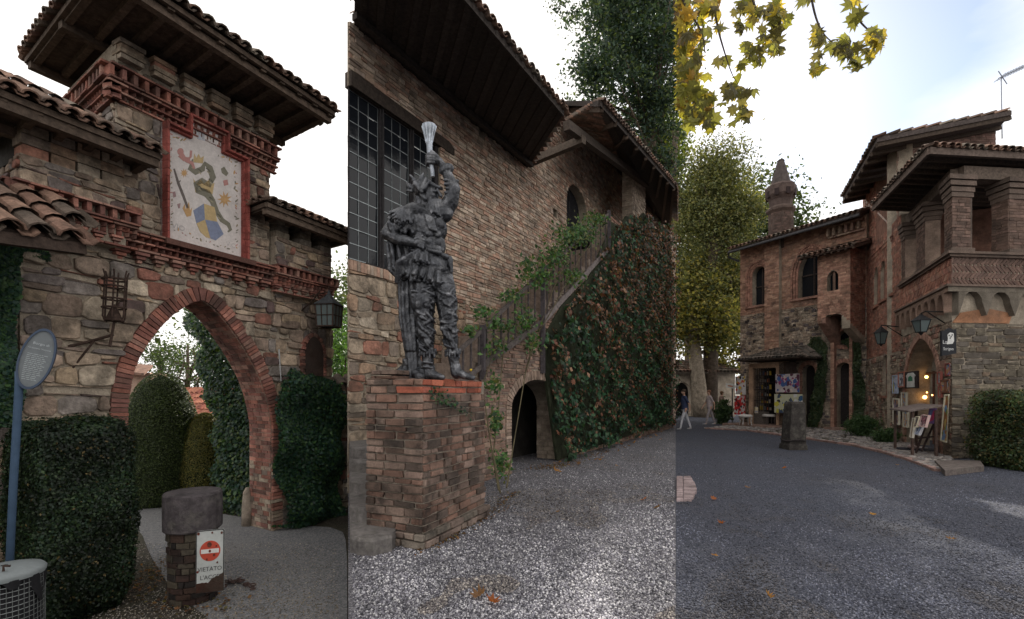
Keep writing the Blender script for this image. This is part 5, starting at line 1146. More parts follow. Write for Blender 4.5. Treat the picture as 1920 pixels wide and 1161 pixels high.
# creeper on the plinth
pl_ = PRf.poly([(806, 730), (835, 722), (850, 745), (890, 775), (885, 790), (850, 765), (812, 755)], .05)
ivy('ivy_sprig', 'small ivy sprig trailing down the brick plinth below the statue feet', surf_pts(PRf, pl_, 150, .02, .09, 19), None, 0, .012, IVY + [(.04, .10, .03)], 63, .035, 90)

# steps left of the plinth
sp_t = thing('stone_steps', 'worn stone steps with rounded edges at the left of the plinth', 'steps', gpt(690, 1035))
for k, (yb, zt) in enumerate(((1036, .17), (975, .34), (925, .50), (885, .66), (860, .82))):
    Yb = (EYE - (zt - .17)) * FPX / (yb - HY) if k else EYE * FPX / (yb - HY)
    a = Vector((BX * Yb + .015, Yb)); bpt = PC - PLf2.U * lL * (.55 + .1 * k) if k == 0 else PC - PLf2.U * lL + PRf.U * (.1 + .3 * k)
    fr_ = [a, Vector(((672 - CX) / FPX * (Yb - .1), Yb - .1)), Vector(((700 - CX) / FPX * (Yb - .12), Yb - .12)), Vector(((735 - CX) / FPX * (Yb + .02), Yb + .02)) if k == 0 else Vector(((725 - CX) / FPX * Yb, Yb)), Vector(((745 - CX) / FPX * (Yb + .25), Yb + .25))]
    bk = [Vector(((745 - CX) / FPX * (Yb + 1.6), Yb + 1.6)), Vector((BX * (Yb + 1.6) + .015, Yb + 1.6))]
    pts = fr_ + bk; n = len(pts); m = MB(); c_ = sum(pts, Vector((0, 0))) / n; zb_ = 0 if k == 0 else zt - .19
    m.add([(p.x, p.y, zb_) for p in pts] + [(p.x, p.y, zt - .03) for p in pts] + [((p + (c_ - p) * .03).x, (p + (c_ - p) * .03).y, zt) for p in pts],
          [(i, (i + 1) % n, n + (i + 1) % n, n + i) for i in range(n)] + [(n + i, n + (i + 1) % n, 2 * n + (i + 1) % n, 2 * n + i) for i in range(n)] + [tuple(range(2 * n, 3 * n))], (.13, .12, .115)); m.build('step', m_concrete, sp_t)

# the statue ------------------------------------------------------------------------------------
SY = 5.42; K = SY / FPX
sdz = pzt - (EYE + (HY - 703) / FPX * SY)
def sp(px_, py_, d=0.0): p = ray(px_, py_, SY); return Vector((p.x, p.y + d, p.z + sdz * max(0, (py_ - 560) / 143)))
sta = thing('warrior_statue', 'dark lead statue of a helmeted bearded warrior raising a torch, hand on hip', 'statue', sp(820, 703))
rg = random.Random(21); pr = []
cap_ = lambda x0, y0, d0, x1, y1, d1, r0, r1: pr.append(capsule(sp(x0, y0, d0), sp(x1, y1, d1), r0 * K, r1 * K))
el_ = lambda x, y, d, rx, ry, rz_, rot=(0, 0, 0): pr.append(ellip(sp(x, y, d), (rx * K, ry * K, rz_ * K), rot))
# head, helmet, face, beard (looking to the right and slightly down)
el_(808, 372, -.03, 15, 16, 20, (0, .1, 0)); el_(795, 355, -.01, 20, 20, 19, (0, .25, 0)); cap_(788, 372, .02, 786, 390, .03, 12, 11)
cap_(788, 366, -.09, 806, 352, -.11, 2.6, 2.6); cap_(806, 352, -.11, 826, 356, -.05, 3.4, 3); cap_(812, 349, -.05, 829, 357, -.03, 3.5, 2.5)
cap_(822, 362, -.08, 829, 373, -.08, 2.6, 3.2); cap_(815, 365, -.105, 820, 366, -.105, 2.0, 2.0); el_(813, 373, -.09, 6, 6, 5); cap_(820, 379, -.09, 827, 380, -.07, 2.2, 1.8)
cap_(796, 362, -.11, 803, 344, -.13, 7, 2); cap_(800, 362, -.12, 809, 350, -.14, 5, 1.5); cap_(794, 372, -.10, 800, 380, -.11, 5, 4)
for k in range(34): a = k / 33; x0 = 802 + 27 * a; cap_(x0, 381 + 4 * (1 - a), -.07 - .035 * math.sin(a * 3), x0 + rg.uniform(-3, 6), 398 + 12 * a + rg.uniform(-3, 6), -.09 - .04 * math.sin(a * 3), 3.2, 1.1)
for k in range(9): cap_(786 + k * 1.5, 372 + k * 2, -.02, 778 + rg.uniform(-4, 14), 392 + rg.uniform(0, 12), .0 + rg.uniform(-.05, .05), 5, 2)
cap_(781, 345, -.03, 770, 331, -.04, 5, 1.2); cap_(792, 344, -.09, 797, 332, -.10, 4.5, 1.5); cap_(783, 352, -.09, 795, 369, -.13, 6, 3); cap_(770, 352, .0, 762, 340, .03, 5, 1.5)
for k in range(8): cap_(800 - k * 4, 340 + k * .8 + k * k * .3, -.02, 798 - k * 5, 333 + k * 1.4 + k * k * .3, 0, 3.2, 1.5)
cap_(802, 385, 0, 803, 408, 0, 15, 18)
# torso
el_(801, 430, 0, 38, 26, 34, (0, .05, 0)); el_(805, 462, 0, 31, 23, 32); el_(808, 500, 0, 33, 26, 28); el_(790, 422, -.08, 17, 11, 13); el_(822, 424, -.07, 14, 11, 13)
for k in range(3): el_(808, 445 + k * 14, -.12 + k * .005, 8, 5, 7); el_(823, 445 + k * 14, -.105 + k * .005, 7, 5, 7)
el_(790, 450, -.10, 9, 7, 14, (0, .3, 0)); cap_(770, 405, -.02, 833, 402, -.02, 17, 17)
for k in range(10): a = k / 9; cap_(786 + 34 * a, 404 + 30 * math.sin(a * 3.1), -.125, 789 + 34 * a, 408 + 30 * math.sin(a * 3.1 + .1), -.125, 2.6, 2.6)   # chain
for k in range(5): cap_(803 + k * 3, 413 + k, -.145, 810 + k * 3, 437 + k, -.15, 2.4, 2.4)
# fur mantle on the near shoulder
el_(760, 410, -.02, 27, 26, 19, (0, -.35, 0)); el_(780, 400, -.08, 22, 14, 14)
for k in range(120):
    a = rg.uniform(0, 6.28); b = rg.uniform(.0, 1); cx_, cy_ = 765, 408; x0 = cx_ + math.cos(a) * 22 * b; y0 = cy_ + math.sin(a) * 15 * b; dd = -.14 * math.sqrt(max(0, 1 - b * b)) - .02
    ang = math.atan2(y0 - 392, x0 - 775) + rg.uniform(-.5, .5); L = rg.uniform(9, 17); cap_(x0, y0, dd, x0 + math.cos(ang) * L, y0 + abs(math.sin(ang)) * L * .9 + 3, dd - .015, 3.6, 1.2)
for k in range(10): cap_(735 + k * 5, 425 + 4 * math.sin(k), -.1, 738 + k * 5, 437 + 5 * math.sin(k * 1.7), -.1, 5, 4)
# near arm akimbo, fist on the hip
cap_(750, 412, -.03, 726, 438, .0, 14, 12); cap_(726, 438, .0, 758, 458, -.12, 12, 10); cap_(760, 457, -.12, 781, 464, -.17, 10, 7.5); el_(789, 465, -.18, 9, 7, 8)
for k in range(4): cap_(792, 458 + k * 4.5, -.20, 801 - k * .8, 461 + k * 4.5, -.20, 3.0, 2.8); cap_(801 - k * .8, 461 + k * 4.5, -.20, 801 - k, 465 + k * 4.4, -.17, 2.7, 2.3)
cap_(786, 459, -.2, 798, 454, -.2, 3.2, 2.5)
# raised arm
cap_(829, 402, .02, 845, 378, .0, 16, 15); cap_(845, 378, 0, 851, 356, -.02, 14.5, 13); cap_(850, 356, -.02, 838, 325, -.03, 13, 8.5); cap_(838, 325, -.03, 830, 312, -.03, 8, 7); el_(822, 305, -.03, 11, 8, 8, (0, .4, 0))
for k in range(5): cap_(838 + rg.uniform(-2, 2), 345 + k * 7, -.10 + k * .01, 858, 342 + k * 8, -.03, 3, 3)
cap_(833, 322, -.03, 842, 318, -.03, 9.5, 9.5)
for k in range(4): cap_(815, 296 + k * 5.2, -.075, 805, 294.5 + k * 5.2, -.07, 3.2, 3.0); cap_(805, 294.5 + k * 5.2, -.07, 801, 297 + k * 5.2, -.03, 3, 2.6)
cap_(822, 299, -.06, 812, 291, -.075, 3.3, 2.8)
# belt, swept skirt with a fluted hem
for k in range(44):
    a = k / 43; x0 = 780 + 56 * a; x1 = 755 + 97 * a; wv = math.sin(k * .95); dd = -.155 * math.sin(math.pi * min(a + .08, 1))
    cap_(x0, 480 + 6 * a, dd * .72, (x0 + x1) / 2, 500 + 10 * a, dd * .9, 4.5, 4.2); cap_((x0 + x1) / 2, 500 + 10 * a, dd * .9, x1, 518 + 30 * a + 6 * wv, dd - .01 + .035 * wv, 4.2, 3.0)
for k in range(34):
    a = k / 33; x0 = 776 + 50 * a; wv = math.sin(k * 1.25 + 1); dd = -.17 * math.sin(math.pi * min(a + .1, 1))
    cap_(x0, 476 + 8 * a, dd * .85, x0 - 8 + 20 * a, 494 + 16 * a + 4 * wv, dd - .02 + .02 * wv, 3.8, 2.6)
cap_(778, 474, -.09, 838, 484, -.07, 5, 5); cap_(786, 471, -.13, 828, 480, -.13, 4, 4)
for k in range(12): cap_(800 - k * 4.4, 470 + k * 2.6, -.15, 790 - k * 3.9, 484 + k * 4.2, -.16 + .008 * k, 4.2, 3 + 1.2 * math.sin(k * 1.9))
for k in range(6): cap_(760 + k * 6, 486 + k * 2, -.07 - .015 * k, 748 + k * 7, 512 + k * 4 + 4 * math.sin(k * 2), -.08 - .015 * k, 5, 3.5)
cap_(843, 488, -.02, 847, 510, -.02, 7, 3)
# legs in rumpled breeches, gaiters and boots
el_(800, 530, .0, 26, 22, 24); el_(828, 532, .02, 24, 22, 24)
el_(794, 566, -.05, 23, 22, 27, (0, .12, 0)); cap_(797, 540, -.02, 796, 585, -.04, 22, 19); cap_(796, 585, -.04, 801, 632, -.01, 17.5, 14.5); cap_(801, 632, -.01, 804, 688, .0, 13, 9.5)
el_(838, 566, .0, 20, 20, 28, (0, -.1, 0)); cap_(832, 540, .01, 840, 592, -.01, 20, 17); cap_(840, 592, -.01, 845, 634, .02, 16, 13.5); cap_(845, 634, .02, 853, 684, .03, 11.5, 9)
for k in range(38):
    for (xa, ya, da, xb, yb, db, r) in ((795, 545, -.03, 800, 640, 0, 23), (836, 545, .0, 845, 640, .02, 20)):
        t = rg.random(); cx_ = xa + (xb - xa) * t; cy_ = ya + (yb - ya) * t; dd = da + (db - da) * t; r_ = r * (1 - .3 * t); s0 = rg.uniform(-1.5, .4); s1 = s0 + rg.uniform(.6, 1.5); sl = rg.choice((-1, 1)) * rg.uniform(6, 20); sm = (s0 + s1) / 2
        cap_(cx_ + r_ * math.sin(s0), cy_, dd - r_ * K * math.cos(s0), cx_ + r_ * 1.05 * math.sin(sm), cy_ + sl * .7, dd - r_ * 1.05 * K * math.cos(sm), 1.8, 3.2); cap_(cx_ + r_ * 1.05 * math.sin(sm), cy_ + sl * .7, dd - r_ * 1.05 * K * math.cos(sm), cx_ + r_ * math.sin(s1), cy_ + sl, dd - r_ * K * math.cos(s1), 3.2, 1.5)
for (x, y, d, r) in ((803, 652, -.01, 14), (849, 652, .02, 13)):
    for k in range(9): a = k / 8 * 2.6 - 1.3; cap_(x + r * math.sin(a), y + 4 * math.sin(k * 2), d - r * .9 * K * math.cos(a), x + (r + 2) * math.sin(a), y + 9 + 4 * math.sin(k * 3), d - r * K * math.cos(a), 3, 1.6)
for y in (672, 680): cap_(796, y, -.06, 812, y + 2, -.06, 2.2, 2.2)
cap_(805, 684, .0, 806, 695, -.02, 11, 10); cap_(806, 692, -.02, 822, 697, -.10, 10, 7.5); cap_(822, 697, -.10, 833, 699, -.15, 7.5, 5)
cap_(853, 680, .03, 856, 692, .01, 10.5, 10); cap_(857, 690, .01, 874, 696, -.05, 9.5, 7); cap_(874, 696, -.05, 888, 700, -.08, 7, 4.5)
# cape: broad behind the hip, then a narrow fall to the rock
for k in range(15):
    a = k / 14; xs_ = [746 + 26 * a, 725 + 44 * a, 729 + 46 * a, 748 + 30 * a, 750 + 30 * a, 761 + 20 * a, 768 + 14 * a]; ys_ = [420, 458, 503 - 6 * a, 522, 590, 650, 694]; off_ = .05 + .05 * math.sin(k * 1.5)
    for i in range(6): cap_(xs_[i], ys_[i], off_, xs_[i + 1], ys_[i + 1], off_ + .02 * math.sin(i), 4.5, 4.5)
for k in range(26): cap_(762 + rg.uniform(-26, 30), 698 + rg.uniform(-8, 4), rg.uniform(-.05, .15), 770 + rg.uniform(-12, 14), 676 + rg.uniform(-6, 14), rg.uniform(0, .12), rg.uniform(7, 12), rg.uniform(4, 8))
def sdisp(p):
    n1 = noise.noise(p * 16); n2 = 1 - abs(noise.noise(Vector((p.x * 26, p.y * 26, p.z * 17)))) * 2
    return .004 * n1 + .0035 * max(n2, 0) + .0015 * noise.noise(p * 70)
def scol(p):
    k = .5 + .5 * noise.noise(p * 6); k2 = max(0, noise.noise(p * 14)); return (.032 + .05 * k + .13 * k2, .034 + .052 * k + .13 * k2, .04 + .056 * k + .135 * k2)
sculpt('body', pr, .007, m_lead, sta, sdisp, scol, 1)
tb = MB(); tb.tube([sp(813, 335, -.045), sp(810, 310, -.045), sp(807, 288, -.045), sp(806, 270, -.045)], [.022, .026, .032, .036], (.2, .22, .25), 12)
fl = sp(806, 272, -.045); tb.lathe(fl, [(.03, 0), (.036, .03), (.05, .10), (.072, .17), (.078, .195), (.06, .2), (.04, .17)], (.26, .29, .33), 14); tb.build('torch', m_lead, sta, False)
mb = MB()
for k in range(10):
    t = k * math.pi / 5; d_ = Vector((math.cos(t), math.sin(t), 0)); mb.tube([fl + d_ * .033, fl + d_ * .052 + Z * .09, fl + d_ * .078 + Z * .19], [.006, .007, .009], (.32, .35, .39), 5)
mb.build('torch_ribs', m_lead, sta)

# the big tree behind the house
def pxell(x, y, Y, rx, ry, rd_=None): c = ray(x, y, Y); k = Y / FPX; return ((c.x, c.y, c.z), (rx * k, (rd_ or rx) * k, ry * k))
bt = ray(1235, 735, 33); bt.z = 0
els = [pxell(1185, 60, 32, 110, 110), pxell(1130, 150, 31, 75, 60), pxell(1215, 200, 33, 75, 110), pxell(1240, 330, 33, 45, 70), pxell(1160, -40, 33, 130, 90), pxell(1245, 50, 34, 60, 150), pxell(1120, 250, 31, 50, 25)]
tree('tall_tree', 'tall broadleaf tree with dark blue green crown rising behind the porch roof', None, bt, [(bt, .5), (ray(1232, 400, 33), .42), (ray(1225, 300, 33), .34), (ray(1215, 200, 33), .26), (ray(1205, 60, 33), .14), (ray(1200, -40, 33), .06)],
     limbs(ray(1222, 260, 33), els, 22, .14, 6), els, 900, 50, .5, .13, [(0.045, .08, .06), (.03, .055, .045), (.06, .10, .065), (.025, .045, .035), (.10, .14, .05)], 71, aspect=.55, shell=.2)
b2 = ray(1258, 735, 38); b2.z = 0; els = [pxell(1225, 320, 40, 50, 55), pxell(1250, 250, 41, 40, 90)]
tree('sunlit_tree', 'yellow green sunlit tree low behind the dark trunk above the porch roof', None, b2, [(b2, .35), (ray(1262, 300, 38), .3), (ray(1270, 240, 38), .16)], limbs(ray(1262, 300, 38), els, 6, .1, 8), els, 330, 40, .6, .13, [(.14, .19, .03), (.10, .15, .03), (.2, .22, .04)], 72)
# ================================================================== PANEL THREE: the square
C3 = Vector((10.56, 11.52)); L3 = Frame(C3, (-.4253, -.905)); R3 = Frame(C3, (.995, .0995))
L3.mit = (1.763, False, 0.0); R3.mit = (-1.763, True, 0.0)
J3 = L3.P(-8.4, 0).xy; M3 = Frame(J3, (.4866, -.8736))
def LZ(x, y, d=0): return L3.uz(x, y, d)
RB = [(0.30, 0.14, .10), (.26, .12, .09), (.34, .17, .12), (.24, .13, .10), (.31, .18, .13)]
SB = sty(S_BRICK, pal=RB, d=(.004, .02), h=(.07, .078), half=.2)
S3 = sty(S_RUB, h=(.09, .2), l=(.12, .36), pal=[(.30, .24, .18), (.26, .20, .15), (.34, .28, .21), (.22, .17, .14), (.30, .17, .13)], d=(.01, .045), wob=.02)
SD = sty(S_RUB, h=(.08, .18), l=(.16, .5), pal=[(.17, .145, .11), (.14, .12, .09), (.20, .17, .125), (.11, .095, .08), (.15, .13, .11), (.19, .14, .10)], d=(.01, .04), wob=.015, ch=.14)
rb = thing('corner_building', 'red brick building on the right with pillared loggia, corbel arches and arched shop door', 'building', (C3.x + 2, C3.y + 3, 0))
zs0, zs1 = 4.10, 4.84                                    # herringbone parapet
uN = -8.4; ug = LZ(1690, 440)[0]; zwt = LZ(1690, 402)[1]  # solid wall beyond the loggia
sa = archpoly(LZ(1700, 800)[0], LZ(1763, 800)[0], 0.0, 1.75, LZ(1733, 634)[1], 8, True)
wins = []
for x0, x1, yb, yt in ((1639, 1647, 573, 500), (1651, 1661, 562, 488), (1666, 1674, 552, 476)):
    a, b = LZ(x0, 500)[0], LZ(x1, 500)[0]; zb, zt = LZ((x0 + x1) / 2, yb)[1], LZ((x0 + x1) / 2, yt)[1]; wins.append(archpoly(a, b, zb, zt - (b - a) * .7, zt, 5))
a, b = LZ(1655, 700)[0], LZ(1664, 700)[0]; wins.append(archpoly(a, b, LZ(1660, 742)[1], LZ(1660, 680)[1], LZ(1660, 663)[1], 5))
outl = [(uN, 0)] + [sa[0]] + sa[:1:-1] + [sa[1]] + [(.4, 0), (.4, zs0), (ug, zs0), (ug, zwt), (uN, zwt)]
backing(L3, [outl] + wins, .55, rb)
c_out = Curve([sa[0]] + sa[:1:-1] + [sa[1]]); so = [tuple(p + n_ * .2) for p, n_ in zip(c_out.p, c_out.n)]
zc1 = LZ(1783, 600)[1]
um_ = LZ(1668, 700)[0]
lay([[(uN, 2.9), (um_ - .0, 2.9), (ug, 2.9), (ug, zwt), (uN, zwt)]] + wins[:3], SB, L3.P, rb, 'brick', m_brick, 91, cap=120, minpx=10)
lay([[(uN, 0), (so[0][0], 0)] + so + [(so[-1][0], 0), (0, 0), (0, zc1), (ug, zc1), (ug, 2.9), (uN, 2.9)]] + [wins[3]], S3, L3.P, rb, 'stone', m_stone, 92, cap=150, minpx=10)
voussoirs(L3, c_out, .2, rb, [(.33, .20, .15), (.29, .17, .13)], (.06, .075), .05, 93, minpx=9, cap=60)
for w_ in wins:
    mb = MB(); mb.prism(L3.P, w_, -.3, -.26, (.02, .02, .025)); mb.build('window', m_glass, rb)
    mb = MB(); a, b = w_[0], w_[1]; mb.prism(L3.P, [(a[0] - .1, a[1] - .09), (b[0] + .1, a[1] - .09), (b[0] + .1, a[1]), (a[0] - .1, a[1])], -.02, .07, (.28, .14, .10)); mb.build('window_sill', m_brick, rb)
cornice(L3, LZ(1636, 480)[0], LZ(1676, 460)[0], LZ(1655, 470)[1], [('dent', .13, .04, .06, .08), ('flat', .05, .05)], rb, 4, RB, cap=60)
# corbel arches under the parapet, both faces
def corbels(fr, u0, u1, z0, z1, n, col, parent):
    w_ = (u1 - u0) / n
    mb = MB(); mb.prism(fr.P, [(u0 - .4, z1 - .02), (u1 + .4, z1 - .02), (u1 + .4, zs0), (u0 - .4, zs0)] if fr is R3 else [(u0, z1 - .02), (u1 + .4, z1 - .02), (u1 + .4, zs0), (u0, zs0)], -.01, .16, col); mb.build('corbel_table', m_mortar, parent)
    for k in range(n):
        a, b = u0 + w_ * k, u0 + w_ * (k + 1); r = w_ * .34; cx_ = (a + b) / 2; zs = z1 - .02 - r * 1.0; P_ = [(a, zs - .25), (a + w_ / 2 - r, zs - .02)]
        P_ = [(a, z1 - .02), (a, zs - .3), (cx_ - r, zs)] + [(cx_ + r * math.cos(t), zs + r * 1.05 * math.sin(t)) for t in np.linspace(math.pi, 0, 9)][1:-1] + [(cx_ + r, zs), (b, zs - .3), (b, z1 - .02)]
        mb = MB(); mb.prism(fr.P, P_[::-1], 0, .155, sh(col, random.uniform(.85, 1.15))); mb.build('corbel_arch', m_mortar, parent)
corbels(L3, ug, 0.0, 3.3, zs0 - .1, 8, (.25, .17, .13), rb)
rW = 6.0
backing(R3, [[(-1.2, 0), (rW, 0), (rW, zs0), (-1.2, zs0)]], .55, rb)
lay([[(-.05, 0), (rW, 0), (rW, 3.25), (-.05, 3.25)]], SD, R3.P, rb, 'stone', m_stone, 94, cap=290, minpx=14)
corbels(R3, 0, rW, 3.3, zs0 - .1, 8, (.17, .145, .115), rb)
mb = MB(); mb.prism(R3.P, [(.0, 3.26), (1.5, 3.26), (1.6, 3.5), (.9, 3.62), (.2, 3.5)], 0, .03, (.36, .18, .10)); mb.build('plaster_patch', m_mortar, rb)
# parapet: herringbone bricks
def herring(fr, u0, u1, z0, z1, parent, seed, pal=RB):
    backing(fr, [[(u0, z0), (u1, z0), (u1, z1), (u0, z1)]], .3, parent, 'parapet'); g = random.Random(seed); gs = []
    bw, bl = .065, .23; c, s = math.cos(.785), math.sin(.785); zc_ = (z0 + z1) / 2; n = int((z1 - z0) / .17) + 1
    u = u0 - .3
    while u < u1 + .3:
        for row in range(n):
            zc0 = z0 + .085 + row * .17; sg = 1 if row % 2 else -1
            P_ = [(u + x * c - y * s * sg * 1, zc0 + (x * s * sg + y * c)) for x, y in ((-bl / 2, -bw / 2), (bl / 2, -bw / 2), (bl / 2, bw / 2), (-bl / 2, bw / 2))]
            P_ = [(min(max(a, u0), u1), min(max(b, z0), z1)) for a, b in P_]
            if max(p[0] for p in P_) - min(p[0] for p in P_) < .08: continue
            v, f = pgeo(P_, fr.P, -.01, g.uniform(.012, .024), .004, g); gs.append((v, f, sh(g.choice(pal), g.uniform(.8, 1.2))))
        u += bw * 1.414 + .012
    emit(gs, parent, 'herringbone_brick', m_brick, 14, 140)
herring(L3, ug, .3, zs0 + .05, zs1, rb, 3); herring(R3, -.3, rW, zs0 + .05, zs1, rb, 4, [(.15, .095, .075), (.13, .085, .07), (.17, .11, .088)])  # front bricks darkened, that face's shade put into their palette
for fr, a, b in ((L3, ug, 1.2), (R3, -1.2, rW)):
    for k, (z_, h, o_) in enumerate(((zs0 - .0, .05, .20), (zs1, .06, .07), (zs1 + .06, .06, .12))):
        mb = MB(); mb.prism(fr.P, [(a, z_), (b, z_), (b, z_ + h), (a, z_ + h)], -.32 if k else -.02, o_, (.16, .115, .092)); mb.build('string_course', m_mortar, rb)
# loggia pillars, floor, back walls
zp0 = zs1 + .12; zpt = 6.85
def pillar(fr, u0, u1, dep, parent, name='loggia_pillar', z0=zp0, z1=zpt):
    cap = z1 - .55; p = MB(); p.prism(fr.P, [(u0, z0), (u1, z0), (u1, z1), (u0, z1)], -dep, -.02, (.26, .19, .15)); po = p.build(name, m_mortar, parent)
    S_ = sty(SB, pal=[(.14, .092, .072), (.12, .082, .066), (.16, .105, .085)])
    lay([[(u0, z0), (u1, z0), (u1, cap), (u0, cap)]], S_, fr.off(-.02).P, po, 'brick', m_brick, 5, 12, 60)
    f2 = Frame(fr.P(u0, 0, -dep).xy, fr.N); lay([[(0, z0), (dep - .02, z0), (dep - .02, cap), (0, cap)]], S_, f2.P, po, 'brick', m_brick, 6, 12, 60)
    for k, (zz, e) in enumerate(((z0 - .0, .05), (cap, .02), (cap + .12, .04), (cap + .26, .07), (cap + .4, .09))):
        m = MB(); m.prism(fr.P, [(u0 - e, zz), (u1 + e, zz), (u1 + e, zz + .11), (u0 - e, zz + .11)], -dep - e, e - .01, (.13, .096, .078)); m.build('moulding', m_mortar, po)

def pillar_corner(parent, w_=.52, z0=zp0, z1=zpt):
    cap = z1 - .55; o_ = L3.P(9, 0, -.03).xy; U1, U2 = -L3.U, R3.U
    def pr_(e, za, zb, nm, mat, col, par):
        o2 = L3.P(9, 0, -.03 + e).xy; k = w_ + e * 2.2; q = [o2, o2 + U2 * k, o2 + U1 * k + U2 * k, o2 + U1 * k]; m = MB()
        m.add([(p.x, p.y, za) for p in q] + [(p.x, p.y, zb) for p in q], [(3, 2, 1, 0), (4, 5, 6, 7), (0, 1, 5, 4), (1, 2, 6, 5), (2, 3, 7, 6), (3, 0, 4, 7)], col); return m.build(nm, mat, par)
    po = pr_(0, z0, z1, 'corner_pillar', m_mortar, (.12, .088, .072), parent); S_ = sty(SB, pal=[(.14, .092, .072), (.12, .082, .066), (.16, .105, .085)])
    lay([[(-w_, z0), (.2, z0), (.2, cap), (-w_, cap)]], S_, L3.off(-.03).P, po, 'brick', m_brick, 5, 12, 80); lay([[(-.1, z0), (w_, z0), (w_, cap), (-.1, cap)]], S_, R3.off(-.03).P, po, 'brick', m_brick, 6, 12, 150)
    for zz, e in ((z0, .05), (cap, .03), (cap + .12, .05), (cap + .26, .08), (cap + .4, .1)): pr_(e, zz, zz + .11, 'moulding', m_mortar, (.13, .096, .078), po)
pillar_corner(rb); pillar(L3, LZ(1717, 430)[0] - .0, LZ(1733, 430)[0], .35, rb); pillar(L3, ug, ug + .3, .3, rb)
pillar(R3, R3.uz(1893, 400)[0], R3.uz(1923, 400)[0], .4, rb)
mb = MB(); P_ = [L3.P(ug, 0, -.1).xy, C3 - Vector((0, 0)) + L3.N * -.1 + R3.N * -.1, R3.P(rW, 0, -.1).xy, R3.P(rW, 0, -4.5).xy, L3.P(ug, 0, -4.5).xy]
for zz, nm in ((zs0 - .1, 'loggia_floor'),):
    mb.add([(p.x, p.y, zz) for p in P_] + [(p.x, p.y, zz + .1) for p in P_], [tuple(range(5))[::-1], tuple(range(5, 10))] + [(i, (i + 1) % 5, 5 + (i + 1) % 5, 5 + i) for i in range(5)], (.15, .12, .1)); mb.build(nm, m_wood, rb)
LB = L3.off(-2.6)
mb = MB(); mb.prism(LB.P, [(ug - 1, zs0), (-4.3, zs0), (-4.3, 7.0), (ug - 1, 7.0)], -.3, 0, (.07, .05, .042)); mb.build('loggia_back_wall', m_brick, rb)  # wall colour darkened to paint in the loggia's inner shade
mb = MB(); RB_ = R3.off(-2.6); mb.prism(RB_.P, [(4.0, zs0), (rW, zs0), (rW, 7.0), (4.0, 7.0)], -.3, 0, (.06, .045, .04)); mb.build('loggia_back_wall', m_brick, rb)  # darkened likewise, interior shade put into the colour
mb = MB(); f2 = Frame(L3.P(ug, 0, -2.7).xy, L3.N); mb.prism(f2.P, [(0, zs0), (2.7, zs0), (2.7, zwt), (0, zwt)], -.3, 0, (.22, .12, .09)); mb.build('loggia_end_wall', m_brick, rb)
facebricks(f2, .1, 2.65, zs0, zwt, rb, SB, 7, 200, minpx=12)
# its roof
eo = .85; zer = EYE + (HY - 284) / FPX * (L3.P(0, 0, eo).y - .35)
c_a = C3 + L3.N * eo + R3.N * .55; far_a = L3.P(LZ(1640, 410, eo)[0] - .2, 0, eo).xy
ndir = R3.U; wd_ = 7.0
roof_c = [Vector((*far_a, zer)), Vector((*c_a, zer)), Vector((*(c_a + ndir * wd_), zer + .0)), Vector((*(far_a + ndir * wd_), zer))]
ridge_a, ridge_b = (roof_c[0] + roof_c[3]) / 2 + Z * .9, (roof_c[1] + roof_c[2]) / 2 + Vector((0, 2.0, .9))
slab(roof_c, .05, rb, 'eaves_boarding', m_wood, (.07, .055, .045))
roof_plane(roof_c[0], roof_c[1], [roof_c[0], roof_c[1], ridge_b, ridge_a], rb, .2, .4, 95, minpx=9, cap=200); roof_plane(roof_c[1], roof_c[2], [roof_c[1], roof_c[2], ridge_b], rb, .2, .4, 96, minpx=9, cap=280)
mb = MB(); mb.add([p + Z * .01 for p in roof_c] + [ridge_a + Z * .01, ridge_b + Z * .01], [(0, 1, 5, 4), (1, 2, 5), (2, 3, 4, 5)], (.1, .07, .06)); mb.build('roof_deck', m_wood, rb)
mb = MB(); mb.beam(roof_c[0] - Z * .09, roof_c[1] - Z * .09, .07, .16, (.12, .09, .075)); mb.beam(roof_c[1] - Z * .09, roof_c[2] - Z * .09, .07, .16, (.12, .09, .075)); mb.build('fascia', m_wood, rb)
rafters(roof_c[0], roof_c[1], roof_c[3], roof_c[2], 12, .08, .1, rb, .1)
mb = MB(); mb.beam(L3.P(ug, zpt + .1, -.25), L3.P(.1, zpt + .1, -.25), .3, .3, (.13, .10, .08)); mb.beam(R3.P(-.2, zpt + .1, -.25), R3.P(rW, zpt + .1, -.25), .3, .3, (.13, .10, .08)); mb.build('loggia_beam', m_wood, rb)

# the tower behind it with its rising shed roof
tb_ = thing('brick_tower', 'tall brick tower under a steep rising shed roof behind the corner building', 'tower', (13.8, 17.5, 0))
Pb = ray(1645, 258, 15.0); Pa = ray(1580, 372, 15.0 * 477 / 363); Pc = ray(1897, 207, 15.3); Pd = Pc + (Pa - Pb)
slab([Pa, Pb, Pc, Pd], .14, tb_, 'roof_boarding', m_wood, (.075, .06, .055)); rafters(Pa, Pb, Pd, Pc, 9, .1, .12, tb_, .2)
roof_plane(Pa, Pb, [Pa, Pb, Pc, Pd], tb_, .22, .45, 97, minpx=9, cap=120)
TL = Frame((Pb + (Pc - Pb).normalized() * .95).xy + (Pa - Pb).xy.normalized() * .8, L3.U); tn = Frame(TL.P(0, 0, 0).xy, (Pc - Pb).xy)
def slope_z(p): k = (p - Pb.xy).dot((Pc - Pb).xy) / (Pc - Pb).xy.length_squared; return Pb.z + (Pc.z - Pb.z) * k - .16
ulen = ((Pc - Pb).xy.length - 1.05); a, b = tn.P(0, 0).xy, tn.P(ulen, 0).xy
backing(tn, [[(0, 0), (ulen, 0), (ulen, slope_z(b)), (0, slope_z(a))]], .4, tb_)
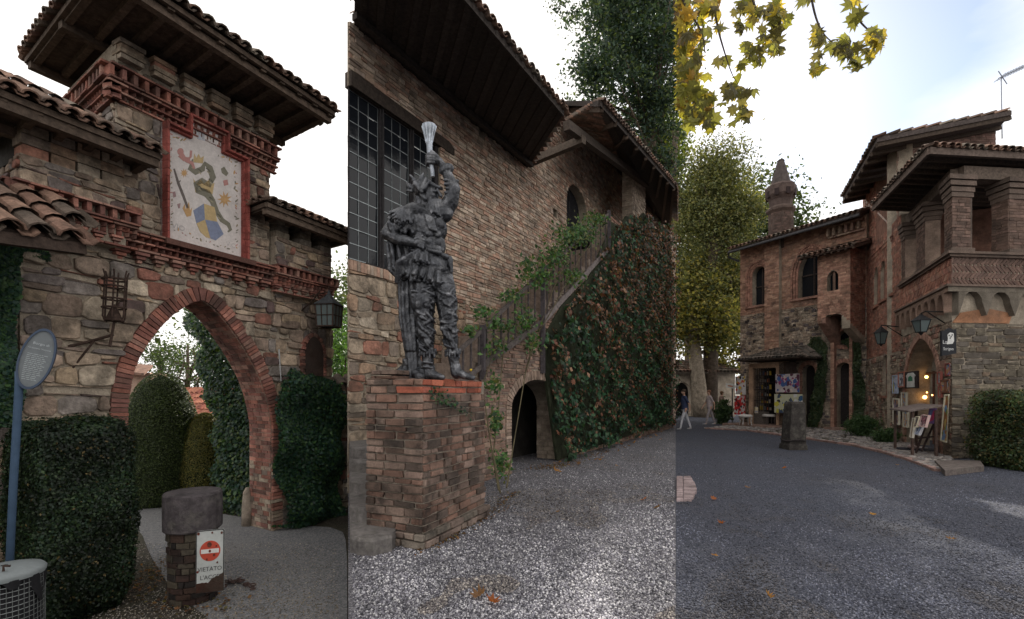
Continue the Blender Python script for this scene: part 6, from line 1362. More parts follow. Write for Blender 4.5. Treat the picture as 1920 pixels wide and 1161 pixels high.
lay([[(0, 6), (ulen, 6), (ulen, slope_z(b)), (0, slope_z(a))]], sty(SB, pal=[(.20, .12, .10), (.17, .11, .09)]), tn.P, tb_, 'brick', m_brick, 98, 14, 40)
tw0 = -1.2; backing(TL, [[(tw0, 0), (0, 0), (0, slope_z(a)), (tw0, slope_z(a))]], .4, tb_)
lay([[(tw0, 5), (0, 5), (0, slope_z(a)), (tw0, slope_z(a))]], SB, TL.P, tb_, 'brick', m_brick, 99, 12, 60)
u_p = TL.uz(1618, 380)[0]; u_q = TL.uz(1643, 380)[0]; za_ = slope_z(TL.P(u_p, 0).xy)
mb = MB(); mb.prism(TL.P, [(u_p, 0), (u_q, 0), (u_q, za_), (u_p, za_)], -.45, 0, (.22, .13, .10)); mb.build('corner_pillar', m_brick, tb_)
lay([[(u_p, 7), (u_q, 7), (u_q, za_), (u_p, za_)]], SB, TL.P, tb_, 'brick', m_brick, 101, 12, 60)
backing(TL, [[(u_p, 0), (tw0 + .1, 0), (tw0 + .1, TL.uz(1655, 398)[1]), (u_p, TL.uz(1630, 398)[1])]], .39, tb_, 'low_wall', m_brick, (.22, .12, .09))
ant = thing('roof_aerial', 'thin television aerial on a mast above the tower roof', 'aerial', ray(1878, 210, 16.5)); AC = (.25, .27, .32)
mb = MB(); mb.tube([ray(1879, 260, 16.5), ray(1877, 145, 16.5)], .02, AC, 6); mb.build('mast', m_metal, ant)
mb = MB(); p0, p1 = ray(1872, 147, 16.5), ray(1935, 118, 16.2); mb.beam(p0, p1, .025, .025, AC)
for k in range(12): q = p0.lerp(p1, (k + .5) / 12); mb.beam(q - Vector((.05, .25, 0)), q + Vector((.05, .25, 0)), .012, .012, AC)
mb.beam(p0 + Vector((-.0, 0, .25)), p0 + Vector((.3, 0, -.2)), .02, .02, AC); mb.build('boom', m_metal, ant)

# the left wing with gothic windows, chimney and oriel
mw = thing('shop_wing', 'brick and rubble wing with gothic arched windows, an oriel and a tiled shop canopy', 'building', M3.P(-3, 0, -2))
def MZ(x, y, d=0): return M3.uz(x, y, d)
mL = MZ(1388, 600)[0]; zm1 = 8.75
def garch(x0, x1, yb, yt, pt=True):
    a, b = MZ(x0, yb)[0], MZ(x1, yb)[0]; xm = (x0 + x1) / 2; zb, zt = MZ(xm, yb)[1], MZ(xm, yt)[1]; return archpoly(a, b, zb, zt - (b - a) * (.95 if pt else .5), zt, 6, pt)
G1, G2 = garch(1411, 1437, 572, 500, False), garch(1497, 1545, 556, 470)
Dr = garch(1569, 1597, 797, 680, False); Ds = garch(1505, 1529, 790, 684, False)
ocx, ocz = MZ(1583, 634); oc = [(ocx + .3 * math.cos(t), ocz + .3 * math.sin(t)) for t in np.linspace(0, 6.2832, 17)[:-1]]
Dr[0] = (Dr[0][0], .12); Dr[1] = (Dr[1][0], .12); Ds[0] = (Ds[0][0], .12); Ds[1] = (Ds[1][0], .12)
backing(M3, [[(mL, 0), (0, 0), (0, zm1), (mL, zm1)], G1, G2, Dr, Ds, oc], .5, mw)
zmid = MZ(1440, 585)[1]; SBM = sty(SB, pal=[(.34, .20, .14), (.30, .17, .12), (.38, .24, .17), (.27, .16, .12)])
lay([[(mL, zmid), (0, zmid), (0, zm1), (mL, zm1)], G1, G2], SBM, M3.P, mw, 'brick', m_brick, 110, 10, 60)
lay([[(mL, 0), (0, 0), (0, zmid), (mL, zmid)], Dr, Ds, oc], sty(S3, h=(.07, .15), l=(.1, .25), pal=[(.36, .29, .22), (.32, .25, .19), (.40, .33, .26), (.28, .21, .16), (.12, .10, .10)]), M3.P, mw, 'stone', m_stone, 111, 10, 60)
for G in (G1, G2, Dr, Ds, oc + [oc[0]]):
    crv = Curve([G[0]] + G[:1:-1] + [G[1]]) if G[0] != oc[0] else Curve(oc[::-1] + [oc[-1]])
    for q, (t_, d_) in enumerate(((.1, .03), (.1, .07), (.1, .11)) if G in (G1, G2) else ((.18, .04),)):
        c2 = Curve([tuple(p + n_ * t_ * q) for p, n_ in zip(crv.p, crv.n)]); voussoirs(M3, c2, t_, mw, [(.34, .19, .14), (.30, .16, .12)], (.07, .085), d_ + .02, 120 + q, 'brick', minpx=30)
for G, nm in ((G1, 'window'), (G2, 'window'), (oc, 'round_window')):
    mb = MB(); mb.prism(M3.P, G, -.34, -.3, (.02, .02, .03)); wo = mb.build(nm, m_glass, mw)
    if nm == 'window':
        xa, xb = (G[0][0] + G[1][0]) / 2, max(p[1] for p in G); mb = MB(); mb.beam(M3.P(xa, G[0][1], -.27), M3.P(xa, xb, -.27), .06, .06, (.06, .045, .04)); mb.beam(M3.P(G[0][0], (G[0][1] + xb) / 2, -.27), M3.P(G[1][0], (G[0][1] + xb) / 2, -.27), .05, .05, (.06, .045, .04)); mb.build('frame', m_wood, wo)
        mb = MB(); mb.prism(M3.P, [(G[0][0] - .35, G[0][1] - .1), (G[1][0] + .35, G[0][1] - .1), (G[1][0] + .35, G[0][1]), (G[0][0] - .35, G[0][1])], -.02, .1, (.30, .17, .13)); mb.build('window_sill', m_brick, mw)
for G in (Dr, Ds): mb = MB(); mb.prism(M3.P, G, -.36, -.3, (.022, .018, .018)); mb.build('door', m_wood, mw)
pu, pv = MZ(1456, 600)[0], MZ(1466, 600)[0]; pilf = M3.off(.22)
backing(pilf, [[(MZ(1437, 600)[0] + .05, 3.0), (pv, 3.0), (pv, zm1), (MZ(1437, 600)[0] + .05, zm1)]], .24, mw, 'pilaster'); lay([[(MZ(1437, 600)[0] + .05, 3.0), (pv, 3.0), (pv, zm1), (MZ(1437, 600)[0] + .05, zm1)]], SBM, pilf.P, mw, 'brick', m_brick, 112, 14, 20)
for (x, y) in ((1400, 604), (1404, 602), (1409, 625), (1447, 592), (1475, 604), (1478, 610), (1469, 628), (1490, 610), (1532, 616), (1415, 640)):
    a, b = MZ(x, y); mb = MB(); mb.prism(M3.P, [(a - .06, b - .06), (a + .06, b - .06), (a + .06, b + .06), (a - .06, b + .06)], .0, .052, (.03, .025, .025)); mb.build('dark_stone', m_stone, mw)
# eaves, roof
ef = M3.off(.75); g0 = ef.uz(1366, 469)[0]; ze_ = ef.uz(1366, 469)[1]; g1_ = ef.uz(1612, 400)[0]
e0, e1 = ef.P(g0, ze_), ef.P(g1_, ze_); t0_, t1_ = M3.P(g0, ze_ + 1.2, -3), M3.P(g1_, ze_ + 1.2, -3)
slab([e0, e1, t1_, t0_], .06, mw, 'eaves_boarding', m_wood, (.07, .055, .05)); roof_plane(e0, e1, [e0, e1, t1_, t0_], mw, .2, .4, 113, minpx=9, cap=120)
rafters(e0, e1, t0_, t1_, 14, .08, .1, mw, .1); mb = MB(); mb.tube([e0 + Vector((0, 0, -.12)), e1 + Vector((0, 0, -.12))], .06, (.07, .07, .075), 8); mb.tube([e0 - Z * .12, e0 + Vector((.1, .2, -.3)), M3.P(mL, ze_ - .5, .1)], .05, (.07, .07, .075), 8); mb.build('gutter', m_iron, mw)
cornice(M3.off(.1), MZ(1555, 430)[0], -.05, ze_ - .55, [('flat', .07, .04), ('dent', .32, .14, .09, .14), ('flat', .07, .16)], mw, 9, [(.34, .26, .2), (.3, .2, .16)], cap=60, minpx=8)
# left flank of the wing
ql = Frame(M3.P(mL, 0, -.51).xy - M3.N * 3.5, M3.N); mb = MB(); mb.prism(ql.P, [(0, 0), (3.5, 0), (3.5, zm1), (0, zm1)], -.3, -.01, MORT); mb.build('side_wall', m_mortar, mw)
# chimney
chm = MB(); cq = M3.P(MZ(1464, 430)[0], 0, -.7); ck = cq.y / FPX; cxp = ray(1464, 735, cq.y); base = Vector((cxp.x, cxp.y, 0)); hz = lambda y: EYE + (HY - y) * ck
chim = thing('chimney', 'octagonal brick chimney with a flared crown and pointed cap on the left wing', 'chimney', (base.x, base.y, hz(430)))
chm.lathe(base, [(21 * ck, hz(470)), (21 * ck, hz(402)), (25 * ck, hz(397)), (25 * ck, hz(393)), (19 * ck, hz(388))], (.09, .065, .055), 8, .4); chm.build('shaft', m_brick, chim)
mb = MB(); mb.lathe(base, [(19 * ck, hz(388)), (20 * ck, hz(377)), (26 * ck, hz(368)), (26.5 * ck, hz(352)), (23 * ck, hz(348))], (.085, .062, .055), 8, .4); mb.build('crown', m_brick, chim)
mb = MB(); mb.lathe(base, [(18.5 * ck, hz(349)), (6.0 * ck, hz(303)), (7 * ck, hz(302)), (5 * ck, hz(300)), (1 * ck, hz(298))], (.075, .062, .058), 8, .4); mb.build('spire', m_brick, chim)
for k in range(8):
    t = .4 + (k + .5) * math.pi / 4; r = 26 * ck; mb = MB(); c = base + Vector((math.cos(t) * r * .93, math.sin(t) * r * .93, hz(372))); mb.box(c, .05, .18, 12 * ck, (.03, .02, .02), t); mb.build('smoke_slot', m_wood, chim)
gs = []; rg = random.Random(3); mpo = lambda a, b, d: (lambda t: base + Vector((math.cos(t), math.sin(t), 0)) * ((21 * ck) * .985 * math.cos(math.pi / 8) / math.cos((t - .4) % (math.pi / 4) - math.pi / 8) + d) + Z * b)(a / (23 * ck))
for P_, d, c in pieces([[(3.3 * 23 * ck, hz(440)), (6.2 * 23 * ck, hz(440)), (6.2 * 23 * ck, hz(402)), (3.3 * 23 * ck, hz(402))]], sty(SBM, pal=[(.10, .07, .058), (.08, .058, .05), (.12, .08, .068)]), 5): v, f = pgeo(P_, mpo, -.01, .02, .004, rg); gs.append((v, f, c))
emit(gs, chim, 'brick', m_brick, 40)
# oriel
of = M3.off(1.15); oL, oR_ = of.uz(1533, 500)[0], of.uz(1594, 500)[0]; oz0, oz1 = of.uz(1594, 600)[1], of.uz(1594, 462)[1]
orw = archpoly(of.uz(1551, 545)[0], of.uz(1572, 545)[0], of.uz(1561, 546)[1], of.uz(1561, 520)[1], of.uz(1561, 508)[1], 5)
cxa = (oL + oR_) / 2; und = [(oL + .12, oz0)] + [(cxa + (oR_ - oL - .24) / 2 * math.cos(t), oz0 + .32 * math.sin(t)) for t in np.linspace(math.pi, 0, 9)][1:-1] + [(oR_ - .12, oz0)]
backing(of, [[(oL, oz0)] + und + [(oR_, oz0), (oR_, oz1), (oL, oz1)], orw], .3, mw, 'oriel_wall')
SBO = sty(SB, pal=[(.38, .22, .16), (.34, .19, .14), (.41, .25, .18)])
lay([[(oL, oz0)] + und + [(oR_, oz0), (oR_, oz1), (oL, oz1)], orw], SBO, of.P, mw, 'brick', m_brick, 114, 10, 120)
os_ = Frame(of.P(oR_, 0).xy, -M3.N); backing(os_, [[(0, oz0 - .3), (1.15, oz0 - .9), (1.15, oz1), (0, oz1)]], .3, mw, 'oriel_wall'); lay([[(0, oz0 - .1), (1.15, oz0 - .6), (1.15, oz1), (0, oz1)]], sty(SB, pal=RB), os_.P, mw, 'brick', m_brick, 115, 14, 20)
ol_ = Frame(M3.P(oL, 0).xy, M3.N); backing(ol_, [[(0, oz0 - .9), (1.14, oz0), (1.14, oz1), (0, oz1)]], .3, mw, 'oriel_wall', m_brick, (.3, .18, .14))
mb = MB(); mb.prism(of.P, orw, -.28, -.24, (.02, .02, .03)); mb.build('oriel_window', m_glass, mw)
mb = MB(); xm_ = (orw[0][0] + orw[1][0]) / 2; mb.beam(of.P(xm_, orw[0][1], -.1), of.P(xm_, of.uz(1561, 510)[1], -.1), .07, .07, (.2, .13, .1)); mb.build('oriel_mullion', m_brick, mw)
mb = MB(); mb.prism(of.P, [(oL + .05, oz0 + .33), (oR_ - .05, oz0 + .33), (oR_ - .05, oz0 + .4), (oL + .05, oz0 + .4)], -1.1, -.02, (.2, .12, .1)); mb.build('oriel_floor', m_brick, mw)
e0, e1 = of.P(oL - .55, oz1 - .12, .45), of.P(oR_ + .35, oz1 - .12, .45); e2, e3 = M3.P(oR_ + .35, oz1 - .12, 0), M3.P(oL - .55, oz1 + .38, 0)
slab([e0, e1, e2 + Z * .5, e3], .05, mw, 'oriel_boarding', m_wood, (.09, .06, .05)); roof_plane(e0, e1, [e0, e1, e2 + Z * .5, e3], mw, .2, .36, 116, minpx=9, cap=200)
rafters(e0, e1, e3, e2 + Z * .5, 9, .06, .07, mw, .07)
for (x0, x1) in ((1562, 1569), (1597, 1603)):
    a, b = MZ(x0, 700)[0], MZ(x1, 700)[0]; backing(M3.off(.2), [[(a, 0), (b, 0), (b, oz0 - .3), (a, oz0 - .3)]], .22, mw, 'door_pilaster', m_brick, (.30, .17, .13)); lay([[(a, 0), (b, 0), (b, oz0 - .3), (a, oz0 - .3)]], SBO, M3.off(.2).P, mw, 'brick', m_brick, 117, 30)
mb = MB(); a, b = MZ(1562, 797)[0], MZ(1604, 797)[0]; mb.prism(M3.P, [(a, 0), (b, 0), (b, .14), (a, .14)], 0, .7, (.26, .17, .14)); mb.build('doorstep', m_concrete, mw)
mb = MB(); a, b = M3.uz(1380, 795, .9)[0], MZ(1500, 800)[0]; mb.prism(M3.P, [(a, 0), (b, 0), (b, .12), (a, .12)], 0, 1.9, (.24, .16, .13)); mb.build('shop_step', m_concrete, mw)
# shop front and canopy
cf = M3.off(1.0); ca, cb_ = cf.uz(1404, 700)[0], cf.uz(1469, 700)[0]; ctz = cf.uz(1440, 680)[1]
dw0, dw1 = cf.uz(1411, 700)[0], cf.uz(1455, 700)[0]; dz_ = cf.uz(1433, 690)[1]
backing(cf, [[(ca, .12), (dw0, .12), (dw0, dz_), (dw1, dz_), (dw1, .12), (cb_, .12), (cb_, ctz), (ca, ctz)]], .2, mw, 'shop_front', m_mortar, (.42, .28, .19))
cs_ = Frame(cf.P(cb_, 0).xy, -M3.N); backing(cs_, [[(0, .12), (1.0, .12), (1.0, ctz), (0, ctz)]], .2, mw, 'shop_side', m_mortar, (.14, .11, .10))
mb = MB(); mb.prism(cf.P, [(dw0, .12), (dw1, .12), (dw1, dz_), (dw0, dz_)], -.9, -.85, (.012, .012, .012)); mb.build('shop_interior', m_wood, mw)
um2 = dw0 + (dw1 - dw0) * .62
for k in range(6):
    z_ = .75 + k * .32
    if z_ < dz_ - .15:
        m = MB(); m.prism(cf.P, [(dw0 + .05, z_), (um2, z_), (um2, z_ + .02), (dw0 + .05, z_ + .02)], -.5, -.3, (.05, .04, .035)); shf = m.build('display_shelf', m_wood, mw)
        g = random.Random(k); m = MB(); u = dw0 + .1
        while u < um2 - .1: h_ = g.uniform(.08, .2); m.prism(cf.P, [(u, z_ + .02), (u + .06, z_ + .02), (u + .06, z_ + .02 + h_), (u, z_ + .02 + h_)], -.42, -.36, g.choice(((.35, .3, .25), (.4, .12, .05), (.25, .25, .25), (.5, .35, .05), (.1, .12, .2)))); u += g.uniform(.09, .16)
        m.build('goods', m_paint, shf, kind='stuff')
mb = MB()
for k in range(9): u = dw0 + (um2 - dw0) * k / 8; mb.beam(cf.P(u, .7, -.12), cf.P(u, dz_, -.12), .025, .025, (.03, .025, .025))
for z_ in (.7, 1.2, 1.7, 2.2): mb.beam(cf.P(dw0, z_, -.12), cf.P(um2, z_, -.12), .025, .025, (.03, .025, .025))
mb.prism(cf.P, [(dw0, .12), (um2, .12), (um2, .7), (dw0, .7)], -.16, -.08, (.10, .085, .075)); mb.build('window_grille', m_iron, mw)
k0, k1 = M3.off(1.75).uz(1383, 676), M3.off(1.75).uz(1498, 672); k0z = k0[1]
ca0, ca1 = M3.P(k0[0] - .1, k0z, 1.75), M3.P(k1[0] + .0, k0z, 1.75); cp0, cp1 = M3.P(k0[0] + .9, k0z + .55, .05), M3.P(k1[0] - .6, k0z + .55, .05); cm0, cm1 = M3.P(k0[0] - .1, k0z, 0), M3.P(k1[0], k0z, 0)
slab([ca0, ca1, cm1, cm0], .05, mw, 'canopy_boarding', m_wood, (.08, .06, .05)); TILE_ = TILE[:]; TILE[:] = [(.12, .10, .085), (.09, .08, .07), (.15, .12, .10)]
roof_plane(ca0, ca1, [ca0, ca1, cp1, cp0], mw, .16, .3, 118, minpx=9, cap=290); roof_plane(ca1, cm1, [ca1, cm1, cp1], mw, .16, .3, 119, minpx=9, cap=290); TILE[:] = TILE_
mb = MB(); mb.add([ca0, ca1, cp1, cp0, cm0, cm1], [(0, 1, 2, 3), (1, 5, 2), (4, 0, 3)], (.1, .08, .07)); mb.build('canopy_deck', m_wood, mw)
# vines by the oriel
for lab, pl_px, n_, sd_ in (('leafy vine climbing between the shop arch and the narrow door', [(1512, 800), (1530, 800), (1545, 740), (1548, 690), (1545, 650), (1535, 632), (1518, 632), (1512, 650), (1528, 670), (1524, 720)], 2600, 31), ('leafy vine climbing right of the narrow door under the oriel', [(1592, 800), (1612, 800), (1618, 740), (1610, 690), (1612, 650), (1604, 640), (1590, 632), (1575, 640), (1592, 655), (1600, 700)], 2800, 32)):
    ivy('climbing_vine', lab, surf_pts(M3, M3.poly(pl_px, .3), n_, .05, .35, sd_), None, 0, .05, [(.05, .08, .035), (.035, .06, .03), (.07, .09, .04)], sd_)

# lamps, hanging sign
def walllamp(label, cx_, ytop, ybot, d, hw, arm):
    t = thing('wall_lamp', label, 'lamp', L3.off(d).P(*L3.off(d).uz(cx_, ybot)), 'lanterns on the corner building'); f = L3.off(d); u, zb = f.uz(cx_, ybot); zt = f.uz(cx_, ytop)[1]; b = f.P(u, zb); h = zt - zb
    k = b.y / FPX; r0, r1 = hw * .55 * k, hw * k
    mb = MB()
    for i in range(4):
        a = math.pi / 4 + i * math.pi / 2; A_ = b + Vector((math.cos(a), math.sin(a), 0)) * r0 * 1.3; B_ = b + Vector((math.cos(a), math.sin(a), 0)) * r1 * 1.25 + Z * h * .62; a2 = a + math.pi / 2
        A2_ = b + Vector((math.cos(a2), math.sin(a2), 0)) * r0 * 1.3; B2_ = b + Vector((math.cos(a2), math.sin(a2), 0)) * r1 * 1.25 + Z * h * .62
        mb.beam(A_, B_, .02, .02, (.02, .02, .02)); mb.beam(A_, A2_, .02, .02, (.02, .02, .02)); g = MB(); g.add([A_, A2_, B2_, B_], [(0, 1, 2, 3)], (.4, .4, .4)); g.build('pane', m_lampglass, t)
    mb.build('frame', m_iron, t)
    mb = MB(); mb.lathe(b + Z * h * .62, [(r1 * 1.5, 0), (r1 * .9, h * .14), (r1 * .35, h * .28), (.02, h * .36)], (.02, .02, .022), 4, math.pi / 4); mb.build('cap', m_iron, t)
    mb = MB(); mb.tube([b - Z * .02, b - Z * .08], [.05, .01], (.02, .02, .02)); top = b + Z * h
    if arm: mb.tube([top, L3.off(d).P(*L3.off(d).uz(arm[0][0], arm[0][1])), L3.P(*LZ(*arm[1]))], .018, (.02, .02, .02)); mb.tube([L3.off(d * .8).P(*L3.off(d * .8).uz(*arm[2])), L3.P(*LZ(*arm[3]))], .014, (.02, .02, .02))
    mb.build('bracket', m_iron, t)
walllamp('smaller black lantern on a bracket left of the shop arch', 1652, 611, 645, .55, 8, [(1652, 610), (1690, 613), (1663, 612), (1692, 630)])
walllamp('larger black lantern hanging above the shop arch', 1727, 588, 623, .55, 11, [(1735, 584), (1772, 585), (1740, 586), (1773, 607)])
hs = thing('hanging_sign', 'black hanging shop sign with a white figure and script lettering on the corner', 'sign', L3.P(*LZ(1778, 640, .3)))
HF = Frame(L3.P(LZ(1765, 640, .45)[0], 0, .45).xy, (1, .05)); HK = HF.O.y / FPX; hx = lambda px_, py_: ((px_ - 1765) * HK, EYE + (HY - py_) * HK)
mb = MB(); mb.prism(HF.P, [hx(1764, 668), hx(1793, 663), hx(1793, 617), hx(1788, 619), hx(1780, 615), hx(1771, 620), hx(1764, 621)], 0, .04, (.015, .016, .02)); mb.build('board', m_paint, hs)
mb = MB(); mb.prism(HF.P, [hx(1774, 646), hx(1785, 645), hx(1788, 640), hx(1787, 625), hx(1780, 624), hx(1775, 628), hx(1776, 636)], .03, .046, (.6, .6, .58)); mb.build('white_figure', m_paint, hs)
mb = MB()
for (x, y) in ((1778, 629), (1782, 631), (1784, 628), (1780, 634)): mb.prism(HF.P, [hx(x - 1, y + 2), hx(x + 1, y + 2), hx(x + 1, y - 1), hx(x - 1, y - 1)], .04, .048, (.03, .03, .03))
mb.build('figure_marks', m_paint, hs)
for s_, px_, py_, sz in (('Lo', 1770, 645, 10), ('Scrigno', 1777, 657, 8)):
    u, z_ = hx(px_, py_); lettering(s_, sz * HK, lambda a, b, d, u=u, z_=z_: HF.P(u + a * .85, z_ + b, .042 + d), hs, (.6, .6, .6))

# pictures for sale: generic patches of paint on canvas, in frames
def picture(label, fr, x0, y0, x1, y1, d, frame, cols, seed, group=None, tilt=0.0, kind='painting', wf=.035):
    u0, z1 = fr.uz(x0, y0, d); u1, z0 = fr.uz(x1, y1, d); t = thing(kind, label, kind, fr.P((u0 + u1) / 2, z0, d), group); g = random.Random(seed); H = z1 - z0
    mp = lambda a, b, dd: fr.P(a, b, d + dd - tilt * (b - z0) / H)
    m = MB(); m.prism(mp, [(u0, z0), (u1, z0), (u1, z1), (u0, z1)], -.02, .006, cols[0]); m.build('canvas', m_paint, t)
    fw = wf if frame else .0
    if frame: m = MB(); ring(m, mp, [(u0 - fw, z0 - fw), (u1 + fw, z0 - fw), (u1 + fw, z1 + fw), (u0 - fw, z1 + fw)], [(u0, z0), (u1, z0), (u1, z1), (u0, z1)], -.02, .03, frame); m.build('frame', m_paint, t)
    m = MB()
    for k in range(46):
        cx_ = g.uniform(u0, u1); cz_ = g.uniform(z0, z1); r = g.uniform(.03, .13) * min(u1 - u0, H); c = g.choice(cols[1:]); a0 = g.uniform(0, 3)
        P_ = [(min(max(cx_ + r * math.cos(q) * g.uniform(.5, 1.5), u0), u1), min(max(cz_ + r * math.sin(q) * g.uniform(.8, 1.9), z0), z1)) for q in np.linspace(0, 6.0, 7)]
        m.prism(mp, P_, .005, .007 + k * .0002, c)
    m.build('brushwork', m_paint, t, kind='stuff'); return t
PF = M3.off(1.15); PFr = M3.off(1.35)
WH, BKc = (.5, .48, .48), (.03, .03, .035)
picture('tall canvas with red and yellow figure on white, upper left of the shop front', PF, 1379, 706, 1398, 740, .3, None, [WH, (.45, .1, .06), (.5, .35, .05), BKc, (.35, .33, .33)], 1, 'canvases at the shop front')
picture('canvas with pale figure on bright red ground, lower left of the shop front', PF, 1377, 742, 1397, 778, .3, None, [(.42, .03, .03), (.4, .38, .37), BKc, (.4, .38, .37), (.1, .02, .02)], 2, 'canvases at the shop front')
picture('wide canvas of a dark haired and a magenta haired head beside the shop door', PF, 1454, 702, 1499, 736, .3, None, [(.38, .34, .34), (.08, .03, .05), (.22, .05, .13), (.5, .42, .38), (.05, .1, .25), (.45, .4, .4)], 3, 'canvases at the shop front')
picture('canvas with blue, yellow and white strokes behind the stone post', PF, 1452, 739, 1505, 776, .3, None, [(.42, .42, .30), (.04, .10, .2), (.5, .5, .52), (.45, .40, .06), BKc, (.05, .07, .12)], 4, 'canvases at the shop front')
for k, (x0, y0, x1, y1, fc, cols, lab) in enumerate((
    (1675, 706, 1683, 736, (.35, .4, .5), [(.12, .2, .42), (.4, .42, .5), (.3, .28, .1)], 'blue picture at the far left of the shop arch'),
    (1686, 700, 1696, 724, (.35, .14, .10), [WH, (.4, .4, .42), (.1, .1, .12)], 'small red framed white picture left of the shop door'),
    (1676, 749, 1686, 795, (.55, .52, .42), [(.25, .2, .25), (.4, .25, .15), (.1, .08, .12)], 'tall white framed dark picture low left of the shop arch'),
    (1692, 738, 1700, 766, (.5, .48, .4), [(.2, .28, .4), (.35, .2, .1), (.3, .3, .3)], 'pale framed blue picture left of the shop door jamb'),
    (1695, 772, 1703, 800, (.5, .46, .36), [(.15, .25, .38), (.4, .22, .1), (.4, .38, .36)], 'pale framed picture low beside the shop door'),
    (1760, 700, 1765, 718, (.3, .1, .08), [(.2, .3, .45), (.3, .2, .1), (.35, .35, .35)], 'narrow red framed picture right of the shop door, upper'),
    (1762, 726, 1766, 743, (.3, .1, .08), [(.25, .3, .35), (.3, .2, .1), (.35, .35, .35)], 'narrow red framed picture right of the shop door, lower'),
    (1785, 684, 1794, 702, (.22, .06, .05), [(.16, .25, .5), (.4, .2, .1), (.35, .3, .2)], 'red framed landscape picture on the corner pier, topmost'),
    (1776, 715, 1782, 734, (.18, .08, .05), [(.08, .12, .35), (.45, .2, .05), (.4, .3, .2)], 'orange landscape picture on the corner pier, left of its pair'),
    (1786, 714, 1796, 734, (.18, .08, .05), [(.3, .32, .4), (.35, .2, .12), (.12, .1, .05)], 'grey and orange picture on the corner pier, right of its pair'),
    (1776, 742, 1797, 830, (.60, .56, .42), [(.30, .13, .05), (.15, .25, .42), (.45, .18, .06), (.2, .24, .06), (.42, .3, .1), (.2, .08, .04)], 'largest painting, an orange landscape in a broad cream frame by the corner'))):
    picture(lab, L3, x0 - (x1 > 1767) * 10, y0, x1 - (x1 > 1767) * 9, y1, .09 if k != 10 else .2, fc, cols, 20 + k, 'pictures on the wall of the corner building', .0 if k != 10 else .08)
tpf = L3.off(.12); u0, z1 = tpf.uz(1698, 698); u1, z0 = tpf.uz(1722, 728)
ts = thing('framed_shirt', 'white shirt with green print displayed on a dark board in the shop arch', 'shirt', tpf.P(u0, z0)); mb = MB(); mb.prism(tpf.P, [(u0, z0), (u1, z0), (u1, z1), (u0, z1)], -.02, .02, (.03, .02, .02)); mb.build('board', m_wood, ts)
um_ = (u0 + u1) / 2; ww = (u1 - u0) * .36; mb = MB(); mb.prism(tpf.P, [(um_ - ww * .8, z0 + .03), (um_ + ww * .8, z0 + .03), (um_ + ww * .75, z1 - .2), (um_ + ww, z1 - .12), (um_ + ww * .5, z1 - .04), (um_ - ww * .5, z1 - .04), (um_ - ww, z1 - .12), (um_ - ww * .75, z1 - .2)], .015, .035, (.48, .48, .46)); mb.build('shirt', m_cloth, ts)
mb = MB(); mb.prism(tpf.P, [(um_ - ww * .5, z1 - .28), (um_ + ww * .5, z1 - .28), (um_ + ww * .45, z1 - .17), (um_, z1 - .12), (um_ - ww * .45, z1 - .17)], .03, .038, (.04, .16, .09)); mb.build('green_print', m_paint, ts)
# shop door interior with warm lamps and shelf of goods
inn = L3.off(-.5); mb = MB(); mb.prism(inn.P, sa, -1.2, -1.15, (.03, .02, .015)); mb.build('shop_interior', m_wood, rb)
mb = MB(); a, b = sa[0][0], sa[1][0]
for k in range(3): z_ = 2.0 + 0; u = a + (b - a) * (k + 1) / 4; mb.beam(L3.P(u, .1, -.45), L3.P(u, 3.1 if k == 1 else 2.2, -.45), .04, .05, (.12, .06, .045))
for z_ in (.9, 2.15): mb.beam(L3.P(a, z_, -.45), L3.P(b, z_, -.45), .04, .06, (.14, .07, .05))
mb.build('door_frame', m_wood, rb); mb = MB(); g = random.Random(3)
for k in range(34): u = g.uniform(a + .5, b - .1); z_ = g.uniform(.95, 2.1); q = inn.P(u, z_, -.4); mb.box(q, .06, .04, g.uniform(.05, .14), g.choice(((.35, .2, .05), (.4, .35, .25), (.2, .08, .04), (.1, .12, .1))), .5)
mb.build('shop_goods', m_paint, rb, kind='stuff')
for k, (x, y, r) in enumerate(((1737, 707, .045), (1734, 745, .055), (1748, 741, .02), (1738, 736, .02))):
    q = L3.off(-.4).P(*L3.off(-.4).uz(x, y)); mb = MB(); v, f = ellip(q, (r, r, r), n=8); mb.add(v, f, (1, .5, .1)); mb.build('lit_bulb', m_bulb, rb, True)
# counter, easel, boards on the ground
ct2 = thing('display_counter', 'sloping wooden display table in front of the shop arch', 'table', gpt(1735, 830)); f_ = L3.off(.55); u0, u1 = f_.uz(1698, 765)[0], f_.uz(1738, 765)[0]; zt_ = f_.uz(1725, 767)[1]
slab([f_.P(u0, zt_ - .03, .35), f_.P(u1, zt_ - .03, .35), f_.P(u1, zt_ + .12, -.3), f_.P(u0, zt_ + .12, -.3)], .04, ct2, 'table_top', m_wood, (.16, .13, .12))
for u in (u0 + .1, u1 - .1):
    for d_ in (.25, -.2): mb = MB(); mb.beam(f_.P(u, 0, d_), f_.P(u, zt_ - .02, d_), .05, .05, (.09, .06, .05)); mb.build('leg', m_wood, ct2)
for k, (x0, y0, x1, y1, fc, cols, lab) in enumerate(((1708, 785, 1712, 820, (.5, .47, .4), [(.3, .2, .12), (.2, .15, .1), (.35, .3, .25)], 'narrow pale framed picture leaning left under the display table'), (1715, 782, 1720, 800, (.45, .4, .3), [(.2, .15, .1), (.3, .2, .15), (.1, .1, .1)], 'small pale framed picture under the display table'),
    (1725, 779, 1737, 800, (.5, .35, .33), [(.5, .42, .42), (.3, .12, .15), (.1, .05, .06)], 'pinkish print leaning under the display table'), (1717, 800, 1725, 815, (.4, .4, .42), [(.3, .4, .6), (.5, .5, .52), (.1, .15, .3)], 'small blue and white picture lowest under the display table'))):
    picture(lab, L3, x0, y0, x1, y1, .85, fc, cols, 50 + k, 'pictures under the display table', .05, wf=.02)
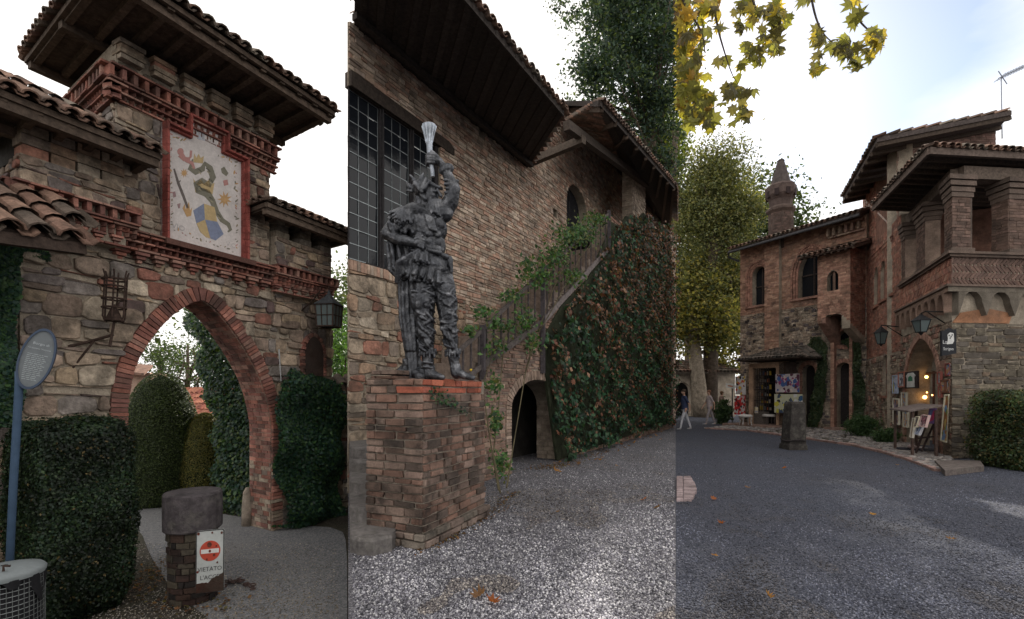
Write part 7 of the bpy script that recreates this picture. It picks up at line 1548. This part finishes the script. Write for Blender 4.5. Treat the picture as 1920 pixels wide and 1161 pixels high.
ea_ = thing('display_easel', 'dark folding easel holding a pink and blue panel by the shop', 'easel', gpt(1745, 855)); EK = EYE * FPX / (855 - HY)
ep = lambda x, y, d=0: ray(x - 7, y, EK + d)
for (x0, y0, x1, y1, d) in ((1722, 856, 1753, 768, 0), (1768, 852, 1751, 765, .1), (1735, 846, 1760, 790, .35), (1728, 822, 1764, 818, .03)): mb = MB(); mb.beam(ep(x0, y0, 0), ep(x1, y1, d), .035, .035, (.045, .03, .028)); mb.build('leg', m_wood, ea_)
EF = Frame(ep(1749, 780, -.03).xy, (1, .2)); eu, ez = EF.uz(1747, 780); mb = MB(); pq = lambda a, b, d: EF.P(eu + a + b * .22, ez + b, d)
mb.prism(pq, [(-.12, -.19), (.10, -.19), (.10, .19), (-.12, .19)], 0, .02, (.20, .12, .30)); mb.build('panel', m_paint, ea_)
mb = MB(); mb.prism(pq, [(-.08, -.15), (.05, -.1), (.08, .15), (.0, .12)], .018, .024, (.55, .07, .16)); mb.prism(pq, [(-.11, -.1), (-.06, -.02), (-.05, .15), (-.1, .15)], .018, .025, (.16, .25, .45)); mb.build('panel_colours', m_paint, ea_)
bag = thing('fallen_boards', 'dark board and pinkish bundle lying on the cobbles under the easel', 'boards', gpt(1725, 850))
q = gpt(1722, 850); mb = MB(); mb.box((q.x + .15, q.y + .2, .07), .9, .45, .03, (.03, .03, .04), -.5); mb.build('board', m_wood, bag); mb = MB(); v, f = ellip((q.x - .05, q.y + .12, .15), (.2, .1, .06), (0, .2, .6)); mb.add(v, f, (.35, .27, .26)); mb.build('bundle', m_cloth, bag, True)

# cobbled margin, brick edging, corner step
cob = MB(); g = random.Random(8); n = 0; edge = [(1322, 804), (1400, 808), (1500, 822), (1600, 836), (1660, 850), (1705, 863), (1760, 884)]
inner_e = [(1380, 798), (1500, 800), (1620, 810), (1680, 825), (1785, 862)]
ep2 = [gpt(x, y) for x, y in edge]; ip2 = [gpt(x, y) for x, y in inner_e]
def along(L_, t): s_ = t * (len(L_) - 1); i = min(int(s_), len(L_) - 2); return L_[i].lerp(L_[i + 1], s_ - i)
sheetp = ep2 + ip2[::-1]; m = MB(); m.add([(p.x, p.y, .03) for p in sheetp], [tuple(range(len(sheetp)))], (.1, .09, .08)); m.build('margin_bed', m_dirt, None, kind='structure')
gs = []
for k in range(2600):
    t = g.random(); s_ = g.random() ** .8; p = along(ep2, t).lerp(along(ip2, t), s_); r = g.uniform(.04, .09); c = g.choice(((.24, .22, .21), (.18, .17, .17), (.29, .26, .24), (.15, .13, .12)))
    P_ = [(p.x + r * math.cos(a) * g.uniform(.8, 1.2), p.y + r * math.sin(a) * g.uniform(.8, 1.2)) for a in np.linspace(0, 5.4, 7)]; v, f = pgeo(P_, lambda a, b, d: Vector((a, b, .03 + d)), -.01, g.uniform(.02, .045), .02, g); gs.append((v, f, c))
cb2 = bpy.data.objects['margin_bed']; emit(gs, cb2, 'cobble', m_concrete, 10, 290)
gs = []; L_ = 0
for i in range(len(ep2) - 1):
    a, b = ep2[i], ep2[i + 1]; n_ = max(1, int((b - a).length / .26)); fr = Frame(a.xy, (b - a).xy); l = (b - a).length / n_
    for k in range(n_): v, f = pgeo([(l * k + .01, -.02), (l * (k + 1) - .01, -.02), (l * (k + 1) - .01, .05), (l * k + .01, .05)], fr.P, -.2, .06 + g.uniform(-.01, .02), .01, g); gs.append((v, f, sh((.26, .17, .15), g.uniform(.8, 1.2))))
emit(gs, cb2, 'edging_brick', m_brick, 8, 200)
cs = [gpt(1752, 872), gpt(1772, 893), gpt(1845, 884), gpt(1838, 873)]; kb = MB(); n = 4; kb.add([(p.x, p.y, 0) for p in cs] + [(p.x, p.y, .11) for p in cs], [(0, 1, 5, 4), (1, 2, 6, 5), (2, 3, 7, 6), (3, 0, 4, 7), (4, 5, 6, 7)], (.12, .10, .092)); tag(kb.build('corner_step', m_concrete, None), 'low flat stone step at the corner beside the hedge', 'step')
pe = thing('brick_edging', 'worn patch of pinkish brick edging set in the gravel at the left of the square', 'edging', gpt(1285, 930)); gs = []
for r_ in range(13):
    y0, y1 = 897 + r_ * 3.35, 897 + (r_ + .86) * 3.35
    xe = 1296 + 10 * math.sin(r_ / 12 * 3.0) + g.uniform(-1, 1)
    for (xa, xb) in ((1268.5, 1281), (1281.6, xe)):
        P_ = [gpt(xa, y1), gpt(xb, y1), gpt(xb - 1, y0), gpt(xa, y0)]; v, f = pgeo([(p.x, p.y) for p in P_], lambda a, b, d: Vector((a, b, d)), -.01, .03 + g.uniform(0, .02), .008, g); gs.append((v, f, sh((.28, .22, .22), g.uniform(.8, 1.2))))
emit(gs, pe, 'brick', m_brick, 8)

# stone post
sp3 = thing('stone_post', 'worn square stone post with a chain round its foot in the middle of the square', 'post', gpt(1487, 845)); q = gpt(1487, 842); pk3 = q.y / FPX; ht = (845 - 756) * pk3
mb = MB(); V_ = []
for z_, s_ in ((0, 17), (.12, 16.5), (.16, 15), (ht * .5, 14), (ht - .06, 12.5), (ht - .01, 11), (ht, 8)):
    for a, b in ((-1, -1), (-.75, -1.05), (.75, -1.05), (1, -1), (1.05, 0), (1, 1), (0, 1.05), (-1, 1), (-1.05, 0)): V_.append((q.x + a * s_ * pk3 + z_ * .035, q.y + b * s_ * pk3, z_))
mb.add(V_, [(i * 9 + k, i * 9 + (k + 1) % 9, (i + 1) * 9 + (k + 1) % 9, (i + 1) * 9 + k) for i in range(6) for k in range(9)] + [tuple(range(54, 63))], (.045, .04, .037)); mb.build('shaft', m_concrete, sp3)
mb = MB(); mb.tube([Vector((q.x + 20 * pk3 * math.cos(t), q.y + 20 * pk3 * math.sin(t), .26 + .02 * math.sin(3 * t))) for t in np.linspace(0, 6.2832, 25)], .022, (.03, .025, .025), 6); mb.build('chain', m_iron, sp3)

# stools, little board, direction sign
def stool(label, px_, py_, col):
    b = gpt(px_, py_, .12); t = thing('stool', label, 'stool', (b.x, b.y, .12), 'stools at the shop'); mb = MB()
    for i, (a, c) in enumerate(((-1, -1), (1, -1), (1, 1), (-1, 1))): m = MB(); m.tube([(b.x + a * .2, b.y + c * .15, .12), (b.x + a * .17, b.y + c * .13, .3), (b.x + a * .2, b.y + c * .15, .47)], [.02, .025, .03], col, 6); m.build('leg', m_wood, t)
    m = MB(); m.lathe((b.x, b.y, .47), [(.26, 0), (.29, .03), (.28, .09), (.2, .12)], (.5, .48, .46), 12); m.build('seat', m_cloth, t, True)
stool('white stool with pale legs on the shop step, left one', 1398, 797, (.45, .43, .42)); stool('stool with white seat and dark legs on the shop step, right one', 1442, 796, (.10, .08, .075))
nb = M3.off(1.25); picture('small white notice card on the shop step between the stools', nb, 1415, 763, 1421, 775, 0, None, [(.55, .5, .4), (.1, .15, .3), (.5, .4, .2)], 77, None, kind='notice')
ds = thing('direction_sign', 'small white arrow shaped direction sign by the shrub left of the shop', 'sign', ray(1372, 790, 24)); mb = MB(); DF = Frame(ray(1361, 720, 23.5).xy, (1, -.1)); dk = 23.5 / 900
mb.prism(DF.P, [(0, EYE + (HY - 727) * dk), (15 * dk, EYE + (HY - 729) * dk), (18 * dk, EYE + (HY - 725) * dk), (15 * dk, EYE + (HY - 720) * dk), (0, EYE + (HY - 719) * dk)], 0, .04, (.55, .55, .52)); mb.build('board', m_paint, ds)
mb = MB(); p = DF.P(12 * dk, 0, -.03); mb.tube([p, p + Z * 1.9], .03, (.1, .1, .1)); mb.build('post', m_iron, ds)
mb = MB(); mb.prism(DF.P, [(3 * dk, EYE + (HY - 724.5) * dk), (12 * dk, EYE + (HY - 725.5) * dk), (12 * dk, EYE + (HY - 723.5) * dk), (3 * dk, EYE + (HY - 722.5) * dk)], .04, .045, (.4, .12, .05)); mb.build('printed_line', m_paint, ds)

# hedge and shrubs
HG = [(.045, .075, .03), (.03, .055, .028), (.06, .09, .035), (.05, .06, .025), (.09, .08, .03)]
hf = Frame(gpt(1838, 882).xy, (1, .0)); q = hf.O
hedge('square_hedge', 'loose dark green hedge in front of the stone wall at the right edge', 'hedge', hf, .55, 3.4, -1.0, .35, -.05, EYE + (HY - 733) / FPX * q.y, 26000, .03, HG, 81, taper=.05)
def shrub(name, label, px_, pb, rx, ry, n, cols, seed, leaf=.04, group=None):
    b = gpt(px_, pb); k = b.y / FPX; t = thing(name, label, 'shrub', (b.x, b.y, 0), group); g = np.random.default_rng(seed)
    P_ = crownpts([((b.x, b.y + rx * k * .6, ry * k * .95), (rx * k, rx * k * .7, ry * k * 1.0))], n // 25, 25, rx * k * .16, g, .3); P_ = P_[P_[:, 2] > .02]
    leafcloud(P_, g.normal(size=P_.shape) + np.array([0, -.4, .8]), leaf, cols, 'foliage', t, None, 'stuff', .6, g, .15)
    m = MB()
    for i in range(7): m.tube([(b.x + g.normal() * .05, b.y + rx * k * .6, 0), (b.x + g.normal() * rx * k * .5, b.y + rx * k * .6, ry * k)], [.02, .006], (.1, .08, .06), 5)
    m.build('stems', m_bark, t)
shrub('flowering_shrub', 'rounded green shrub in front of the wall, left of the pictures', 1628, 822, 30, 22, 5000, [(.05, .10, .035), (.035, .075, .03), (.07, .12, .045)], 82, .035, 'shrubs along the wall')
shrub('flowering_shrub', 'lower green shrub nearest the display table', 1673, 834, 24, 15, 3600, [(.05, .10, .035), (.035, .075, .03), (.07, .12, .045)], 83, .032, 'shrubs along the wall')
shrub('potted_bush', 'dark green bush left of the shop front under the direction sign', 1360, 797, 17, 26, 3500, [(.04, .08, .03), (.03, .055, .028), (.06, .1, .035)], 84, .05)
# trees of the square
pt3 = gpt(1316, 782); q = pt3; k = q.y / FPX
els = [pxell(1330, 605, q.y, 62, 50), pxell(1290, 560, q.y + 1, 70, 70), pxell(1370, 660, q.y + 2, 30, 55), pxell(1340, 540, q.y + 2, 60, 60), pxell(1278, 630, q.y, 22, 40)]
YG = [(.27, .25, .08), (.20, .20, .07), (.13, .14, .06), (.33, .28, .09), (.08, .10, .045)]
tree('plane_tree', 'plane tree with thick pale leaning trunk and yellowing leaves left of the shop', 'trees of the square', (q.x, q.y, 0), [((q.x + .1, q.y, 0), .62), ((q.x - .1, q.y, 1), .5), (tuple(ray(1305, 680, q.y)), .42), (tuple(ray(1296, 600, q.y)), .34), (tuple(ray(1300, 520, q.y + 1)), .2)],
     limbs(ray(1300, 630, q.y), els, 12, .13, 9), els, 560, 44, .45, .11, YG, 85, m_yleaf, (.24, .20, .155), aspect=.8)
Yt = 31; els = [pxell(1345, 330, Yt, 62, 75), pxell(1310, 400, Yt, 60, 80), pxell(1375, 420, Yt, 48, 75), pxell(1340, 520, Yt + 1, 75, 80), pxell(1400, 390, Yt, 25, 35)]
b = ray(1330, 735, Yt); tree('tall_green_tree', 'tall olive green tree rising behind the plane tree against the sky', 'trees of the square', (b.x, b.y, 0), [((b.x, b.y, 0), .5), (tuple(ray(1335, 560, Yt)), .4), (tuple(ray(1340, 380, Yt)), .2), (tuple(ray(1345, 280, Yt)), .06)],
     limbs(ray(1335, 470, Yt), els, 16, .12, 10), els, 1150, 50, .48, .085, [(.17, .18, .07), (.12, .14, .06), (.22, .21, .08), (.09, .11, .05)], 86, aspect=.6, shell=.15)
for k, (x, Y, top, rx, lab) in enumerate(((1420, 44, 400, 110, 'distant tree behind the left wing, mostly hidden by it'), (1290, 47, 420, 120, 'distant dark tree far left beyond the low arcade'))):
    b = ray(x, 735, Y); kk = Y / FPX; cz = EYE + (HY - (top + 735) / 2 + 60) * kk; hz_ = (735 - top) / 2 * kk; tree('distant_tree', lab, 'distant trees', (b.x, b.y, 0), [((b.x, b.y, 0), .4), ((b.x, b.y, cz), .2)], [], [((b.x, b.y, cz + 1), (rx * kk, rx * kk * .6, hz_))], 420, 46, .95, .2, [(.05, .08, .03), (.035, .055, .025), (.08, .10, .04)], 90 + k)
ab = thing('low_arcade', 'low pale building with a dark arched opening far left behind the plane tree', 'building', ray(1300, 790, 31)); AF = Frame(ray(1262, 735, 31).xy, (1, .06)); ak = 31 / 900; az = lambda y: EYE + (HY - y) * ak
ar = archpoly(3 * ak, 34 * ak, 0.02, az(735), az(717), 6); backing(AF, [[(-30 * ak, 0), ar[0]] + ar[:1:-1] + [ar[1], (120 * ak, 0), (120 * ak, az(695)), (-30 * ak, az(695))]], .4, ab, 'wall', m_mortar, (.40, .34, .27))
mb = MB(); mb.prism(AF.P, [(-30 * ak, 0), (120 * ak, 0), (120 * ak, az(700)), (-30 * ak, az(700))], -2, -1.9, (.02, .02, .02)); mb.build('dark_interior', m_wood, ab)
e0, e1 = AF.P(-32 * ak, az(698), .5), AF.P(122 * ak, az(698), .5); t0_, t1_ = AF.P(-32 * ak, az(672), -2.5), AF.P(122 * ak, az(672), -2.5); slab([e0, e1, t1_, t0_], .1, ab, 'roof_deck', m_wood, (.12, .1, .08)); roof_plane(e0, e1, [e0, e1, t1_, t0_], ab, .24, .5, 92, minpx=40)

# passers-by at the far left
def person(label, px_, pyf, h, cols, seed, lean=0.0, face=-1):
    b = gpt(px_, pyf); t = thing('person', label, 'person', (b.x, b.y, 0), 'passers-by at the left of the square'); g = random.Random(seed); pr = []; u = h / 7.5
    P = lambda x, y, z: Vector((b.x + x * face, b.y + y, z))
    hip, ch, nk = P(0, 0, h * .52), P(.02 + lean, 0, h * .74), P(.03 + lean, 0, h * .85)
    A = lambda a, c, r0, r1: pr.append(capsule(a, c, r0, r1))
    A(P(0, -.03, h * .51), P(0, .03, h * .51), .145, .145); A(hip, ch, .14, .155); A(P(.03 + lean, -.13, h * .80), P(.03 + lean, .13, h * .80), .075, .075); A(nk, P(.04 + lean, 0, h * .9), .055, .055)
    pr.append(ellip(P(.05 + lean, 0, h - u * .52), (u * .42, u * .36, u * .52))); A(P(.05 + lean + u * .38, 0, h - u * .55), P(.05 + lean + u * .46, 0, h - u * .62), .018, .016)
    for s_, st in ((-1, .20), (1, -.20)):
        kn = P(st * .7, s_ * .09, h * .28); an = P(st * 1.25 - .04, s_ * .09, .09); A(P(0, s_ * .085, h * .5), kn, .088, .062); A(kn, an, .06, .038); A(an - Z * .04, an + Vector((.15 * face, 0, -.05)), .04, .03)
        el = P(-st * .6 + lean, s_ * .22, h * .62); wr = P(-st * 1.1 + .08 + lean, s_ * .20, h * .48); A(P(.03 + lean, s_ * .17, h * .79), el, .05, .04); A(el, wr, .038, .028)
        for f in range(4): A(wr + Vector((0, (f - 1.5) * .018, -.02)), wr + Vector((.02 * face, (f - 1.5) * .02, -.10 + abs(f - 1.4) * .01)), .010, .008)
        A(wr, wr + Vector((.045 * face, -s_ * .01, -.05)), .013, .010)
    def cf(p):
        z_ = p.z / h
        if z_ > .93 or (z_ > .87 and (p.x - b.x) * face < lean + .02): return cols[3]
        if z_ > .84: return (.42, .26, .19)
        if z_ < .045: return (.25, .25, .26)
        d_ = abs(p.y - b.y)
        if z_ > .5 or (d_ > .15 and z_ > .44): return (.42, .26, .19) if (d_ > .16 and z_ < .66) else cols[0]
        return cols[1] if z_ > cols[2] else (.42, .26, .19)
    sculpt('body', pr, .022, m_cloth, t, None, cf, 2); m = MB(); v, f = ellip(P(.035 + lean, 0, h - u * .38), (u * .44, u * .40, u * .40)); m.add(v, f, cols[3]); m.build('hair', m_cloth, t, True)
person('person in a dark navy jacket and white trousers walking, leftmost of the passers-by', 1284, 806, 1.72, [(.03, .04, .08), (.45, .45, .48), .05, (.05, .035, .025)], 1)
person('person in a pale grey top walking by the plane tree, middle of the passers-by', 1331, 797, 1.70, [(.35, .30, .30), (.28, .25, .26), .05, (.16, .08, .05)], 2)
person('person in a brown top behind the others, nearest the dark bush', 1352, 790, 1.65, [(.16, .11, .09), (.08, .09, .11), .05, (.12, .07, .04)], 3, face=1)

# overhanging branches of a near plane tree: big leaves, each on its own
near = thing('plane_branches', 'overhanging plane tree branches with big yellow green leaves at the top of the view', 'tree', (4.4, 5.0, 9.0))
tw = [[(1250, -60), (1290, 20), (1318, 60), (1322, 100)], [(1330, -40), (1345, 50), (1356, 90), (1372, 140), (1385, 160)], [(1400, -40), (1420, 30), (1440, 20), (1470, 40), (1455, 90)], [(1515, -50), (1525, 20), (1540, 60), (1560, 80), (1590, 100)], [(1590, -40), (1604, 30), (1625, 55), (1650, 70), (1612, 90)], [(1260, -30), (1275, 90), (1290, 170), (1320, 220)], [(1285, -60), (1350, -30), (1440, -20), (1560, -40), (1600, -50)]]
NB = 5.2
for i, s_ in enumerate(tw): mb = MB(); mb.tube([ray(x, y, NB + .12 * i - .3) for x, y in smooth_pts(s_, 2)], [.016 * (1 - .8 * k / 16) for k in range(len(smooth_pts(s_, 2)))], (.07, .055, .045), 5); mb.build('twig', m_bark, near)
mb = MB(); mb.tube([ray(1250, -60, 5), ray(1150, -260, 5.6), ray(1050, -560, 6.5)], [.03, .08, .16], (.13, .11, .09), 8); mb.tube([ray(1285, -60, 5), ray(1150, -260, 5.6)], [.02, .06], (.13, .11, .09), 8); mb.tube([ray(1600, -50, 5.4), ray(1440, -160, 5.6), ray(1150, -260, 5.6)], [.015, .04, .07], (.13, .11, .09), 8); mb.build('bough', m_bark, near, True)
cl = [(1285, 20, 34, 40, 42), (1288, 90, 30, 45, 42), (1290, 160, 30, 40, 36), (1330, 225, 14, 16, 7), (1325, 10, 30, 14, 14), (1400, 15, 26, 14, 16), (1395, 50, 16, 12, 8), (1440, 20, 22, 16, 16), (1460, 35, 22, 18, 14), (1440, 70, 18, 14, 9), (1452, 92, 12, 12, 5), (1405, 90, 16, 10, 6), (1418, 112, 14, 16, 8), (1385, 118, 9, 8, 2), (1355, 118, 7, 6, 2), (1352, 55, 8, 12, 3), (1300, 215, 24, 16, 14), (1325, 185, 20, 15, 11), (1375, 178, 22, 16, 12), (1388, 212, 16, 18, 10), (1405, 172, 12, 8, 3), (1385, 160, 12, 8, 4),
      (1512, 3, 16, 6, 4), (1532, 68, 16, 12, 8), (1536, 130, 12, 18, 10), (1572, 88, 18, 12, 9), (1590, 105, 16, 14, 10), (1600, 118, 12, 12, 6), (1606, 38, 10, 10, 5), (1632, 60, 10, 10, 5), (1640, 78, 16, 12, 10), (1632, 102, 10, 12, 5), (1655, 70, 7, 8, 3), (1595, 3, 14, 5, 4)]
g = random.Random(17); GL = [(.27, .25, .05), (.20, .20, .05), (.34, .27, .05), (.13, .13, .045), (.10, .09, .045), (.30, .19, .05), (.16, .11, .05)]; gs = []
for (x, y, rx, ry, n) in cl:
    for k in range(int(n * (1.3 if x < 1310 else 1.15))):
        Y = NB + g.uniform(-.45, .5); p = ray(x + g.gauss(0, .55) * rx, y + g.gauss(0, .55) * ry, Y)
        if p.x / p.y < BX3 + .012: p = ray(1269 + 14 * g.random() + 4, y + g.gauss(0, .55) * ry, Y)
        c = g.choice(GL if x < 1340 else GL[1:5] + GL[3:5]); m = g.uniform(.8, 1.2)
        gs.append(lobeleaf(p, g.uniform(.10, .17), (g.gauss(0, .7), -1 + g.gauss(0, .5), g.gauss(0, .7)), (g.gauss(0, .7), g.gauss(0, .3), 1 if g.random() < .3 else -1), tuple(q_ * m for q_ in c), .22))
emit(gs, near, 'leaf', m_yleaf, 8, 290, 'more_leaves')

# pebbles, fallen leaves --------------------------------------------------------------------------
def pebbles(name, n, x0f, x1f, y0, y1, z, r0, r1, cols, seed, mat=m_gravel):
    g = np.random.default_rng(seed); t = g.uniform(0, 1, n); Y = 1 / (1 / y0 + t * (1 / y1 - 1 / y0)); X = (x0f + g.uniform(0, 1, n) * (x1f - x0f)) * Y
    r = g.uniform(r0, r1, (n, 1)); base = np.array([[1, 0, 0], [0, 1, 0], [-1, 0, 0], [0, -1, 0], [0, 0, .75], [0, 0, -.5]]); a = g.uniform(0, 6.28, n); ca_, sa_ = np.cos(a)[:, None], np.sin(a)[:, None]
    B = base[None] * g.uniform(.6, 1.3, (n, 6, 1)) * np.stack([np.ones(n), g.uniform(.6, 1, n), np.ones(n)], 1)[:, None, :]
    V = np.stack([B[:, :, 0] * ca_ - B[:, :, 1] * sa_, B[:, :, 0] * sa_ + B[:, :, 1] * ca_, B[:, :, 2]], 2) * r[:, :, None] + np.stack([X, Y, np.full(n, z) + r[:, 0] * .2], 1)[:, None, :]
    F = np.array([[0, 1, 4], [1, 2, 4], [2, 3, 4], [3, 0, 4], [1, 0, 5], [2, 1, 5], [3, 2, 5], [0, 3, 5]])[None] + (np.arange(n) * 6)[:, None, None]
    c = np.array(cols)[g.integers(0, len(cols), n)] * g.uniform(.7, 1.3, (n, 1)); fz = np.array([noise.noise(Vector((x_ * .8, y_ * .5, 3))) + .6 * noise.noise(Vector((x_ * 2.6, y_ * 1.9, 7))) for x_, y_ in zip(X, Y)])
    c = c * np.clip(1 + .75 * fz, .4, 1.7)[:, None] * np.where(fz[:, None] < -.2, np.array([[1.08, 1.0, .88]]), 1.0); o = npmesh(name, V.reshape(-1, 3), F.reshape(-1, 3), np.repeat(c, 6, 0), mat, None, 'stuff')
    return o
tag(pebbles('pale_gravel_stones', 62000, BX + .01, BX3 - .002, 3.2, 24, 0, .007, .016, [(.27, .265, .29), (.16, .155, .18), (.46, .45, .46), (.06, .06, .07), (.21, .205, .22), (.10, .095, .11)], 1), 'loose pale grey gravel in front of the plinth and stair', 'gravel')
tag(pebbles('dark_gravel_stones', 42000, BX3 + .002, 1.12, 3.2, 20, -.004, .006, .013, [(.10, .107, .14), (.065, .07, .095), (.15, .155, .19), (.04, .042, .055)], 2), 'loose blue grey gravel covering the square', 'gravel')  # stones darkened like their bed, dimmer exposure put into the colour
tag(pebbles('lane_grit', 9000, -1.05, BX - .02, 4.4, 7, ZG, .005, .012, [(.22, .20, .18), (.12, .11, .10), (.3, .27, .22)], 3), 'scattered grit and leaf crumbs on the lane and earth below the hedge', 'grit')
g = random.Random(33); FL_ = [(.36, .12, .04), (.30, .16, .06), (.22, .12, .06), (.40, .20, .05)]
spots = [(1050, 868), (1040, 885), (1048, 888), (1085, 872), (1118, 864), (1125, 866), (1130, 860), (1165, 836), (1172, 842), (1180, 838), (1190, 832), (1220, 822), (1230, 818), (1240, 812), (1238, 826), (1160, 848), (1233, 955), (1208, 940), (900, 1122), (925, 1138), (1045, 965), (1156, 876), (1338, 938), (1350, 986), (1402, 918), (1340, 1048), (1442, 1126), (1636, 968), (1682, 875), (1782, 1016), (1470, 880)]
for (x, y) in spots:
    p = gpt(x, y); m = MB(); s_ = g.uniform(.06, .11) * (1 if y > 850 else 1.2); m.add(*lobeleaf(p + Z * .03, s_, (g.gauss(0, .35), g.gauss(0, .35), 1), (g.gauss(0, 1), g.gauss(0, 1), 0), g.choice(FL_), -.3)); o = m.build('fallen_leaf', m_yleaf, None); zn = ('dry brown leaf on the blue grey gravel of the square', 'fallen leaves on the square') if x > 1267 else (('dry leaf in the foreground of the pale gravel', 'fallen leaves on the open gravel') if y > 900 else ('dry reddish leaf along the foot of the creeper wall', 'fallen leaves below the creeper')); tag(o, zn[0], 'leaf', zn[1])

# drifts of small dry leaves along the creeper, the steps and the hedge foot
def litter(name, label, pts, n, z, spread, seed):
    g = np.random.default_rng(seed); P_ = [gpt(x, y, z) for x, y in pts]; t = g.uniform(0, len(P_) - 1.001, n); i = t.astype(int); f = (t - i)[:, None]; A_ = np.array([tuple(p) for p in P_])
    C = A_[i] * (1 - f) + A_[i + 1] * f + g.normal(size=(n, 3)) * np.array([spread, spread, 0]) + np.array([0, 0, .02]); nn = g.normal(size=(n, 3)) * .35 + np.array([0, 0, 1])
    tag(leafcloud(C, nn, .022, [(.16, .08, .04), (.10, .06, .035), (.20, .11, .05), (.06, .045, .03), (.12, .10, .04)], name, None, m_yleaf, 'stuff', .7, g, .3), label, 'leaf litter')
litter('leaf_litter', 'drift of small dry leaves along the foot of the creeper wall', [(1000, 880), (1060, 872), (1140, 842), (1250, 800)], 700, 0, .16, 1)
litter('leaf_litter', 'dry crumbs of leaves round the foot of the brick plinth', [(790, 1036), (860, 1000), (930, 962), (965, 925)], 260, 0, .07, 2)
litter('leaf_litter', 'dry leaves scattered at the foot of the clipped hedge and bollard', [(120, 1130), (250, 1110), (300, 1060), (320, 1130), (420, 1140)], 500, ZG, .15, 3)
